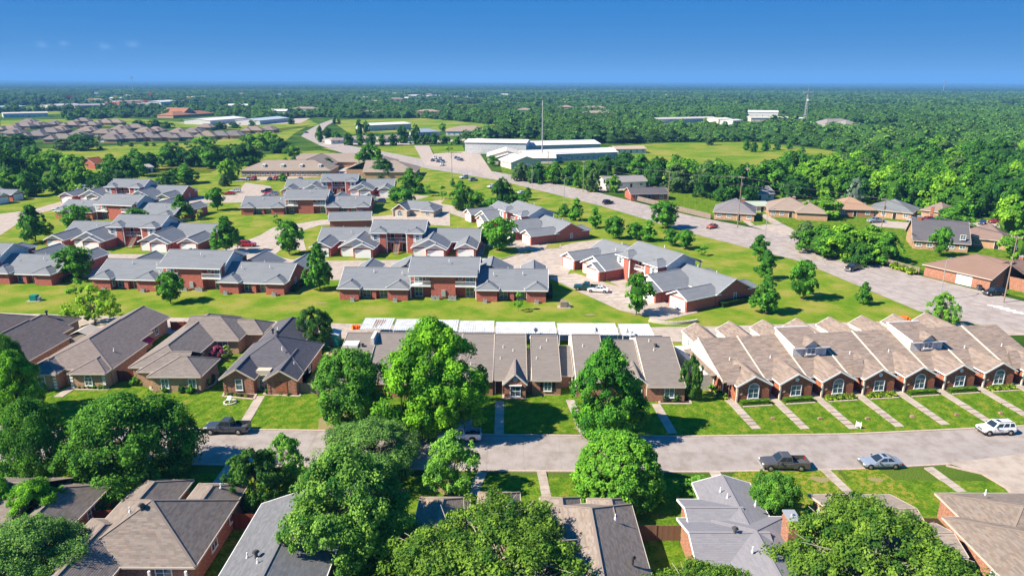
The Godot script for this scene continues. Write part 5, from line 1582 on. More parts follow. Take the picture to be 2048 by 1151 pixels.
func far_side_houses() -> void:
	var look := {"course": 0.2, "tab": 0.6, "vary": 0.26, "trim": "trim_tan"}
	var plum := Color(0.185, 0.155, 0.15)
	var taupe := Color(0.25, 0.215, 0.195)
	var a := thing("house", "dark brown roof cut by the left picture edge beside the alley", "house", Vector3(0, 0.05, 0))
	shell(a, [[-104.0, -91.5, -126.5, -112.0, 2.8, 0.46, "z", "h", "h"]], "brick_brown", plum, look)
	a = thing("house", "long dark brown roof of three stepped parts with two turbine vents, far left", "house", Vector3(0, 0.05, 0))
	shell(a, [[-90.0, -82.4, -125.6, -118.0, 2.8, 0.46, "z", "h", "n"], [-90.4, -80.6, -120.6, -110.0, 2.84, 0.46, "z", "n", "n"], [-90.8, -78.0, -115.6, -100.0, 2.88, 0.46, "z", "n", "h"]], "brick_tan", plum, look)
	vents(a, [[-85.6, 4.9, -122.0, "turbine"], [-85.0, 5.2, -115.0, "turbine"]])
	a = thing("house", "house with a long plum-brown roof, light front hip and white corner quoins", "house", Vector3(0, 0.05, 0))
	shell(a, [[-74.6, -65.9, -126.4, -112.0, 2.8, 0.46, "z", "g", "n"], [-74.8, -65.0, -118.4, -108.0, 2.84, 0.46, "z", "n", "n"], [-75.0, -62.9, -112.4, -101.6, 2.88, 0.46, "z", "n", "h"], [-75.2, -70.4, -106.0, -99.6, 2.84, 0.44, "z", "n", "h"], [-68.0, -63.0, -106.0, -99.9, 2.84, 0.44, "z", "n", "h"]], "brick_tan", Color(0.24, 0.20, 0.185), look)
	opening(a, "arch", -65.6, 0.6, -99.88, 0, 1.2, 1.9)
	opening(a, "window", -72.6, 0.6, -99.58, 0, 1.1, 1.7)
	opening(a, "door", -69.2, 0.1, -101.58, 0, 1.1, 2.2)
	for x in [-70.4, -68.0, -63.0]:
		for k in 5:
			piece("corner_quoin", a, Vector3(x - 0.42, 0.15 + k * 0.52, -99.6 if x < -70 else -99.9), Vector3(x + 0.03, 0.5 + k * 0.52, -99.55 if x < -70 else -99.85), "white")
	opening(a, "window", -65.88, 0.9, -122.0, 90, 1.3, 1.5)
	var aw := Shape.new()
	aw.quad(Vector3(-65.0, 2.6, -117.0), Vector3(-65.0, 2.6, -113.4), Vector3(-63.6, 1.9, -113.4), Vector3(-63.6, 1.9, -117.0), Vector3.UP)
	aw.quad(Vector3(-63.6, 1.9, -117.0), Vector3(-63.6, 1.9, -113.4), Vector3(-63.6, 1.7, -113.4), Vector3(-63.6, 1.7, -117.0), Vector3.RIGHT)
	part("awning", aw, mats["awning"], a)
	vents(a, [[-64.6, 4.0, -106.0, "pipe"]])
	a = thing("house", "tan brick house round a small lawn court, with a light hipped front block", "house", Vector3(0, 0.05, 0))
	shell(a, [[-60.0, -52.2, -126.6, -102.6, 2.8, 0.48, "z", "h", "h"], [-58.0, -47.9, -124.4, -114.6, 2.84, 0.50, "x", "n", "h"], [-50.0, -44.9, -123.6, -118.0, 2.8, 0.5, "x", "n", "h"], [-57.8, -51.0, -107.6, -100.8, 2.84, 0.48, "x", "h", "n"], [-55.2, -47.8, -105.4, -98.8, 2.88, 0.50, "x", "h", "h"]], "brick_tan", taupe, look)
	opening(a, "window", -53.2, 0.7, -98.78, 0, 1.2, 1.6)
	opening(a, "window", -49.0, 0.7, -98.78, 0, 1.2, 1.6)
	opening(a, "window", -50.6, 0.4, -114.58, 0, 1.9, 2.0)
	opening(a, "window", -44.88, 0.9, -121.0, 90, 1.1, 1.4)
	a = thing("house", "red brick house with a charcoal hipped roof and arched front entry", "house", Vector3(0, 0.05, 0))
	shell(a, [[-43.6, -36.4, -124.0, -108.0, 2.8, 0.56, "z", "h", "n"], [-44.0, -32.8, -112.6, -101.0, 2.84, 0.60, "z", "h", "h"], [-44.0, -39.4, -106.4, -98.2, 2.8, 0.62, "z", "n", "g"], [-37.2, -32.8, -106.4, -97.9, 2.8, 0.62, "z", "n", "g"]], "brick_orange", Color(0.125, 0.122, 0.142), {"course": 0.2, "tab": 0.6, "vary": 0.22, "trim": "trim_tan"})
	piece("entry_wall", a, Vector3(-39.38, 0, -100.9), Vector3(-37.22, 3.3, -99.6), "stone")
	opening(a, "arch", -38.3, 0.06, -99.58, 0, 1.5, 2.6, "stone")
	opening(a, "window", -41.6, 0.7, -98.18, 0, 1.1, 1.8)
	piece("brick_panel", a, Vector3(-36.0, 0.5, -97.9), Vector3(-34.2, 2.3, -97.85), "brick_brown")
	for x in [-44.0, -39.8, -37.2, -33.2]:
		for k in 5:
			piece("corner_quoin", a, Vector3(x - 0.02, 0.15 + k * 0.52, -98.2 if x < -39 else -97.9), Vector3(x + 0.42, 0.5 + k * 0.52, -98.13 if x < -39 else -97.83), "brick_orange")
	opening(a, "window", -32.78, 0.9, -105.0, 90, 1.0, 1.5)
	vents(a, [[-39.6, 6.2, -109.0, "turbine"], [-38.7, 6.0, -108.6, "turbine"], [-39.8, 5.6, -112.0, "pipe"], [-36.4, 5.3, -103.6, "pipe"], [-34.0, 3.6, -101.4, "pipe"]])
	# garden bits
	var t := thing("garden_shed", "teal metal garden shed beside the alley", "shed", Vector3(-32.6, 0.05, -119.4))
	piece("shed_wall", t, Vector3(-1.3, 0, -1.3), Vector3(1.3, 2.3, 1.3), "teal")
	var sr := Shape.new()
	for d in [-1.0, 1.0]:
		sr.quad(Vector3(d * 1.5, 2.26, -1.45), Vector3(d * 1.5, 2.26, 1.45), Vector3(0, 2.65, 1.45), Vector3(0, 2.65, -1.45), Vector3(d, 2, 0))
	part("shed_roof", sr, mats["pale_metal"], t)
	piece("shed_door", t, Vector3(-0.5, 0.1, 1.3), Vector3(0.5, 1.9, 1.33), "steel_dark")
	t = thing("garden_shed", "grey garden shed with a small pitched roof between two brown roofs, left", "shed", Vector3(-77.6, 0.05, -119.5))
	piece("shed_wall", t, Vector3(-1.6, 0, -1.8), Vector3(1.6, 2.4, 1.8), "stone")
	sr = Shape.new()
	for d in [-1.0, 1.0]:
		sr.quad(Vector3(d * 1.8, 2.3, -2.0), Vector3(d * 1.8, 2.3, 2.0), Vector3(0, 3.1, 2.0), Vector3(0, 3.1, -2.0), Vector3(d, 2, 0))
	part("shed_roof", sr, mats["stone"], t)
	fence("grey plank side fence running back from the charcoal-roofed house", Vector2(-29.6, -97.5), Vector2(-29.4, -117.5), 1.8, "fence_grey", "garden fences")
	fence("grey plank front fence right of the charcoal-roofed house", Vector2(-32.7, -98.6), Vector2(-29.6, -98.4), 1.8, "fence_grey", "garden fences")
	fence("red-brown fence at the alley behind the plum-brown roof", Vector2(-65.5, -126.8), Vector2(-60.3, -126.8), 1.8, "fence_red", "garden fences")
	fence("red-brown gate fence between the quoined house and the court house", Vector2(-62.8, -103.0), Vector2(-60.2, -103.0), 1.8, "fence_red", "garden fences")
	fence("brown fence right of the court house by the alley", Vector2(-44.8, -124.4), Vector2(-41.0, -124.4), 1.8, "fence_red", "garden fences")
	for b in [["rock garden bed edge", Vector2(-31.6, -112.0)]]:
		for k in 9:
			rock_bit("pale rockery stone beside the grey side fence, %s from the front" % ordinal(k), b[1] + Vector2(0.9 * sin(k * 2.3), -k * 0.55), 0.55, "pale_rock", "rockery stones", 0.05)
	ground_sheet("garden_soil", [Vector2(-32.4, -98.9), Vector2(-29.7, -98.9), Vector2(-29.5, -117.0), Vector2(-32.0, -117.0)], 0.1, mats["dirt"])
	# beds with pale edging along the fronts
	for bed in [[[Vector2(-44.0, -97.4), Vector2(-38.9, -96.4), Vector2(-39.1, -98.1), Vector2(-44.2, -99.0)]], [[Vector2(-37.9, -98.0), Vector2(-32.2, -97.5), Vector2(-32.9, -99.5), Vector2(-38.1, -99.2)]], [[Vector2(-56.1, -99.7), Vector2(-48.3, -98.6), Vector2(-47.0, -102.0), Vector2(-48.3, -106.5), Vector2(-49.6, -106.5), Vector2(-49.3, -102.0), Vector2(-57.5, -102.5)]], [[Vector2(-67.7, -99.6), Vector2(-62.6, -99.6), Vector2(-63.8, -101.5), Vector2(-68.8, -101.4)]]]:
		var q: Array = bed[0]
		ground_sheet("flower_bed", q, 0.105, mats["mulch"])
		var ring: Array = q.duplicate()
		ring.append(q[0])
		kerb("bed_edging", ring, 0.1)
	var n := 0
	for q in [[Vector2(-68.0, -100.3)], [Vector2(-67.2, -100.1)], [Vector2(-66.5, -100.1)], [Vector2(-65.6, -100.0)], [Vector2(-64.8, -100.0)], [Vector2(-64.0, -100.0)], [Vector2(-63.3, -100.0)]]:
		bush("bush", "small round shrub under the arched window of the quoined house, %s from left" % ordinal(n), q[0].x, q[0].y, 0.8, 0.8, "clipped shrubs in front beds")
		n += 1
	n = 0
	for q in [[Vector2(-53.5, -99.1), 1.3], [Vector2(-50.6, -98.8), 1.3], [Vector2(-49.2, -98.6), 1.4], [Vector2(-48.9, -100.5), 1.5], [Vector2(-48.2, -101.2), 1.4], [Vector2(-48.1, -103.1), 1.3], [Vector2(-59.2, -101.5), 1.5]]:
		bush(["bush", "bush_dark"][n % 2], "rounded shrub before the tan court house's front block, %s in the bed" % ordinal(n), q[0].x, q[0].y, q[1], q[1] * 0.95, "clipped shrubs in front beds")
		n += 1
	n = 0
	for q in [[Vector2(-43.4, -97.9)], [Vector2(-42.7, -97.8)], [Vector2(-42.0, -97.6)], [Vector2(-41.2, -97.4)], [Vector2(-40.4, -97.3)], [Vector2(-37.2, -98.3)], [Vector2(-35.4, -98.0)], [Vector2(-34.0, -97.8)]]:
		bush(["bush_yellow", "bush_dark"][n % 2], "little shrub at the foot of the charcoal-roofed brick house, %s from left" % ordinal(n), q[0].x, q[0].y, 1.3 if n == 5 else 0.6, 0.9 if n == 5 else 0.5, "clipped shrubs in front beds")
		n += 1
	bush("bush_plum", "plum-red leafed shrub in the court of the tan brick house", -53.2 + 3.0, -111.5, 2.6, 2.4)
	tree("young_tree", "thin", "thin young tree on the small court lawn of the tan house", -48.2, -110.4, 3.4, 1.8)
	walk("straight pale path from the street to the arched entry of the charcoal-roofed house", Vector2(-37.4, -88.4), Vector2(-38.3, -97.6), 1.35, 7, 0.16)
	walk("shaded path to the recessed door of the quoined house", Vector2(-68.7, -96.9), Vector2(-68.6, -101.1), 1.4, 5, 0.16)
	var f := thing("stone_fountain", "small white fountain in a ring of stones on the front lawn", "fountain", Vector3(Vector2(-42.0, -95.2).x, 0.1, Vector2(-42.0, -95.2).y))
	for k in 14:
		var an := TAU * k / 14.0
		var st := Shape.new()
		st.box(Vector3(-0.17, 0, -0.12), Vector3(0.17, 0.16, 0.12))
		var so := part("edging_stone", st, mats["pale_rock"], f)
		so.position = Vector3(cos(an) * 0.85, 0, sin(an) * 0.85)
		so.rotation.y = PI / 2 - an
	var fs := Shape.new()
	fs.tube(Vector3.ZERO, Vector3(0, 0.9, 0), 0.14, 0.09, 8)
	fs.tube(Vector3(0, 0.5, 0), Vector3(0, 0.62, 0), 0.15, 0.45, 10)
	fs.tube(Vector3(0, 0.9, 0), Vector3(0, 1.0, 0), 0.1, 0.3, 10)
	part("basin", fs, mats["white"], f)

# ---------------------------------------------------------------- grey town houses with white carports
func grey_unit(label: String, x0: float, x1: float, zf: float, eave: float, zr: float, top: float, o := {}) -> Node3D:
	var t := thing("town_house", label, "town house", Vector3(x0, 0.05, zf), 0.0, "grey-roofed town houses in a row")
	var W := x1 - x0
	var d := zr - zf
	var tone := Color(0.232, 0.203, 0.186)
	rng.seed = hash(label)
	var s := Shape.new()
	shingles(s, PackedVector3Array([Vector3(0, eave, 0.4), Vector3(W, eave, 0.4), Vector3(W, top, d), Vector3(0, top, d)]), 0.22, 0.8, tone, 0.16)
	shingles(s, PackedVector3Array([Vector3(0, top - 2.2, d - 5.6), Vector3(W, top - 2.2, d - 5.6), Vector3(W, top, d), Vector3(0, top, d)]), 0.22, 0.8, tone, 0.16)
	part("roof", s, mats["shingle"], t)
	var w := Shape.new()
	w.quad(Vector3(0, 0, 0), Vector3(W, 0, 0), Vector3(W, eave, 0), Vector3(0, eave, 0), Vector3(0, 0, 1))
	part("wall", w, mats["brick_orange"], t)
	var e := Shape.new()
	for x in [0.01, W - 0.01]:
		e.face(PackedVector3Array([Vector3(x, 0, 0), Vector3(x, eave, 0), Vector3(x, top - 0.03, d), Vector3(x, top - 2.2, d - 5.5), Vector3(x, 0, d - 5.5)]), Vector3(-1 if x < 1 else 1, 0, 0))
	e.quad(Vector3(0, 0, d - 5.5), Vector3(W, 0, d - 5.5), Vector3(W, top - 2.2, d - 5.5), Vector3(0, top - 2.2, d - 5.5), Vector3(0, 0, -1))
	part("side_wall", e, mats["siding"], t)
	var tr := Shape.new()
	tr.beam(Vector3(0, eave - 0.1, 0.43), Vector3(W, eave - 0.1, 0.43), 0.06, 0.2)
	tr.beam(Vector3(-0.03, eave - 0.05, 0.4), Vector3(-0.03, top + 0.0, d), 0.06, 0.18)
	tr.beam(Vector3(W + 0.03, eave - 0.05, 0.4), Vector3(W + 0.03, top + 0.0, d), 0.06, 0.18)
	part("fascia", tr, mats["trim_tan"], t)
	var cp := Shape.new()
	cp.col = Color(tone.r * 1.1, tone.g * 1.1, tone.b * 1.1)
	cp.beam(Vector3(0, top + 0.04, d), Vector3(W, top + 0.04, d), 0.3, 0.06)
	part("ridge_cap", cp, mats["shingle"], t)
	if o.has("window"):
		opening(t, "window", o.window, 0.7, 0.02, 0, 1.5, 1.6)
	if o.has("shutters"):
		opening(t, "window", o.shutters, 0.7, 0.02, 0, 1.2, 1.6)
		for q in [-0.95, 0.95]:
			piece("shutter", t, Vector3(o.shutters + q - 0.2, 0.7, 0.0), Vector3(o.shutters + q + 0.2, 2.3, 0.06), "door_dark")
	if o.has("vents"):
		var vs := []
		for q in o.vents:
			vs.append([q[0], eave + (top - eave) * q[1], d * q[1], q[2]])
		vents(t, vs)
	return t

func grey_row() -> void:
	var left_end := grey_unit("grey-roofed town house at the row's left end, with a white framed skylight wall", -27.3, -22.2, -95.0, 2.6, -109.6, 5.9, {"vents": [[3.2, 0.72, "turbine"], [2.6, 0.58, "pipe"], [3.5, 0.45, "pipe"]]})
	piece("clerestory", left_end, Vector3(0.2, 3.2, -12.2), Vector3(2.5, 5.4, -10.2), "siding")
	opening(left_end, "window", 1.35, 4.2, -10.18, 0, 1.8, 0.7)
	piece("party_wall", left_end, Vector3(4.5, 3.0, -14.4), Vector3(5.0, 6.3, -11.0), "siding")
	grey_unit("grey-roofed town house mostly hidden by the tall bright maple, left half", -22.0, -15.2, -97.0, 2.6, -109.6, 5.9)
	grey_unit("grey-roofed town house mostly hidden by the tall bright maple, right half", -15.0, -8.2, -97.4, 2.6, -109.4, 5.9)
	grey_unit("grey-roofed town house just right of the tall bright maple, with a small roof well", -8.0, -2.9, -98.0, 2.6, -109.3, 5.9, {"vents": [[1.8, 0.5, "pipe"], [1.6, 0.3, "pipe"]], "window": 1.0})
	var u := grey_unit("town house with a steep brick front gable and white picture window", -2.8, 2.3, -98.4, 2.6, -109.0, 5.9, {"vents": [[1.4, 0.68, "pipe"], [3.0, 0.6, "pipe"], [1.0, 0.42, "pipe"]]})
	shell(u, [[1.7, 4.9, -4.2, 1.4, 2.5, 0.95, "z", "n", "g"]], "brick_orange", Color(0.252, 0.22, 0.20), {"course": 0.22, "tab": 0.8, "vary": 0.16, "trim": "siding", "ov": 0.25})
	opening(u, "window", 3.35, 0.35, 1.42, 0, 1.6, 1.7)
	piece("window_hood", u, Vector3(2.4, 2.12, 1.4), Vector3(4.3, 2.26, 1.7), "white")
	opening(u, "round_vent", 3.35, 3.1, 1.42, 0, 0.6, 0.6)
	opening(u, "door", 0.85, 0.1, 0.02, 0, 1.0, 2.1)
	u = grey_unit("narrow low grey roof between the brick gable house and the shuttered one", 2.32, 3.0, -98.9, 2.3, -107.0, 4.2)
	grey_unit("grey-roofed town house with a shuttered white window in a brick front", 3.1, 7.5, -98.2, 2.6, -108.6, 5.9, {"shutters": 2.4, "vents": [[2.6, 0.86, "pipe"], [1.5, 0.68, "pipe"], [0.8, 0.44, "pipe"]]})
	u = grey_unit("low grey porch roof between the shuttered house and a white side wall", 7.6, 9.6, -100.8, 2.3, -108.0, 4.2)
	piece("porch_post", u, Vector3(1.7, 0, 0.2), Vector3(1.85, 2.2, 0.35), "white")
	grey_unit("grey-roofed town house left behind the cone-shaped tree, white sidewall to its left", 9.8, 14.4, -97.6, 2.7, -108.2, 6.2, {"vents": [[1.6, 0.72, "pipe"]]})
	u = grey_unit("grey-roofed town house right behind the cone-shaped tree, with a low brick gable", 14.5, 20.0, -97.8, 2.5, -107.8, 5.4, {"vents": [[3.0, 0.6, "pipe"]]})
	shell(u, [[2.6, 6.2, -4.6, 1.5, 2.45, 0.8, "z", "n", "g"]], "brick_orange", Color(0.252, 0.22, 0.20), {"course": 0.22, "tab": 0.8, "vary": 0.16, "trim": "siding", "ov": 0.25})
	opening(u, "window", 4.6, 0.7, 1.52, 0, 0.9, 1.5)
	grey_unit("grey-roofed town house at the row's right end, white wall along its left side", 20.2, 25.9, -96.0, 2.6, -107.4, 6.1, {"window": 3.4, "vents": [[2.8, 0.78, "turbine"], [2.4, 0.7, "pipe"], [2.0, 0.9, "pipe"]]})
	# carports of white sheet with standing ribs
	var n := 0
	for c in [[-28.0, -22.3, -120.9], [-21.9, -16.0, -120.4], [-15.8, -10.0, -120.0], [-9.8, -3.3, -119.5], [-3.0, 8.1, -118.9], [8.4, 19.3, -118.3], [19.8, 25.6, -118.0]]:
		var where: String = ["with rust-brown streaks, at the left end of the row", "second from the left end of the row", "third from the left, behind the tall maple", "behind the small roof well", "long, behind the brick gable house", "long, behind the cone-shaped tree", "short, at the right end of the row"][n]
		var k := thing("carport", "white ribbed metal carport, " + where, "carport", Vector3(c[0], 0.1, c[2]), 0.0, "white carports on the alley")
		var W: float = c[1] - c[0]
		var s := Shape.new()
		s.hexa(PackedVector3Array([Vector3(0, 2.35, 0), Vector3(W, 2.35, 0), Vector3(W, 2.6, -5.6), Vector3(0, 2.6, -5.6), Vector3(0, 2.42, 0), Vector3(W, 2.42, 0), Vector3(W, 2.67, -5.6), Vector3(0, 2.67, -5.6)]))
		part("roof_sheet", s, mats["white_metal"], k)
		var ribs := int(W / 0.42)
		for j in ribs + 1:
			var x := 0.05 + (W - 0.1) * j / ribs
			var r := Shape.new()
			r.beam(Vector3(x, 2.44, 0.02), Vector3(x, 2.69, -5.62), 0.05, 0.06)
			part("rib", r, mats["white_metal"], k)
		for x in [0.2, W - 0.2]:
			for z in [-0.4, -5.2]:
				piece("post", k, Vector3(x - 0.06, 0, z - 0.06), Vector3(x + 0.06, 2.36, z + 0.06), "white")
		if n == 0:
			for j in 5:
				var r := Shape.new()
				r.beam(Vector3(2.4 + 0.42 * j, 2.45 + 0.05 * (j % 2), -0.6 - 0.3 * j), Vector3(2.4 + 0.42 * j, 2.683, -4.6), 0.16, 0.02)
				part("rust_streak", r, mats["rock"], k)
		n += 1
	# dishes on the carports
	n = 0
	for d in [[4.2, -118.6], [14.6, -114.6], [19.9, -114.2], [21.4, -118.0]]:
		var o := thing("satellite_dish", "grey satellite dish at the carports, %s from the left" % ordinal(n), "satellite dish", Vector3(d[0], 3.9 if n in [1, 2] else 2.4, d[1]), 20.0 * n, "satellite dishes")
		var s := Shape.new()
		s.tube(Vector3(0, -0.2, 0), Vector3(0, 0.7, 0), 0.04, 0.04, 6)
		part("mast", s, mats["steel"], o)
		s = Shape.new()
		s.tube(Vector3(0, 0.85, 0.0), Vector3(0.1, 0.92, 0.12), 0.2, 0.42, 12)
		part("dish", s, mats["pale_metal"], o)
		n += 1
	# walks and beds before the grey row
	walk("straight path from the street to the door beside the brick gable", Vector2(-1.7, -85.8), Vector2(-1.8, -96.1), 1.3, 7, 0.16)
	walk("path from the street to the low porch, left of the cone-shaped tree", Vector2(9.9, -85.9), Vector2(8.8, -96.5), 1.3, 7, 0.16)
	walk("path from the street right of the cone-shaped tree", Vector2(22.0, -86.0), Vector2(21.5, -95.3), 1.3, 7, 0.16)
	walk("path in the shade of the tall bright maple", Vector2(-6.0, -86.1), Vector2(-5.7, -96.4), 1.3, 6, 0.16)
	for q in [[Vector2(-1.3, -96.8), Vector2(2.0, -96.8), Vector2(2.0, -98.3), Vector2(-1.3, -98.2)], [Vector2(3.4, -98.3), Vector2(7.4, -98.3), Vector2(7.3, -99.4), Vector2(3.4, -99.3)], [Vector2(22.1, -95.3), Vector2(26.8, -95.3), Vector2(27.0, -99.3), Vector2(22.3, -97.2)]]:
		ground_sheet("flower_bed", q, 0.105, mats["mulch"])
		var ring: Array = q.duplicate()
		ring.append(q[0])
		kerb("bed_edging", ring, 0.1)
	bush("bush_dark", "round dark green shrub under the end town house's window, left one", Vector2(23.2, -96.3).x, Vector2(23.2, -96.3).y, 1.7, 1.2, "shrubs before the grey row")
	bush("bush_dark", "round dark green shrub under the end town house's window, right one", Vector2(24.8, -96.5).x, Vector2(24.8, -96.5).y, 1.8, 1.2, "shrubs before the grey row")
	fence("grey plank fence between the two rows, behind the round bush", Vector2(26.6, -104.5), Vector2(27.6, -117.5), 1.9, "fence_grey", "garden fences")

# ---------------------------------------------------------------- tan town houses
func tan_row() -> void:
	var dir := Vector2(0.9908, -0.1354)
	var words := ["first from the left, arched window and a lean-to porch roof", "second from the left, wide window under a plain brick gable", "third from the left, arched window and a dormer above", "fourth from the left, wide window and a lean-to porch roof", "fifth from the left, tall arched window, no dormer", "sixth from the left, wide window and a dormer above", "seventh from the left, arched window, before the parked white suv", "eighth, cut by the right picture edge"]
	for k in 8:
		var p := Vector2(31.9, -98.0) + dir * 6.81 * k
		row_unit("tan-roofed brick town house, " + words[k], Vector3(p.x, 0.05, p.y), 7.8, k in [0, 2, 4, 6], k in [2, 5], k in [0, 3, 7], 6.81)
		# garage at the back
		var q := Vector2(31.2, -120.2) + dir * 6.56 * k
		var g := thing("garage", "tan-roofed white garage on the alley, %s from the left" % ordinal(k), "garage", Vector3(q.x, 0.05, q.y), 7.8, "garages behind the tan row")
		shell(g, [[0.0, 4.7, 0.0, 9.4, 2.55, 0.56, "z", "g", "g"]], "cream", Color(0.295, 0.233, 0.197), {"course": 0.24, "tab": 0.75, "vary": 0.42, "ov": 0.2, "trim": "white"})
		opening(g, "garage_door", 2.35, 0.05, -0.03, 180, 3.0, 2.1)
		opening(g, "window", -0.02, 1.0, 3.2, -90, 0.8, 1.0)
		# path with steps, hedge or clipped balls under the window
		var a := p + dir * 0.75 + Vector2(0.1354, 0.9908) * 2.6
		var b := Vector2(a.x + 0.95, -87.4 - maxf(0.0, (a.x - 46.0)) * 0.10)
		walk("pale slab path with low steps to the %s tan town house" % ordinal(k), a, b, 1.25, 8, 0.24, 3)
		var h := p + dir * 4.0 + Vector2(0.1354, 0.9908) * 3.4
		if k in [0, 1, 4, 5]:
			hedge("clipped box hedge under the window of the %s tan town house" % ordinal(k), h.x, h.y, 7.8, 4.4, 0.9, 0.8, "hedge", "hedges before the tan row")
		else:
			for j in 5:
				var c := h + dir * (j - 2) * 0.95
				bush("bush_yellow", "yellow-green clipped ball, %s of five before the %s tan town house" % [ordinal(j), ordinal(k)], c.x, c.y, 1.05, 0.95, "clipped balls before the tan row")
		var r0 := p + dir * 1.8 + Vector2(0.1354, 0.9908) * 4.0
		kerb("bed_edging", [r0, r0 + dir * 4.6], 0.1)
		ground_sheet("flower_bed", [r0, r0 + dir * 4.6, r0 + dir * 4.6 - Vector2(0.1354, 0.9908) * 1.4, r0 - Vector2(0.1354, 0.9908) * 1.4], 0.1, mats["mulch"])
		if k < 7:
			var m := Vector2(a.x + 4.2, -90.4 - maxf(0.0, (a.x - 46.0)) * 0.09)
			rock_bit("small brown rock on the lawn right of the %s tan house's path" % ordinal(k), m, 0.55, "rock", "rocks on the front lawns")
	var e := Node3D.new()
	# lower white wing at the row's left end
	e = thing("side_wing", "low cream wing with a narrow tan lean-to roof at the tan row's left end", "house wing", Vector3(28.2, 0.05, -109.5), 7.8)
	piece("wing_wall", e, Vector3(0, 0, -3.0), Vector3(3.4, 2.6, 9.5), "cream")
	var s := Shape.new()
	shingles(s, PackedVector3Array([Vector3(1.0, 2.62, 10.2), Vector3(3.5, 2.9, 10.2), Vector3(3.5, 2.9, -1.0), Vector3(1.0, 2.62, -1.0)]), 0.24, 0.75, Color(0.272, 0.215, 0.182), 0.4)
	part("wing_roof", s, mats["shingle"], e)
	opening(e, "window", 2.4, 0.8, 9.52, 0, 1.0, 1.5)
	kerb("bed_edging", [Vector2(31.0, -105.7), Vector2(30.9, -100.3), Vector2(31.8, -97.7), Vector2(32.6, -96.5), Vector2(33.8, -95.7)], 0.1)
	for k in 4:
		var c: Vector2 = [Vector2(31.3, -100.6), Vector2(31.6, -99.4), Vector2(32.0, -98.3), Vector2(32.2, -97.2)][k]
		bush(["bush", "bush_yellow"][k % 2], "flowering shrub in the curved bed at the tan row's left end, %s along" % ordinal(k), c.x, c.y, 1.4, 1.1, "shrubs in the curved bed")
	var sign := thing("yard_sign", "small white yard sign on the lawn before the fourth tan house", "sign", Vector3(Vector2(48.1, -87.7).x, 0.1, Vector2(48.1, -87.7).y), -35.0)
	piece("sign_panel", sign, Vector3(-0.36, 0.25, -0.02), Vector3(0.36, 0.9, 0.02), "white")
	for x in [-0.34, 0.28]:
		piece("sign_leg", sign, Vector3(x, 0, -0.03), Vector3(x + 0.06, 1.05, -0.021), "white")

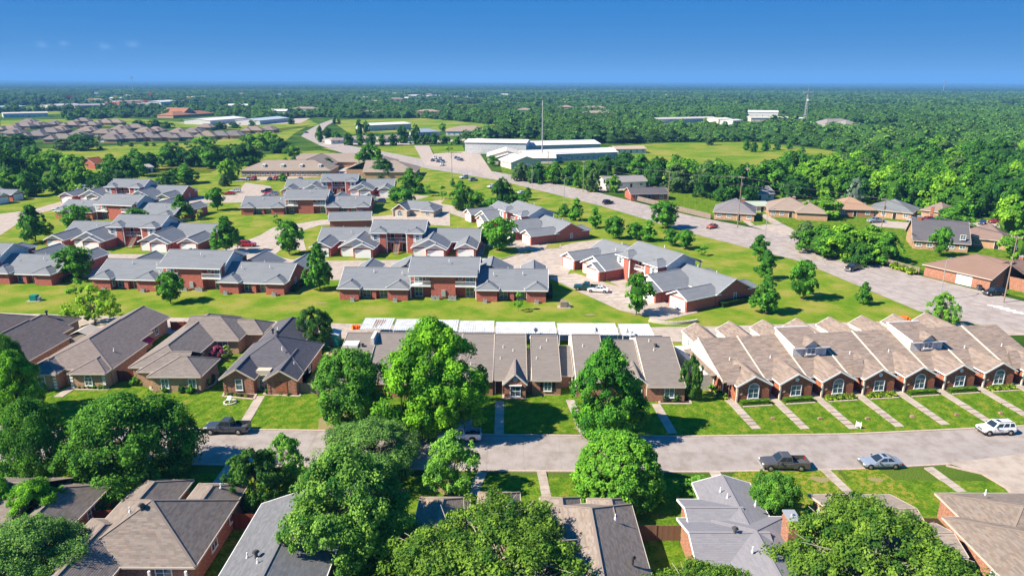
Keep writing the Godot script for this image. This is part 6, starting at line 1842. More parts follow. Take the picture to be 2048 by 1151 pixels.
# ---------------------------------------------------------------- apartment blocks
func apartments() -> void:
	var a := apartment_proto()
	var spots := [
		["brick apartment block with balconies to the camera, front row centre", Vector2(-15.0, -153.2), -1.8],
		["brick apartment block with balconies to the camera, front row left of centre", Vector2(-73.0, -159.3), -5.0],
		["brick apartment block in the front row cut by the left picture edge", Vector2(-129.5, -166.5), -5.5],
		["brick apartment block with white garages towards the camera, second row centre", Vector2(-32.0, -199.0), 178.2],
		["brick apartment block with white garages towards the camera, second row left", Vector2(-109.0, -206.0), 175.0],
		["brick apartment block with its patio side to the camera, third row centre", Vector2(-75.0, -256.5), 3.0],
		["brick apartment block with patio side half hidden by court trees, third row left", Vector2(-135.5, -243.0), -12.0],
		["brick apartment block with garages, fourth row before the nursing home", Vector2(-74.0, -304.0), 184.0],
		["brick apartment block with garages and stairs, fourth row left by the tree belt", Vector2(-154.0, -285.0), 175.0],
		["angled brick apartment block near the avenue, behind the big court tree", Vector2(6.4, -227.0), 119.3],
		["angled brick apartment block beside the avenue lawn, garages facing left", Vector2(36.4, -164.8), 121.0],
		["apartment block with white gable garages at the left picture edge", Vector2(-215.0, -262.0), -100.0],
	]
	for k in spots.size():
		var o: Node3D = a.duplicate()
		o.name = numbered("apartment_building")
		add_child(o)
		o.position = Vector3(spots[k][1].x, 0.03, spots[k][1].y)
		o.rotation_degrees.y = spots[k][2]
		tag(o, spots[k][0], "apartment building", "brick apartment blocks with blue-grey roofs")
		# clipped hedge at the gable end
		if k in [0, 1, 2, 10]:
			for s in ([1.0] if k < 3 else [-1.0]):
				var p := o.transform * Vector3(s * 23.6, 0, 0.0)
				hedge("dark clipped hedge along the gable end of the %s" % ["front centre apartment block", "front left apartment block", "leftmost front apartment block", "", "", "", "", "", "", "", "angled block by the avenue"][k], p.x, p.z, spots[k][2] + 90.0, 9.0, 1.1, 1.1, "hedge_dark", "hedges at gable ends")
		if k < 2:
			var n := 0
			for q in [[-19.6, 7.9], [-10.2, 7.9], [-2.2, 6.0], [-1.2, 6.0], [1.6, 6.0], [2.5, 6.0], [9.4, 7.9], [20.6, 7.9]]:
				var p := o.transform * Vector3(q[0], 0, q[1])
				condenser("air conditioner behind the front %s block, %s from the left" % [["centre", "left"][k], ordinal(n)], Vector2(p.x, p.z))
				n += 1
			piece("meter_cabinet", o, Vector3(-0.4, 0.5, 5.3), Vector3(0.5, 2.0, 5.55), "steel")
	# clubhouse and small garage
	var c := thing("clubhouse", "stone clubhouse with a steep timbered porch gable amid the courts", "clubhouse", Vector3(-34.0, 0.03, -252.0), -14.0)
	c.scale = Vector3(0.8, 0.8, 0.8)
	shell(c, [[-10.0, 9.5, -5.0, 5.0, 3.0, 0.55, "x", "h", "h"], [-9.0, -2.0, -2.0, 9.0, 3.0, 0.75, "z", "n", "g"], [4.0, 9.8, 0.0, 7.4, 3.0, 0.55, "z", "n", "h"]], "stone", Color(0.225, 0.24, 0.262), {"course": 0.5, "tab": 1.7, "vary": 0.1, "gable": "fence"})
	opening(c, "arch", -5.5, 0.1, 9.03, 0, 2.4, 2.8)
	opening(c, "window", 6.9, 0.8, 7.43, 0, 1.8, 1.5)
	for x in [-8.8, -2.4]:
		piece("porch_post", c, Vector3(x, 0, 9.0), Vector3(x + 0.4, 3.0, 9.4), "stone")
	c = thing("garage_block", "small brick garage with a grey gable roof behind the centre block", "garage", Vector3(Vector2(-59.4, -224.4).x, 0.03, Vector2(-59.4, -224.4).y), 8.0)
	shell(c, [[0.0, 13.0, -7.5, 0.0, 2.8, 0.5, "x", "g", "g"]], "brick_red", Color(0.225, 0.24, 0.262), {"course": 0.5, "tab": 1.7, "vary": 0.1})
	# ground boxes and the low stone wall on the lawn strip
	var n := 0
	for q in [Vector2(-104.0, -145.5), Vector2(11.1, -142.1)]:
		var t := thing("utility_box", ["green utility box on a pale pad, lawn strip at the left", "pale utility box on the lawn before the front centre block"][n], "utility box", Vector3(q.x, 0.02, q.y))
		piece("pad", t, Vector3(-1.4, 0, -1.0), Vector3(1.4, 0.1, 1.0), "concrete_1")
		piece("cabinet", t, Vector3(-0.8, 0.1, -0.6), Vector3(0.6, 1.3, 0.6), "fence_grey" if n else "teal")
		piece("cabinet_door", t, Vector3(0.7, 0.1, -0.4), Vector3(1.2, 0.9, 0.4), "pale_metal")
		n += 1
	var wl := thing("stone_wall", "low curved wall of pale stones on the grass beside the car park", "stone wall", Vector3(Vector2(32.3, -132.2).x, 0.02, Vector2(32.3, -132.2).y))
	for k in 24:
		var u := k / 23.0 * 2.0 - 1.0
		for row in 2:
			var s := Shape.new()
			s.box(Vector3(-0.28, row * 0.3, -0.25), Vector3(0.28 - 0.05 * (k % 3), row * 0.3 + 0.29, 0.25))
			var so := part("wall_stone", s, mats["pale_rock" if (k + row) % 3 else "stone"], wl)
			so.position = Vector3(u * 4.6 + 0.15 * row, 0, 1.0 - 1.5 * u * u)
			so.rotation.y = 0.65 * u

# ---------------------------------------------------------------- school, shops and far quarters
func school_and_far() -> void:
	var white := Color(0.74, 0.73, 0.70)
	var cream := Color(0.70, 0.66, 0.58)
	var met := {"gable": "white_metal", "trim": "white", "door": false, "windows": 0}
	far_building("gymnasium", "tall white metal gymnasium at the left of the school", "gymnasium", Vector2(-31.7, -474.7), Vector2(9.0, -469.2), 26.0, 7.5, 0.10, "gg", "white_metal", white, "", met)
	far_building("school_hall", "cream entrance hall with stepped gable roofs before the white gymnasium", "school hall", Vector2(-14.7, -417.9), Vector2(8.1, -418.5), 22.0, 4.0, 0.30, "gg", "cream", cream, "", {"axis": "z", "windows": 3, "trim": "white", "wings": [[4.0, 20.0, -16.0, 6.0, 3.6, 0.3, "z", "n", "g"], [18.0, 40.0, -12.0, 3.0, 3.4, 0.28, "x", "n", "g"]]})
	far_building("school_hall", "cream gabled school block nearest the avenue trees", "school hall", Vector2(-0.7, -388.5), Vector2(16.1, -396.0), 18.0, 3.6, 0.32, "gg", "cream", cream, "", {"axis": "z", "windows": 3, "trim": "white"})
	far_building("school_wing", "long white-roofed school wing, front one of the two", "school wing", Vector2(10.6, -424.0), Vector2(66.1, -445.6), 22.0, 4.2, 0.16, "gg", "pale_metal", white, "", {"trim": "white", "gable": "white_metal", "windows": 16, "door": false})
	far_building("school_wing", "long white-roofed school wing behind the front one", "school wing", Vector2(9.3, -486.5), Vector2(62.0, -502.9), 24.0, 4.4, 0.16, "gg", "pale_metal", white, "", met)
	far_building("field_house", "low white hut with a rusty roof at the playing field's edge", "hut", Vector2(69.8, -477.8), Vector2(90.7, -481.9), 14.0, 3.0, 0.2, "gg", "siding", Color(0.50, 0.38, 0.30), "", {"windows": 5})
	# the tall white pole and the lattice mast
	var t := thing("monopole_mast", "tall slim white mast behind the school", "mast", Vector3(Vector2(18.0, -429.8).x, 0, Vector2(18.0, -429.8).y))
	var s := Shape.new()
	s.tube(Vector3.ZERO, Vector3(0, 34.0, 0), 0.42, 0.26, 10)
	part("pole", s, mats["steel"], t)
	s = Shape.new()
	s.tube(Vector3(0, 33.0, 0), Vector3(0, 35.6, 0), 0.4, 0.4, 10)
	part("antenna", s, mats["steel"], t)
	t = thing("lattice_tower", "grey lattice radio tower rising from the trees, upper right", "radio tower", Vector3(Vector2(324.6, -797.4).x, 0, Vector2(324.6, -797.4).y))
	var th := 37.0
	for k in 3:
		s = Shape.new()
		var a := TAU * k / 3.0
		s.tube(Vector3(cos(a) * 2.6, 0, sin(a) * 2.6), Vector3(cos(a) * 0.7, th, sin(a) * 0.7), 0.22, 0.14, 6)
		part("leg", s, mats["steel"], t)
	s = Shape.new()
	for j in 13:
		for k in 3:
			var y0 := th * j / 13.0
			var y1 := th * (j + 1) / 13.0
			var r0 := lerpf(2.6, 0.7, y0 / th)
			var r1 := lerpf(2.6, 0.7, y1 / th)
			var a := TAU * k / 3.0
			var b := TAU * (k + 1) / 3.0
			s.tube(Vector3(cos(a) * r0, y0, sin(a) * r0), Vector3(cos(b) * r1, y1, sin(b) * r1), 0.11, 0.11, 4, false)
			s.tube(Vector3(cos(b) * r0, y0, sin(b) * r0), Vector3(cos(a) * r1, y1, sin(a) * r1), 0.11, 0.11, 4, false)
	part("bracing", s, mats["steel"], t)
	s = Shape.new()
	s.box(Vector3(-5.5, th - 1.2, -0.3), Vector3(5.5, th - 0.5, 0.3))
	s.tube(Vector3(0, th, 0), Vector3(0, th + 8.0, 0), 0.15, 0.06, 6)
	s.tube(Vector3(-5.3, th - 3.0, 0), Vector3(-5.3, th + 1.5, 0), 0.14, 0.14, 5)
	s.tube(Vector3(5.3, th - 3.0, 0), Vector3(5.3, th + 1.5, 0), 0.14, 0.14, 5)
	part("antenna_frame", s, mats["steel"], t)
	s = Shape.new()
	s.tube(Vector3(0, th - 9.0, 0.4), Vector3(0, th - 8.8, 1.2), 0.6, 1.1, 10)
	part("dish", s, mats["white"], t)
	for f in [[262.0, "far thin red and white mast on the horizon, left", 2600.0, 64.0], [1888.0, "far thin mast on the horizon, right", 3400.0, 60.0]]:
		var x: float = (f[0] - 1024.0) / 1400.0 * f[2] * 0.96
		t = thing("radio_mast", f[1], "radio mast", Vector3(x, 0, -f[2]))
		s = Shape.new()
		s.tube(Vector3.ZERO, Vector3(0, f[3], 0), 1.0, 0.7, 5)
		part("mast", s, mats["steel"], t)
		s = Shape.new()
		s.box(Vector3(-4.0, f[3] - 8, -1.5), Vector3(4.0, f[3] - 3, 1.5))
		part("antenna", s, mats["steel"], t)
	# nursing home: long tan roofs with a row of little roof windows
	var tan := Color(0.33, 0.27, 0.225)
	var n := far_building("nursing_home", "long low nursing home with tan hipped roofs and small roof windows", "nursing home", Vector2(-136.5, -353.5), Vector2(-92.0, -354.5), 20.0, 3.2, 0.40, "hh", "brick_tan", tan, "", {"windows": 18, "wings": [[10.0, 62.0, -58.0, -40.0, 3.2, 0.40, "x", "h", "h"], [20.0, 40.0, -46.0, -14.0, 3.2, 0.40, "z", "n", "n"], [52.0, 72.0, -50.0, -4.0, 3.2, 0.40, "z", "h", "n"], [62.0, 88.0, -16.0, 6.0, 3.2, 0.40, "x", "n", "h"]]})
	for k in 4:
		var x := 10.0 + 9.4 * k
		piece("roof_dormer", n, Vector3(x, 3.9, -5.0), Vector3(x + 1.6, 5.8, -2.6), "siding")
		opening(n, "window", x + 0.8, 4.6, -2.58, 0, 1.1, 0.9)
	# small estate on the left
	var rr := RandomNumberGenerator.new()
	rr.seed = 77
	var k := 0
	var estate := [Vector2(-470.5, -665.4), Vector2(-487.2, -709.1), Vector2(-431.6, -613.5), Vector2(-392.5, -583.1), Vector2(-407.8, -624.5), Vector2(-416.5, -654.0), Vector2(-452.3, -729.6), Vector2(-360.5, -587.9), Vector2(-481.5, -748.1), Vector2(-483.6, -728.1), Vector2(-353.5, -554.1), Vector2(-432.0, -730.6), Vector2(-442.6, -774.2), Vector2(-431.8, -774.7), Vector2(-354.7, -616.6), Vector2(-314.4, -555.5), Vector2(-304.9, -564.0), Vector2(-294.4, -572.8), Vector2(-281.6, -573.3), Vector2(-266.7, -573.9), Vector2(-369.5, -669.7), Vector2(-366.8, -689.1), Vector2(-327.8, -631.9), Vector2(-325.7, -649.0), Vector2(-296.3, -629.0), Vector2(-284.8, -633.6), Vector2(-301.5, -702.0), Vector2(-245.3, -592.3), Vector2(-234.8, -596.4), Vector2(-240.1, -657.0), Vector2(-229.9, -668.8), Vector2(-339.6, -617.2), Vector2(-386.3, -646.5), Vector2(-522.9, -770.2), Vector2(-484.5, -804.5), Vector2(-252.1, -583.1)]
	estate.sort_custom(func(a, b): return a.x / -a.y < b.x / -b.y)
	for p in estate:
		var w := 14.0 + 5.0 * rr.randf()
		var tone := Color(0.31, 0.245, 0.20).lerp(Color(0.20, 0.185, 0.185), rr.randf())
		var yaw := -0.12 + 0.1 * rr.randf()
		var a: Vector2 = p - Vector2(w / 2, 0)
		far_building("estate_house", "%s hip-roofed house in the estate at left, %s from the left" % ["brown" if tone.r > 0.25 else "grey-brown", ordinal(k)], "house", a, a + Vector2(w, w * yaw), 10.5 + 3.0 * rr.randf(), 3.1, 0.55, "hh", "brick_tan", tone, "houses of the estate at left", {"windows": 3, "wings": [[w * (0.5 if k % 2 else 0.05), w * (0.95 if k % 2 else 0.5), -7.0, 4.0 + 3.0 * rr.randf(), 3.1, 0.6, "z", "h" if k % 3 else "g", "h"]], "garage": true})
		k += 1
	fence("bright orange-brown new fence in the estate at left", Vector2(-414.6, -682.0), Vector2(-411.0, -711.8), 2.0, "fence", "estate fences")
	fence("long brown fence behind the estate houses facing the meadow", Vector2(-304.3, -563.3), Vector2(-263.1, -600.9), 2.0, "fence_grey", "estate fences")
	# shops and larger buildings
	var flat := {"gable": "siding", "trim": "white", "windows": 6}
	for b in [
		[Vector2(-659.9, -931.5), Vector2(-620.7, -961.4), 24.0, 5.0, "siding", Color(0.62, 0.55, 0.5), "long low white-edged store at the far left edge", 8],
		[Vector2(-799.0, -1132.9), Vector2(-805.8, -1194.9), 30.0, 6.0, "pale_metal", Color(0.35, 0.45, 0.55), "pale blue-roofed store, far left behind the white-edged one", 4],
		[Vector2(-767.0, -1220.4), Vector2(-753.3, -1269.0), 40.0, 6.0, "siding", Color(0.55, 0.52, 0.5), "white-fronted shop left of the yellow sign", 5],
		[Vector2(-728.3, -1201.0), Vector2(-692.6, -1249.7), 40.0, 6.5, "brick_tan", Color(0.36, 0.34, 0.36), "tan shop building right under the yellow sign", 6],
		[Vector2(-762.9, -1404.5), Vector2(-737.2, -1470.0), 40.0, 7.0, "brick_red", Color(0.40, 0.30, 0.28), "red-brown shop right of the yellow sign", 5],
		[Vector2(-686.6, -1411.5), Vector2(-681.5, -1509.2), 40.0, 7.0, "siding", Color(0.7, 0.68, 0.65), "white shop beyond the orange-roofed church", 5],
		[Vector2(-334.1, -792.5), Vector2(-317.1, -854.6), 34.0, 4.5, "white_metal", Color(0.72, 0.72, 0.71), "wide white-roofed store left of the avenue", 7],
		[Vector2(-279.9, -795.2), Vector2(-266.8, -857.4), 30.0, 4.5, "pale_metal", Color(0.42, 0.52, 0.58), "pale blue-roofed store close to the avenue", 5],
		[Vector2(-139.2, -694.2), Vector2(-102.8, -726.0), 26.0, 5.5, "pale_metal", Color(0.74, 0.74, 0.73), "white-roofed hall right of the avenue's bend", 6],
		[Vector2(-139.1, -545.8), Vector2(-104.0, -570.6), 13.0, 3.0, "siding", Color(0.36, 0.30, 0.25), "long row of low motel rooms behind a hedge, left part", 10],
		[Vector2(-102.3, -561.0), Vector2(-81.5, -581.4), 13.0, 3.0, "pale_metal", Color(0.36, 0.30, 0.25), "long row of low motel rooms behind a hedge, right part", 6],
		[Vector2(-83.9, -630.9), Vector2(-65.3, -643.8), 16.0, 3.4, "pale_metal", Color(0.3, 0.36, 0.46), "small blue-grey house left of the tan-roofed office", 3],
		[Vector2(-59.3, -637.9), Vector2(-21.0, -639.4), 26.0, 4.0, "siding", Color(0.35, 0.28, 0.23), "tan-roofed office behind the gymnasium", 8],
		[Vector2(-19.2, -610.4), Vector2(3.1, -622.6), 14.0, 3.0, "brick_red", Color(0.33, 0.25, 0.2), "brown low house right of the tan-roofed office", 4],
		[Vector2(-199.0, -987.8), Vector2(-169.9, -1019.6), 30.0, 6.0, "cream", Color(0.6, 0.5, 0.42), "cream store far up the avenue", 4],
		[Vector2(-284.1, -2007.5), Vector2(-253.2, -2072.8), 40.0, 9.0, "white", Color(0.75, 0.75, 0.74), "far white building among the woods, centre left", 3],
		[Vector2(-234.9, -2140.4), Vector2(-211.9, -2177.8), 30.0, 7.0, "white", Color(0.7, 0.7, 0.7), "smaller far white building among the woods, centre", 2],
		[Vector2(169.3, -838.1), Vector2(249.5, -874.4), 24.0, 5.0, "pale_metal", Color(0.55, 0.52, 0.48), "long works building with an open white front, upper right", 12],
		[Vector2(238.6, -831.6), Vector2(257.6, -842.8), 22.0, 5.5, "cream", Color(0.72, 0.68, 0.6), "cream shed beside the long works building", 2],
		[Vector2(249.7, -812.5), Vector2(263.1, -822.9), 18.0, 5.0, "white_metal", Color(0.7, 0.68, 0.64), "small white shed right of the cream shed", 2],
		[Vector2(334.0, -1021.3), Vector2(372.0, -1008.8), 36.0, 6.5, "white_metal", Color(0.75, 0.74, 0.7), "white metal warehouse left of the lattice tower", 5],
		[Vector2(294.7, -888.1), Vector2(344.0, -890.8), 26.0, 4.5, "cream", Color(0.6, 0.53, 0.46), "low cream warehouse before the white one", 6],
		[Vector2(338.4, -868.2), Vector2(344.5, -857.8), 20.0, 5.0, "white_metal", Color(0.7, 0.68, 0.66), "small white store at the foot of the lattice tower", 2],
		[Vector2(355.0, -716.0), Vector2(367.8, -716.6), 20.0, 4.0, "white_metal", Color(0.72, 0.7, 0.66), "small white barn right of the grey-roofed lodge", 2],
		[Vector2(204.6, -2199.9), Vector2(235.3, -2232.1), 30.0, 7.0, "white", Color(0.7, 0.7, 0.7), "far pale barn beyond the long clearing", 2],
	]:
		var d: Dictionary = flat.duplicate()
		d.windows = b[7]
		far_building("store" if b[3] > 3.2 else "low_house", b[6], "building", b[0], b[1], b[2], b[3], 0.10 if b[3] > 4.2 else 0.3, "gg" if b[3] > 4.2 else "hh", b[4], b[5], "", d)
	far_building("lodge", "grey-roofed lodge with a dark open front, right of the lattice tower", "lodge", Vector2(312.7, -714.1), Vector2(357.3, -731.3), 30.0, 5.0, 0.4, "hh", "cream", Color(0.30, 0.27, 0.26), "", {"windows": 8, "wings": [[16.0, 40.0, -14.0, 8.0, 5.0, 0.45, "z", "h", "h"]]})
	far_building("church", "wide church with steep orange-brown roofs, far left", "church", Vector2(-439.8, -931.6), Vector2(-416.2, -1003.7), 26.0, 3.5, 0.30, "hh", "brick_tan", Color(0.36, 0.17, 0.10), "", {"windows": 8, "wings": [[26.0, 50.0, -44.0, -8.0, 5.0, 0.55, "z", "g", "g"]]})
	far_building("cottage", "small cottage with an orange-red roof in the trees at left", "cottage", Vector2(-226.8, -382.9), Vector2(-224.7, -389.9), 9.0, 3.0, 0.6, "gg", "brick_red", Color(0.36, 0.13, 0.06), "", {"windows": 2})
	far_building("cottage", "pale hut with grey roof right of the orange-red cottage", "cottage", Vector2(-193.3, -364.2), Vector2(-189.2, -370.6), 8.0, 2.8, 0.3, "gg", "siding", Color(0.45, 0.42, 0.4), "", {"windows": 2})
	# roofs here and there in the far woods
	rr.seed = 4242
	var roofs := []
	while roofs.size() < 46:
		var d := 950.0 + 3800.0 * rr.randf() * rr.randf()
		var u := rr.randf() * 1.36 - 0.68
		if d > 1500.0 or u < -0.28 or absf(u) < 0.14:
			roofs.append(Vector2(u * d, -d))
	roofs.sort_custom(func(a, b): return a.x / -a.y < b.x / -b.y)
	for q in roofs.size():
		var a: Vector2 = roofs[q]
		var w := 22.0 + 26.0 * rr.randf()
		var pale := rr.randf()
		far_roofs.append(Vector3(a.x + w / 2, w * 0.75 + 9.0, a.y - 6.0))
		far_building("far_building", "%s-roofed building alone in the far woods, %s from the left" % ["white" if pale > 0.5 else "brown", ordinal(q)], "building", a, a + Vector2(w, 0.0), 18.0, 7.0, 0.25, "gg" if pale > 0.5 else "hh", "siding" if pale > 0.3 else "brick_tan", Color(0.7, 0.69, 0.67) if pale > 0.5 else Color(0.36, 0.28, 0.23), "roofs in the far woods", {"windows": 3})
	# pale fields between the woods
	for q in 34:
		var d := 1250.0 + 6000.0 * rr.randf() * rr.randf()
		var c := Vector2((rr.randf() * 1.4 - 0.7) * d, -d)
		var half := Vector2(60.0 + 0.05 * d * (0.5 + rr.randf()), 28.0 + 0.022 * d * (0.5 + rr.randf()))
		far_fields.append(Rect2(c - half, half * 2.0))
		ground_sheet("field", [c + Vector2(-half.x, half.y), c + Vector2(half.x * 0.9, half.y * 0.8), c + Vector2(half.x, -half.y), c + Vector2(-half.x * 0.8, -half.y * 0.9)], 0.06, mats[["field", "patchy", "lush"][q % 3]])
	# tall shop signs on poles
	k = 0
	for q in [[Vector2(-768.9, -1318.9), 12.0, "yellow_line"], [Vector2(-769.4, -1403.9), 15.0, "yellow_line"], [Vector2(-856.4, -1492.0), 20.0, "white"], [Vector2(-785.2, -1571.0), 17.0, "orange"], [Vector2(-632.2, -1416.5), 13.0, "yellow_line"], [Vector2(-660.9, -1302.0), 9.0, "orange"], [Vector2(-927.9, -1519.8), 13.0, "awning"], [Vector2(-538.8, -1676.8), 16.0, "white"]]:
		var o := thing("pole_sign", "%s sign on a tall pole among the far shops, %s from left" % [["yellow", "narrow yellow", "slim white", "orange", "wide yellow", "small low orange", "red", "lone white"][k], ordinal(k)], "sign", Vector3(q[0].x, 0, q[0].y), 12.0, "tall shop signs")
		s = Shape.new()
		s.tube(Vector3.ZERO, Vector3(0, q[1], 0), 0.4, 0.35, 6)
		part("pole", s, mats["steel"], o)
		piece("sign_panel", o, Vector3(-3.6, q[1], -0.4), Vector3(3.6, q[1] + 4.2, 0.4), q[2])
		k += 1

# ---------------------------------------------------------------- houses across the avenue
func avenue_side() -> void:
	var far := "houses across the avenue"
	far_building("house", "grey hip-roofed brick house on the corner across the avenue", "house", Vector2(70.9, -242.9), Vector2(83.5, -238.5), 15.0, 2.8, 0.5, "hh", "brick_tan", Color(0.23, 0.215, 0.225), far, {"chimneys": [[9.0, -9.0, 6.4]], "windows": 4})
	far_building("house", "tan hip-roofed house with a chimney, across the avenue", "house", Vector2(91.9, -248.0), Vector2(106.2, -244.4), 15.0, 2.8, 0.45, "hh", "brick_tan", Color(0.33, 0.26, 0.215), far, {"chimneys": [[9.0, -8.0, 6.2]], "windows": 5, "wings": [[9.0, 19.0, -9.0, 3.5, 2.8, 0.45, "z", "n", "h"]]})
	far_building("house", "orange-brown roofed house behind a light street tree, right background", "house", Vector2(116.7, -249.4), Vector2(129.5, -247.7), 14.0, 2.8, 0.45, "hh", "brick_orange", Color(0.40, 0.26, 0.18), far, {})
	far_building("house", "grey-blue hip-roofed tan brick house with a chimney at its right end", "house", Vector2(128.1, -249.6), Vector2(139.2, -241.2), 14.0, 2.8, 0.45, "hh", "brick_tan", Color(0.21, 0.225, 0.235), far, {"chimneys": [[19.5, -4.5, 5.0]], "windows": 4})
	far_building("house", "low brown-roofed house with a red car before it, right background", "house", Vector2(146.5, -247.9), Vector2(150.7, -242.3), 12.0, 2.8, 0.4, "hh", "brick_tan", Color(0.30, 0.23, 0.19), far, {})
	far_building("house", "white house with a grey gable roof and carport beyond the avenue junction", "house", Vector2(42.1, -314.2), Vector2(61.0, -319.3), 11.0, 3.0, 0.35, "gg", "siding", Color(0.30, 0.28, 0.29), far, {"chimneys": [[6.0, -4.0, 5.6]]})
	far_building("house", "low dark-roofed house with a white carport behind the avenue fence", "house", Vector2(48.2, -282.6), Vector2(63.3, -284.1), 10.0, 2.8, 0.35, "gg", "brick_red", Color(0.13, 0.12, 0.13), far, {})
	far_building("house", "grey-roofed house deep among trees behind the corner house", "house", Vector2(94.7, -282.2), Vector2(107.0, -284.9), 11.0, 2.8, 0.4, "hg", "siding", Color(0.30, 0.28, 0.28), far, {})
	far_building("outbuilding", "small pale green-roofed outbuilding beside the corner house", "outbuilding", Vector2(87.4, -257.0), Vector2(94.5, -257.1), 7.0, 2.4, 0.3, "gg", "siding", Color(0.42, 0.48, 0.40), far, {"windows": 2})
	far_building("cottage", "small white two-storey cottage at the edge of the green field", "cottage", Vector2(113.0, -342.3), Vector2(118.9, -342.4), 8.0, 4.6, 0.4, "gg", "white", Color(0.4, 0.3, 0.25), far, {"windows": 2})
	var h := far_building("house", "charcoal steep-roofed house with a red brick chimney, right", "house", Vector2(116.3, -198.1), Vector2(129.1, -193.3), 13.0, 2.8, 0.75, "gg", "brick_tan", Color(0.13, 0.125, 0.14), far, {"chimneys": [[1.6, -6.4, 8.4]], "windows": 5})
	opening(h, "window", 12.0, 3.6, 0.02, 0, 1.4, 1.4)
	far_building("house", "brown hip-roofed tan house right of the charcoal steep roof", "house", Vector2(134.2, -201.5), Vector2(142.2, -196.5), 13.0, 2.8, 0.5, "hh", "brick_tan", Color(0.27, 0.19, 0.16), far, {})
	h = far_building("house", "orange brick house with a broad brown roof beside the avenue", "house", Vector2(102.7, -168.4), Vector2(110.2, -155.0), 15.0, 3.0, 0.42, "hg", "brick_orange", Color(0.265, 0.175, 0.14), far, {"windows": 0, "door": false, "chimneys": [[15.0, -13.0, 6.6], [23.5, -11.0, 6.8]], "wings": [[9.0, 21.0, -22.0, -6.0, 3.0, 0.5, "z", "h", "n"]]})
	opening(h, "garage_door", 9.6, 0.05, 0.03, 0, 3.4, 2.3)
	opening(h, "arch", 24.2, 0.4, -5.0, 90, 1.6, 2.4)
	fence("long grey-brown plank fence along the avenue before the dark-roofed house", Vector2(49.0, -286.4), Vector2(69.7, -242.9), 1.9, "fence_grey", "fences along the avenue")
	fence("short grey fence before bushes, left of the broad brown roof", Vector2(98.4, -178.3), Vector2(102.0, -169.3), 1.9, "fence_grey", "fences along the avenue")
	fence("dark fence under the big trees along the avenue", Vector2(86.2, -203.6), Vector2(92.3, -188.7), 1.8, "fence", "fences along the avenue")
	for k in 3:
		var c: Vector2 = [Vector2(98.7, -174.7), Vector2(99.5, -172.2), Vector2(100.0, -169.3)][k]
		bush("bush_yellow", "round olive bush before the short grey avenue fence, %s from left" % ordinal(k), c.x, c.y, 2.2, 2.1, "bushes before the avenue fence")
	# poles, wires, lamps
	var up := []
	for q in [["utility pole before the school hedge, farthest of the line", Vector2(30.9, -305.1), 13.5], ["utility pole by the fence of the dark-roofed house", Vector2(61.4, -274.3), 13.0], ["dark utility pole at the corner house", Vector2(74.6, -228.0), 17.0], ["utility pole rising from the big avenue trees", Vector2(105.2, -196.1), 15.0], ["pale utility pole beside the parked suv at right", Vector2(107.7, -146.2), 15.0]]:
		utility_pole(q[0], q[1], q[2], -60.0)
		up.append(Vector3(q[1].x, q[2], q[1].y))
	up.append(Vector3(170, 15, -80))
	for k in 4:
		var pts := []
		for p in up:
			pts.append(p + Vector3(0.45 * (k - 1.5), -0.2 if k < 3 else -2.6, 0.7 * (k - 1.5)))
		wire("thin overhead wire along the avenue's far side, %s of four" % ordinal(k), pts)
	utility_pole("wooden pole on the school lawn with two arms", Vector2(-29.9, -348.3), 13.0, 30.0, 2)
	utility_pole("utility pole behind the school hedge, left of the line", Vector2(18.2, -359.0), 12.5, 10.0)
	wire("overhead wire from the school lawn pole to the hedge pole", [Vector3(Vector2(-29.9, -348.3).x, 12.6, Vector2(-29.9, -348.3).y), Vector3(Vector2(18.2, -359.0).x, 12.2, Vector2(18.2, -359.0).y), up[0]])
	wire("long overhead wire across the tree belts at left", [Vector3(-330, 13, -372), Vector3(-200, 14, -372), Vector3(-92, 13, -372)])
	street_lamp("grey lamp with a long arm over the avenue near the school drive", Vector2(9.0, -319.8), 10.0, 170.0)
	street_lamp("double-armed grey lamp on the avenue's near side", Vector2(20.2, -271.2), 10.5, 30.0, true)
	street_lamp("grey lamp on the avenue at the side street mouth", Vector2(77.6, -210.4), 9.0, 20.0)
	street_lamp("grey lamp at the avenue's near kerb behind the small right tree", Vector2(94.7, -147.9), 9.0, 40.0)
	street_lamp("white street lamp half hidden under the tall bright maple", Vector2(-15.2, -88.1), 8.0, 0.0)
	for q in [["blue recycling bin at the orange brick house", Vector2(108.4, -155.8), "steel_dark"]]:
		var o := thing("wheelie_bin", "dark bin beside the orange brick house's wall", "bin", Vector3(q[1].x, 0.05, q[1].y))
		piece("bin_body", o, Vector3(-0.4, 0, -0.4), Vector3(0.4, 1.1, 0.4), q[2])
		piece("bin_lid", o, Vector3(-0.44, 1.1, -0.44), Vector3(0.44, 1.2, 0.44), "dark")

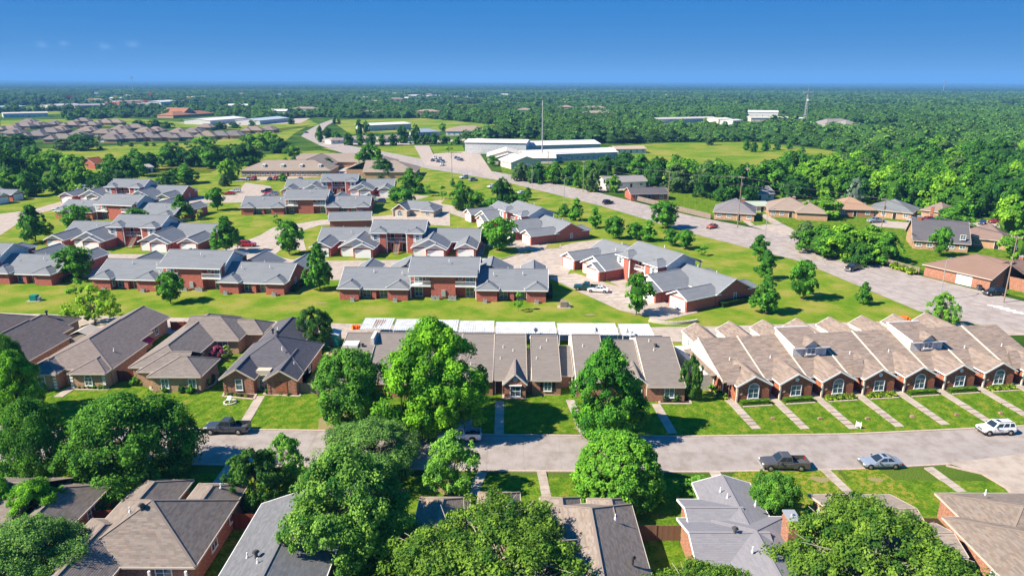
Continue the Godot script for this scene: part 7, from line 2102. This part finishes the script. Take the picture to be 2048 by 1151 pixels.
# ---------------------------------------------------------------- vehicles and small things
func street_things() -> void:
	var grey := paint("grey", lin(0.05, 0.056, 0.068))
	var bronze := paint("bronze", lin(0.085, 0.08, 0.08))
	var silver := paint("silver", lin(0.25, 0.29, 0.36))
	var white := paint("white", lin(0.78, 0.78, 0.78))
	var black := paint("black", lin(0.012, 0.013, 0.018))
	var red := paint("red", lin(0.45, 0.01, 0.02))
	var orange := paint("orange", lin(0.60, 0.10, 0.03))
	var green := paint("green", lin(0.01, 0.06, 0.06))
	var blue := paint("blue", lin(0.03, 0.06, 0.16))
	var pale := paint("pale_blue", lin(0.50, 0.57, 0.68))
	vehicle("pickup", "dark grey pickup parked at the far kerb before the green lawns, left", Vector2(-38.8, -86.2), 1.0, grey)
	vehicle("pickup", "bronze-grey pickup parked at the near kerb, right of centre", Vector2(33.9, -77.3), 0.0, bronze)
	vehicle("sedan", "silver saloon with a sunroof parked at the near kerb", Vector2(46.1, -77.8), 2.5, silver)
	vehicle("suv", "white boxy suv parked at the far kerb at the right edge", Vector2(66.4, -86.6), 4.0, white)
	vehicle("pickup", "pale blue-white pickup at the far kerb, half hidden by street trees", Vector2(-7.0, -84.3), 0.0, pale)
	vehicle("suv", "red suv in the court before the small garage", Vector2(-76.8, -198.1), 182.0, red)
	vehicle("pickup", "dark green pickup in the car park right of the centre block", Vector2(17.2, -154.8), -12.0, green)
	vehicle("sedan", "white car beside the dark green pickup", Vector2(19.7, -153.3), -12.0, white)
	vehicle("pickup", "black pickup driving on the avenue, right", Vector2(87.4, -173.6), 38.0, black)
	vehicle("sedan", "orange-red car driving on the avenue", Vector2(65.9, -227.0), 40.0, orange)
	vehicle("suv", "dark suv driving on the avenue behind the street lamps", Vector2(37.7, -273.9), 215.0, black)
	vehicle("suv", "dark suv parked beside the pale utility pole at right", Vector2(109.2, -151.8), 10.0, black)
	var k := 0
	for q in [[Vector2(-24.0, -348.4), "suv", white, "white suv on the avenue, first of three white cars by the school drive"], [Vector2(-19.0, -339.4), "suv", silver, "grey suv on the avenue just behind the white one"], [Vector2(-9.2, -316.3), "suv", white, "white suv on the avenue near the grey double lamp"], [Vector2(4.2, -298.9), "sedan", white, "white car on the avenue beside a small round tree"], [Vector2(-114.9, -459.0), "sedan", white, "small white car on the avenue before the nursing home"], [Vector2(-163.1, -604.8), "suv", black, "dark car on the avenue's bend"], [Vector2(-191.8, -664.2), "sedan", blue, "dark blue car far up the avenue"],
			[Vector2(-167.4, -255.9), "sedan", white, "white car in the court before the leftmost garages"], [Vector2(-76.3, -261.7), "sedan", black, "dark car in the fourth row's court"], [Vector2(-63.7, -243.6), "pickup", silver, "grey pickup on the court lane behind the small garage, left one"], [Vector2(-54.1, -247.6), "pickup", blue, "dark pickup on the court lane behind the small garage, right one"], [Vector2(-52.2, -274.6), "suv", blue, "dark car beside the third row's right end"]]:
		var yaw: float = [42.0, 222.0, 42.0, 222.0, 218.0, 60.0, 60.0, 20.0, 90.0, 95.0, 80.0, 10.0][k]
		vehicle(q[1], q[3], q[0], yaw, q[2], "cars further off")
		k += 1
	k = 0
	for q in [Vector2(-48.3, -427.9), Vector2(-48.0, -439.4), Vector2(-44.4, -422.5), Vector2(-44.4, -433.7), Vector2(-41.2, -419.9), Vector2(-40.3, -404.4), Vector2(-35.3, -442.7), Vector2(-33.0, -434.0), Vector2(-31.0, -431.2)]:
		vehicle(["sedan", "suv"][k % 2], "%s car parked in the school car park, %s from the left" % [["dark", "white", "blue", "silver"][k % 4], ordinal(k)], q, 85.0, [black, white, blue, silver][k % 4], "cars in the school car park")
		k += 1
	k = 0
	for q in [Vector2(-128.0, -340.6), Vector2(-125.6, -340.6), Vector2(-117.7, -340.8), Vector2(-115.0, -340.9), Vector2(-103.2, -341.1), Vector2(-119.4, -300.7), Vector2(-119.8, -295.1), Vector2(-105.9, -301.0), Vector2(-103.0, -296.8), Vector2(-100.4, -292.8)]:
		vehicle(["sedan", "suv"][k % 2], "%s car parked near the nursing home, %s in order" % [["white", "red", "dark", "red", "grey"][k % 5], ordinal(k)], q, 90.0 if k < 5 else 10.0, [white, red, black, red, silver][k % 5], "cars at the nursing home")
		k += 1
	k = 0
	for q in [Vector2(125.1, -237.4), Vector2(138.9, -239.4), Vector2(142.6, -242.2), Vector2(143.7, -239.5), Vector2(144.4, -236.8), Vector2(160.4, -235.3), Vector2(165.9, -237.1)]:
		vehicle(["pickup", "sedan", "sedan", "suv", "suv", "sedan", "sedan"][k], ["silver pickup before the grey-blue roofed house", "pale car under the chimney of the grey-blue roofed house", "white car left of the red suv, right background", "red suv before the low brown-roofed house", "black suv right of the red suv", "dark car under the trees at right, left one", "dark red car under the trees at right"][k], q, 10.0 + 20.0 * (k % 3), [silver, pale, white, red, black, blue, red][k], "cars across the avenue")
		k += 1
	# orange netting and cones by the avenue
	for q in [["orange safety netting lying on the avenue lawn", Vector2(79.1, -133.9), 2.2], ["orange netting bundle at the small tree by the avenue", Vector2(81.8, -128.2), 2.0], ["orange netting at the alley beside the white carports", Vector2(-30.2, -127.8), 1.4]]:
		var s := Shape.new()
		rng.seed = hash(q[0])
		for j in 14:
			var a := Vector3(q[2] * (j / 14.0 - 0.5), 0, 0.3 * sin(j * 1.7))
			s.beam(a, a + Vector3(q[2] / 14.0, 0.5 + 0.5 * rng.randf(), 0.2 * rng.randf()), 0.12, 0.5)
		var o := part(numbered("safety_netting"), s, mats["orange"], self)
		o.position = Vector3(q[1].x, 0.1, q[1].y)
		tag(o, q[0], "safety netting", "orange netting")

# ---------------------------------------------------------------- trees one can tell apart
func trees_by_hand() -> void:
	# [kind, label, x, z, height, width, name]
	for t in [
		["maple", "tallest bright green maple, egg-shaped, in the middle of the picture", -10.5, -86.9, 15.5, 14.1],
		["round", "round mid-green tree left of the tallest maple", -22.2, -87.5, 11.0, 10.2],
		["pyramid", "cone-shaped green tree before the grey town houses, right of the maple", 12.5, -85.0, 13.6, 10.1],
		["dome", "perfectly domed light green tree beside the street, lower centre", 12.2, -70.5, 8.0, 10.1],
		["feather", "feathery light green street tree on the near kerb, left", -27.0, -73.8, 6.2, 5.4],
		["holly", "dark dense round tree before the pyramid-roofed house", -28.7, -68.8, 6.8, 6.5],
		["elm", "wide grey-green elm leaning over the street below the tallest maple", -16.9, -75.1, 7.0, 12.0],
		["tipped", "tall deep green tree with pale tips, lower left of centre", -16.2, -59.4, 12.3, 11.9],
		["feather", "bright feathery tree at the near kerb hiding the pale pickup", -6.6, -71.4, 7.9, 7.0],
		["oak", "spreading oak with pale bare branches at the bottom centre", -1.7, -53.0, 8.6, 19.0],
		["oak", "low oak crown at the bottom edge before the lavender-grey roof", 16.6, -48.0, 7.5, 10.4],
		["oak", "big yellow-green oak between the two lower right houses", 33.2, -54.1, 8.5, 17.2],
		["round", "dark green round tree behind the tall brick chimney", 28.3, -66.0, 5.9, 5.4],
		["feather", "small bright tree above the lavender-grey roof", 21.4, -70.3, 3.1, 3.7],
		["dark", "broad dark green tree over the street at the left", -45.0, -73.3, 11.1, 14.7],
		["dark", "dark tree with a visible forked trunk at the left edge", -56.1, -73.6, 10.3, 8.8],
		["maple", "bright green tree before the stepped brown roof, left edge", -70.2, -90.6, 9.6, 7.6],
		["dark", "small very dark crown cut by the left edge", -77.4, -99.0, 8.9, 6.4],
		["elm", "grey-green crown filling the bottom left corner", -44.6, -55.3, 7.1, 10.2],
		["maple", "yellow-green crown above the bottom left corner", -49.7, -63.6, 6.2, 6.1],
		["maple", "bright crown tip cut by the left edge, above the bottom corner", -53.9, -64.0, 6.5, 4.7],
		["holly", "small round garden tree between the lower left roofs", -44.4, -66.1, 2.2, 1.8],
		["holly", "round leafy bush at the end of the grey row, by the alley", 26.9, -96.8, 6.9, 3.4],
		["holly", "dark round tree beside the teal shed", -35.4, -117.9, 7.3, 6.8],
		["court_open", "open yellow-green tree with a visible fork, by the alley at left", -81.5, -129.1, 7.8, 11.4],
		["sapling", "small tree at the garage behind the open yellow-green tree", -96.2, -147.5, 4.4, 4.0],
		["court_round", "round young tree before the front left apartment block", -73.8, -144.0, 6.7, 6.2],
		["court_pear", "upright tree between the two front apartment blocks", -44.1, -154.2, 10.8, 6.6],
		["court_round", "dense round tree behind the leftmost front apartment roof", -104.4, -162.0, 8.1, 9.3],
		["court_pear", "dense tree beside the second row's left block", -79.9, -190.6, 10.0, 8.3],
		["court_round", "tree on a kerbed island near the red suv", -61.8, -188.5, 9.2, 8.3],
		["court_pear", "broad upright tree on the left court lawn", -141.7, -203.2, 10.7, 9.1],
		["court_round", "round tree against the third row's left roof", -137.9, -217.7, 8.4, 10.1],
		["court_pear", "upright tree before the third row's left block, right one", -113.6, -238.2, 8.6, 7.2],
		["court_round", "light tree before the third row's left block, left one", -126.9, -232.6, 4.9, 7.4],
		["thin", "sparse yellowish sapling on the courtyard lawn, left one", -107.5, -226.9, 4.8, 3.6],
		["thin", "sparse bare-looking sapling on the courtyard lawn, right one", -101.6, -225.4, 6.1, 3.6],
		["sapling", "tiny sapling before the third row's centre block", -77.6, -228.2, 4.0, 3.0],
		["court_round", "round tree in the fourth row's court", -109.6, -257.9, 8.2, 7.4],
		["court_round", "large round tree on the island right of the second row", -3.6, -193.4, 9.4, 10.1],
		["court_round", "smaller tree behind the large island tree", -7.6, -199.7, 6.9, 5.8],
		["court_round", "round young tree at the car park's edge, right of centre", 25.6, -136.9, 8.5, 6.3],
		["sapling", "little round sapling before the front centre block", 1.3, -139.2, 4.0, 2.6],
		["court_pear", "dense tree nearest the alley on the avenue lawn", 52.7, -138.4, 7.8, 6.0],
		["court_pear", "dark green tree at the avenue kerb, topmost of the stacked pair", 67.4, -184.9, 6.6, 5.7],
		["court_pear", "yellow-green tree below the stacked pair's dark one", 61.6, -164.7, 7.2, 5.1],
		["court_round", "round tree in the middle of the avenue lawn", 64.3, -147.6, 8.8, 6.8],
		["court_pear", "small lone tree at the right of the avenue lawn", 76.1, -144.4, 5.0, 3.4],
		["feather", "spiky open tree at the avenue's near kerb, right", 84.0, -129.7, 7.0, 6.2],
		["court_round", "round tree standing in the avenue verge, centre right", 50.0, -225.2, 9.0, 10.1],
		["court_pear", "dark tree leftmost behind the angled block", 18.5, -246.9, 4.5, 5.0],
		["court_cone", "bright cone-shaped tree behind the angled block", 22.1, -239.4, 7.6, 5.2],
		["court_cone", "bright green tree right of the cone-shaped one, behind the angled block", 27.2, -226.5, 6.6, 4.6],
		["court_round", "dark round tree behind the two angled blocks", 31.5, -209.7, 6.9, 7.0],
		["court_round", "dark tree between round ones behind the lower angled block", 37.4, -208.4, 5.2, 5.8],
		["court_cone", "light tree behind the lower angled block, left of the low pair", 41.2, -207.0, 6.3, 4.8],
		["court_round", "bright low tree behind the lower angled block's far roof", 46.6, -200.4, 5.0, 5.3],
		["court_round", "bright low round tree right behind the lower angled block", 50.1, -196.6, 5.5, 6.0],
		["sapling", "small bright bush tree at the lower angled block's ridge end", 52.8, -189.3, 2.8, 3.3],
		["belt_mid", "large dark tree on the avenue verge, behind the clubhouse drive", -19.2, -259.4, 10.4, 10.0],
		["court_round", "bright tree beside the large verge tree", -14.0, -268.3, 5.4, 6.9],
		["belt_dark", "dark leafy tree on the verge near the entrance drive", -3.6, -269.7, 10.4, 9.3],
		["court_round", "grey-green bush tree at the entrance drive", -7.9, -259.6, 4.4, 7.5],
		["court_round", "spreading low tree above the angled block's left roof", 2.2, -268.6, 5.0, 9.3],
		["court_pear", "small dark tree at the avenue kerb beside a white car", 6.2, -284.3, 4.9, 4.1],
		["court_cone", "tiny cone tree at the foot of the school lawn pole", -27.4, -320.7, 3.6, 2.7],
		["belt_mid", "tall tree on the verge by the avenue, left of the clubhouse", -44.1, -300.8, 10.2, 12.4],
		["court_round", "round tree behind the clubhouse roof", -40.0, -266.8, 6.7, 7.7],
		["court_round", "dark round tree at the third row's right end", -46.3, -274.7, 6.3, 6.7],
		["sapling", "young tree on the verge lawn, left of two", -34.9, -292.7, 4.6, 4.2],
		["sapling", "young tree on the verge lawn, right of two", -28.7, -284.9, 5.3, 4.5],
		["belt_mid", "large tree on the school lawn beside the avenue", -74.1, -369.1, 14.9, 16.2],
		["belt_dark", "dark round tree before the large school lawn tree", -65.5, -353.2, 8.9, 11.5],
		["sapling", "young tree on the little school island", -43.0, -477.8, 7.3, 5.7],
		["court_round", "round tree at the school entrance", -11.6, -402.6, 5.9, 6.3],
		["spruce", "silvery blue conifer behind the tan-roofed house at right", 128.7, -261.9, 11.6, 11.6],
		["belt_light", "light green street tree before the orange-brown roof", 110.7, -245.5, 7.4, 12.7],
		["belt_mid", "tall tree at the right of the parked suvs, with a clear trunk", 142.0, -221.0, 9.1, 14.4],
		["belt_light", "pale sandy-green conifer at the right edge", 152.2, -210.0, 13.5, 12.1],
		["belt_light", "bright broad tree at the right edge before the brown roof", 137.3, -184.7, 7.9, 10.8],
		["court_round", "small tree against the charcoal steep roof", 119.1, -189.0, 8.0, 6.1],
	]:
		var d: Array = t
		var names := {"maple": "maple_tree", "oak": "oak_tree", "elm": "elm_tree", "holly": "holly_tree", "spruce": "conifer_tree", "sapling": "sapling", "thin": "sapling"}
		tree(names.get(d[0], "shade_tree"), d[0], d[1], d[2], d[3], d[4], d[5])

func tree_belts() -> void:
	var b := [[86.1, -189.8, 8.0, 13.3, "belt_mid"], [86.1, -200.9, 7.1, 8.8, "belt_grey"], [90.7, -185.2, 9.3, 12.2, "belt_light"], [96.3, -184.2, 9.2, 12.9, "belt_light"], [99.1, -179.9, 8.0, 10.5, "belt_mid"], [91.7, -178.7, 6.0, 7.9, "belt_dark"], [91.6, -192.8, 7.1, 9.8, "belt_mid"]]
	belt("avenue far-kerb row", "trees along the avenue's far kerb", b.map(func(a): return a))
	# belts left of the avenue
	var near := [[-226.5, -318.1, 16.1, 15.8, "belt_dark"], [-223.0, -328.0, 12.5, 13.0, "belt_light"], [-246.7, -377.9, 10.5, 16.0, "belt_light"], [-258.6, -377.6, 11.6, 16.0, "belt_mid"], [-285.1, -400.5, 11.1, 18.1, "belt_dark"], [-222.4, -357.4, 10.0, 14.7, "belt_light"], [-193.9, -299.2, 11.6, 14.9, "belt_mid"], [-178.7, -289.9, 11.7, 12.8, "belt_light"], [-167.6, -284.9, 10.3, 11.0, "belt_dark"], [-167.4, -299.8, 12.7, 14.9, "belt_dark"], [-212.6, -294.7, 8.8, 12.6, "belt_light"], [-200.3, -289.5, 9.9, 11.6, "belt_mid"], [-191.3, -335.6, 12.2, 15.2, "belt_mid"], [-188.9, -354.3, 12.9, 15.0, "belt_mid"], [-195.0, -379.2, 9.0, 13.4, "belt_dark"], [-194.0, -402.9, 11.2, 19.9, "belt_mid"], [-180.5, -398.3, 11.1, 18.0, "belt_dark"], [-167.4, -393.7, 12.0, 19.5, "belt_mid"], [-162.0, -408.8, 10.8, 18.5, "belt_dark"], [-150.1, -404.0, 12.3, 18.2, "belt_dark"], [-153.4, -329.5, 8.3, 16.4, "belt_mid"], [-157.4, -319.6, 6.1, 10.0, "belt_dark"], [-136.9, -340.4, 10.1, 11.1, "belt_light"], [-131.4, -320.1, 5.4, 5.9, "belt_grey"], [-295.8, -491.5, 10.8, 22.8, "belt_dark"], [-311.1, -491.0, 7.4, 13.8, "belt_grey"], [-321.4, -462.6, 12.1, 19.5, "belt_dark"], [-350.0, -489.7, 9.4, 17.2, "belt_mid"], [-303.5, -450.3, 6.9, 10.8, "belt_mid"], [-227.1, -525.4, 7.2, 18.4, "belt_light"], [-197.3, -534.9, 8.1, 15.0, "belt_light"], [-170.8, -495.4, 12.3, 19.5, "belt_light"], [-155.4, -474.4, 9.8, 15.3, "belt_dark"], [-141.2, -455.0, 6.9, 10.9, "belt_light"], [-113.7, -368.2, 8.8, 6.8, "belt_grey"], [-119.7, -372.3, 7.3, 5.8, "belt_mid"], [-101.2, -386.0, 5.9, 6.6, "belt_dark"], [-110.5, -337.4, 3.8, 5.3, "belt_mid"]]
	belt("belt between apartments and meadow", "tree belts behind the apartments", near)
	# along the school hedge and the avenue's far side
	var hedge_row := [[4.2, -339.9, 8.6, 9.7, "belt_grey"], [12.0, -333.1, 8.9, 11.4, "belt_dark"], [20.3, -333.3, 9.8, 11.8, "belt_mid"], [28.3, -330.0, 9.8, 10.8, "belt_dark"], [37.7, -340.6, 9.6, 10.6, "belt_mid"], [48.4, -363.7, 9.7, 11.8, "belt_dark"], [58.2, -372.3, 10.4, 13.7, "belt_dark"], [66.1, -364.1, 10.2, 14.4, "belt_mid"], [43.8, -305.3, 6.9, 7.4, "belt_light"], [35.0, -305.2, 9.1, 7.4, "belt_grey"], [30.7, -317.1, 9.0, 6.8, "belt_mid"]]
	belt("tall hedge between school and avenue", "trees between school and avenue", hedge_row)
	# wooded gardens across the avenue
	var away := []
	for q in [[Vector2(52.1, -320.7), 13.0], [Vector2(57.6, -291.7), 14.0], [Vector2(80.3, -250.8), 17.0], [Vector2(101.9, -253.2), 17.0], [Vector2(126.9, -256.6), 10.0], [Vector2(137.3, -251.7), 16.0], [Vector2(150.1, -248.0), 10.0], [Vector2(118.3, -349.7), 8.0], [Vector2(103.0, -290.0), 11.0], [Vector2(93.1, -263.5), 9.0], [Vector2(126.8, -202.8), 17.0], [Vector2(141.9, -205.0), 13.0], [Vector2(130.2, -231.4), 14.0], [Vector2(138.4, -228.1), 13.0], [Vector2(155.6, -231.7), 12.0], [Vector2(132.8, -270.9), 9.0], [Vector2(47.3, -306.9), 10.0], [Vector2(36.1, -305.2), 10.0]]:
		away.append(q)
	var gardens := fill_belt([Vector2(64.3, -327.4), Vector2(94.4, -334.8), Vector2(132.9, -335.7), Vector2(185.3, -375.3), Vector2(226.2, -435.5), Vector2(341.8, -450.4), Vector2(189.1, -238.4), Vector2(153.5, -242.4), Vector2(136.1, -280.4), Vector2(110.5, -287.5), Vector2(88.5, -270.1), Vector2(76.0, -281.8), Vector2(68.7, -294.6)], 10.6, 12.5, 41, away)
	gardens.append([114.2, -306.7, 13.4, 17.4, "belt_mid"]); gardens.append([137.5, -307.2, 14.3, 20.1, "belt_light"]); gardens.append([170.8, -307.8, 13.0, 18.8, "belt_light"]); gardens.append([87.2, -300.5, 12.3, 18.0, "belt_grey"]); gardens.append([75.5, -314.9, 13.3, 17.0, "belt_light"]); gardens.append([66.1, -324.2, 12.8, 13.8, "belt_dark"]); gardens.append([143.8, -288.1, 11.0, 14.4, "belt_dark"]); gardens.append([100.6, -295.2, 8.8, 10.5, "belt_dark"])
	belt("wooded gardens across the avenue", "trees of the wooded gardens", gardens)
	var lone := [[166.4, -506.2, 7.7, 6.4, "belt_mid"], [167.2, -491.4, 6.8, 5.5, "belt_dark"], [177.4, -499.0, 7.6, 7.0, "belt_mid"], [189.1, -506.9, 5.6, 5.7, "belt_dark"], [200.4, -515.0, 5.7, 5.1, "belt_mid"], [151.0, -546.9, 9.8, 8.4, "belt_grey"], [195.2, -478.2, 4.6, 4.7, "belt_mid"]]
	belt("lone trees on the green field", "trees on the green field", lone)
	var drive := [[-152.3, -564.0, 12.4, 7.1, "belt_mid"], [-148.9, -573.9, 11.0, 8.0, "belt_dark"], [-137.5, -555.0, 9.1, 7.8, "belt_mid"], [-123.4, -537.5, 8.9, 8.3, "belt_dark"], [-115.2, -537.7, 8.1, 7.5, "belt_mid"], [-106.9, -538.0, 8.9, 8.3, "belt_dark"], [-98.6, -538.3, 8.1, 7.5, "belt_mid"], [-90.4, -538.6, 8.2, 7.6, "belt_dark"], [-85.5, -556.9, 13.0, 10.1, "belt_dark"], [-75.0, -548.0, 14.3, 9.2, "belt_dark"], [-67.3, -548.3, 7.5, 9.2, "belt_mid"], [-59.6, -548.6, 8.3, 7.7, "belt_dark"], [-52.8, -558.0, 5.4, 9.4, "belt_dark"], [-42.4, -549.2, 6.0, 8.5, "belt_mid"], [-33.3, -558.7, 5.4, 9.4, "belt_dark"], [-134.2, -628.9, 13.7, 8.8, "belt_dark"], [-136.5, -666.5, 10.9, 7.4, "belt_mid"], [-201.2, -808.9, 7.7, 5.6, "belt_dark"], [-195.6, -809.2, 6.6, 5.1, "belt_dark"], [-68.2, -697.3, 7.6, 8.8, "belt_light"]]
	belt("trees about the low motel rooms", "trees around the motel rooms", drive)
	var bushes := [[-288.7, -523.3, 2.9, 4.4, "belt_mid"], [-278.6, -519.4, 2.9, 4.0, "belt_dark"], [-269.9, -523.9, 2.9, 5.2, "belt_mid"], [-264.1, -524.1, 2.5, 3.7, "belt_dark"], [-254.3, -524.4, 3.3, 4.4, "belt_mid"], [-250.1, -528.8, 2.5, 3.7, "belt_dark"], [-244.6, -533.3, 2.6, 3.7, "belt_mid"], [-371.2, -713.6, 8.7, 14.9, "belt_dark"], [-364.2, -729.7, 7.9, 17.3, "belt_dark"], [-351.7, -730.3, 6.4, 13.2, "belt_dark"], [-390.6, -712.7, 5.8, 9.9, "belt_dark"], [-292.9, -717.2, 6.8, 15.0, "belt_dark"], [-284.1, -733.5, 6.0, 13.3, "belt_dark"], [-278.4, -767.7, 6.3, 8.6, "belt_dark"], [-248.9, -806.5, 6.6, 9.0, "belt_dark"]]
	belt("estate houses and meadow edge", "trees of the estate", bushes)

# ---------------------------------------------------------------- woods out to the horizon
func wood_mesh(kind: String, leaves: int, size: float, deep: Color, light: Color) -> ArrayMesh:
	rng.seed = hash(kind)
	var s := Shape.new()
	inner_mass(s, "broad", 1.0, 0.5, 0.0, deep.lerp(light, 0.25), 0.85)
	crown(s, "broad", 1.0, 0.5, 0.02, int(leaves / 12.0), 12, size, deep, light, 0.22, 0.3)
	return s.mesh(mats["leaf"])

func scatter_wood(called: String, spots: Array, m: ArrayMesh) -> void:
	var mm := MultiMesh.new()
	mm.transform_format = MultiMesh.TRANSFORM_3D
	mm.use_colors = true
	mm.mesh = m
	mm.instance_count = spots.size()
	for k in spots.size():
		var s: Array = spots[k]
		mm.set_instance_transform(k, Transform3D(Basis(Vector3.UP, s[4]).scaled(Vector3(s[2], s[3], s[2])), Vector3(s[0], s[6] - 0.3, s[1])))
		mm.set_instance_color(k, s[5])
	var o := MultiMeshInstance3D.new()
	o.name = called
	o.multimesh = mm
	add_child(o)
	o.set_meta("kind", "stuff")
	tag(o, {"near_wood": "woods of single crowns beyond the school and the wooded gardens", "middle_wood": "wide green woodland in the middle distance", "far_wood": "blue-green woodland reaching to the horizon"}[called], "woodland")

func forest() -> void:
	var open := []
	for z in [
		[Vector2(-58.8, -42.9), Vector2(-1099.0, -1038.0), Vector2(-755.5, -1062.0), Vector2(-703.9, -1160.3), Vector2(-583.9, -1212.4), Vector2(-440.0, -1084.0), Vector2(-370.3, -910.1), Vector2(-312.4, -889.1), Vector2(-259.4, -969.8), Vector2(-213.5, -945.2), Vector2(-115.7, -951.1), Vector2(-13.9, -799.2), Vector2(-7.2, -685.7), Vector2(-42.6, -609.5), Vector2(6.5, -611.4), Vector2(79.7, -553.4), Vector2(130.9, -574.2), Vector2(195.4, -586.5), Vector2(226.6, -523.9), Vector2(231.5, -475.9), Vector2(213.8, -435.1), Vector2(232.2, -447.3), Vector2(341.8, -450.4), Vector2(468.1, -420.1), Vector2(61.5, -43.3)],
		[Vector2(161.4, -827.6), Vector2(181.8, -917.3), Vector2(277.2, -961.2), Vector2(287.2, -887.7), Vector2(367.7, -1140.4), Vector2(439.0, -1184.0), Vector2(388.1, -954.5), Vector2(332.8, -816.7), Vector2(225.7, -710.3), Vector2(155.4, -729.9)],
		[Vector2(295.4, -698.8), Vector2(367.7, -859.0), Vector2(429.1, -862.3), Vector2(433.6, -802.8), Vector2(380.3, -702.5)],
		[Vector2(-164.9, -1909.6), Vector2(-189.7, -2290.5), Vector2(77.2, -2496.3), Vector2(158.0, -2702.7), Vector2(128.1, -2189.5)], [Vector2(208.9, -1954.5), Vector2(235.4, -2204.0), Vector2(438.3, -2231.5), Vector2(423.4, -1980.3)], [Vector2(590.6, -1354.5), Vector2(669.1, -1536.4), Vector2(796.3, -1515.6), Vector2(717.9, -1364.9)],
		[Vector2(-278.9, -1895.9), Vector2(-362.9, -2518.6), Vector2(-236.4, -2538.9), Vector2(-188.3, -2019.7)], [Vector2(914.5, -1355.2), Vector2(1059.5, -1572.3), Vector2(1294.3, -1594.0), Vector2(1115.0, -1371.3)],
	]:
		var p := PackedVector2Array()
		for q in z:
			p.append(q)
		open.append(p)
	var shelter := PackedVector2Array([Vector2(-567.0, -898.6), Vector2(-639.6, -1020.1), Vector2(-616.2, -1146.6), Vector2(-557.9, -1171.3), Vector2(-461.0, -971.4), Vector2(-500.0, -928.0), Vector2(-539.6, -876.2)])
	var ax := []
	for q in [Vector2(-199.5, -691.5), Vector2(-219.3, -817.9), Vector2(-223.0, -918.8)]:
		ax.append(q)
	var f := FastNoiseLite.new()
	f.seed = 8
	f.frequency = 0.0022
	var g := FastNoiseLite.new()
	g.seed = 18
	g.frequency = 0.02
	var near := []
	var mid := []
	var far := []
	rng.seed = 1234
	var d := 380.0
	while d < 24000.0:
		var step := 8.6 if d < 1300.0 else 13.0 if d < 2600.0 else 24.0 if d < 5000.0 else 42.0 if d < 10000.0 else 110.0
		var half := d * 0.84 + 40.0
		var x := -half
		while x < half:
			var q := Vector2(x + (rng.randf() - 0.5) * step * 0.95, -d + (rng.randf() - 0.5) * step * 0.95)
			x += step
			var inside := false
			if d > 900.0:
				for r in far_fields:
					if r.has_point(q):
						inside = true
						break
				for r in far_roofs:
					if absf(q.x - r.x) < r.y and q.y > r.z - 12.0 and q.y < r.z + 34.0:
						inside = true
						break
			for p in open:
				if Geometry2D.is_point_in_polygon(q, p):
					inside = not Geometry2D.is_point_in_polygon(q, shelter)
					break
			if inside:
				continue
			if q.x / d < -0.42 and d > 880.0 and d < 1750.0 and rng.randf() < 0.74:
				continue
			var thin := f.get_noise_2d(q.x, q.y)
			if d > 1100.0 and thin < -0.30:
				continue
			if d < 1500.0 and q.distance_to(ax[2]) < 26.0:
				continue
			if d < 2600.0 and g.get_noise_2d(q.x * 0.45 + 900.0, q.y * 0.45) < -0.42:
				continue
			var giant := 1.45 if rng.randf() < 0.13 else 0.85 if rng.randf() < 0.3 else 1.0
			var w := step * (1.0 + 0.55 * rng.randf()) * giant
			var h := minf(w * 0.85, (8.5 + 4.5 * rng.randf()) * (1.0 + (giant - 1.0) * 0.6)) * (0.85 + 0.25 * g.get_noise_2d(q.x, q.y))
			if d > 2600.0:
				h = 10.0 + 4.0 * rng.randf()
			var tone := 0.8 + 0.5 * rng.randf() + 0.3 * g.get_noise_2d(q.x * 0.5, q.y * 0.5) + 0.35 * f.get_noise_2d(q.x * 1.7 + 500.0, q.y * 1.7)
			var yel := rng.randf()
			var c := Color(tone * (1.35 if yel > 0.86 else 1.0), tone * (1.15 if yel > 0.86 else 1.0), tone * (1.3 if yel < 0.12 else 1.0))
			var row := [q.x, q.y, w, h, rng.randf() * TAU, c, rise(q) if d > 6800.0 else 0.0]
			if d < 1300.0:
				near.append(row)
			elif d < 3200.0:
				mid.append(row)
			else:
				far.append(row)
		d += step * (0.95 if d < 2600.0 else 1.1)
	print("woods ", near.size(), " ", mid.size(), " ", far.size())
	scatter_wood("near_wood", near, wood_mesh("near_wood", 620, 0.10, Color(0.018, 0.062, 0.016), Color(0.085, 0.175, 0.030)))
	scatter_wood("middle_wood", mid, wood_mesh("middle_wood", 160, 0.17, Color(0.020, 0.060, 0.018), Color(0.072, 0.145, 0.032)))
	scatter_wood("far_wood", far, wood_mesh("far_wood", 70, 0.24, Color(0.022, 0.058, 0.020), Color(0.062, 0.120, 0.034)))
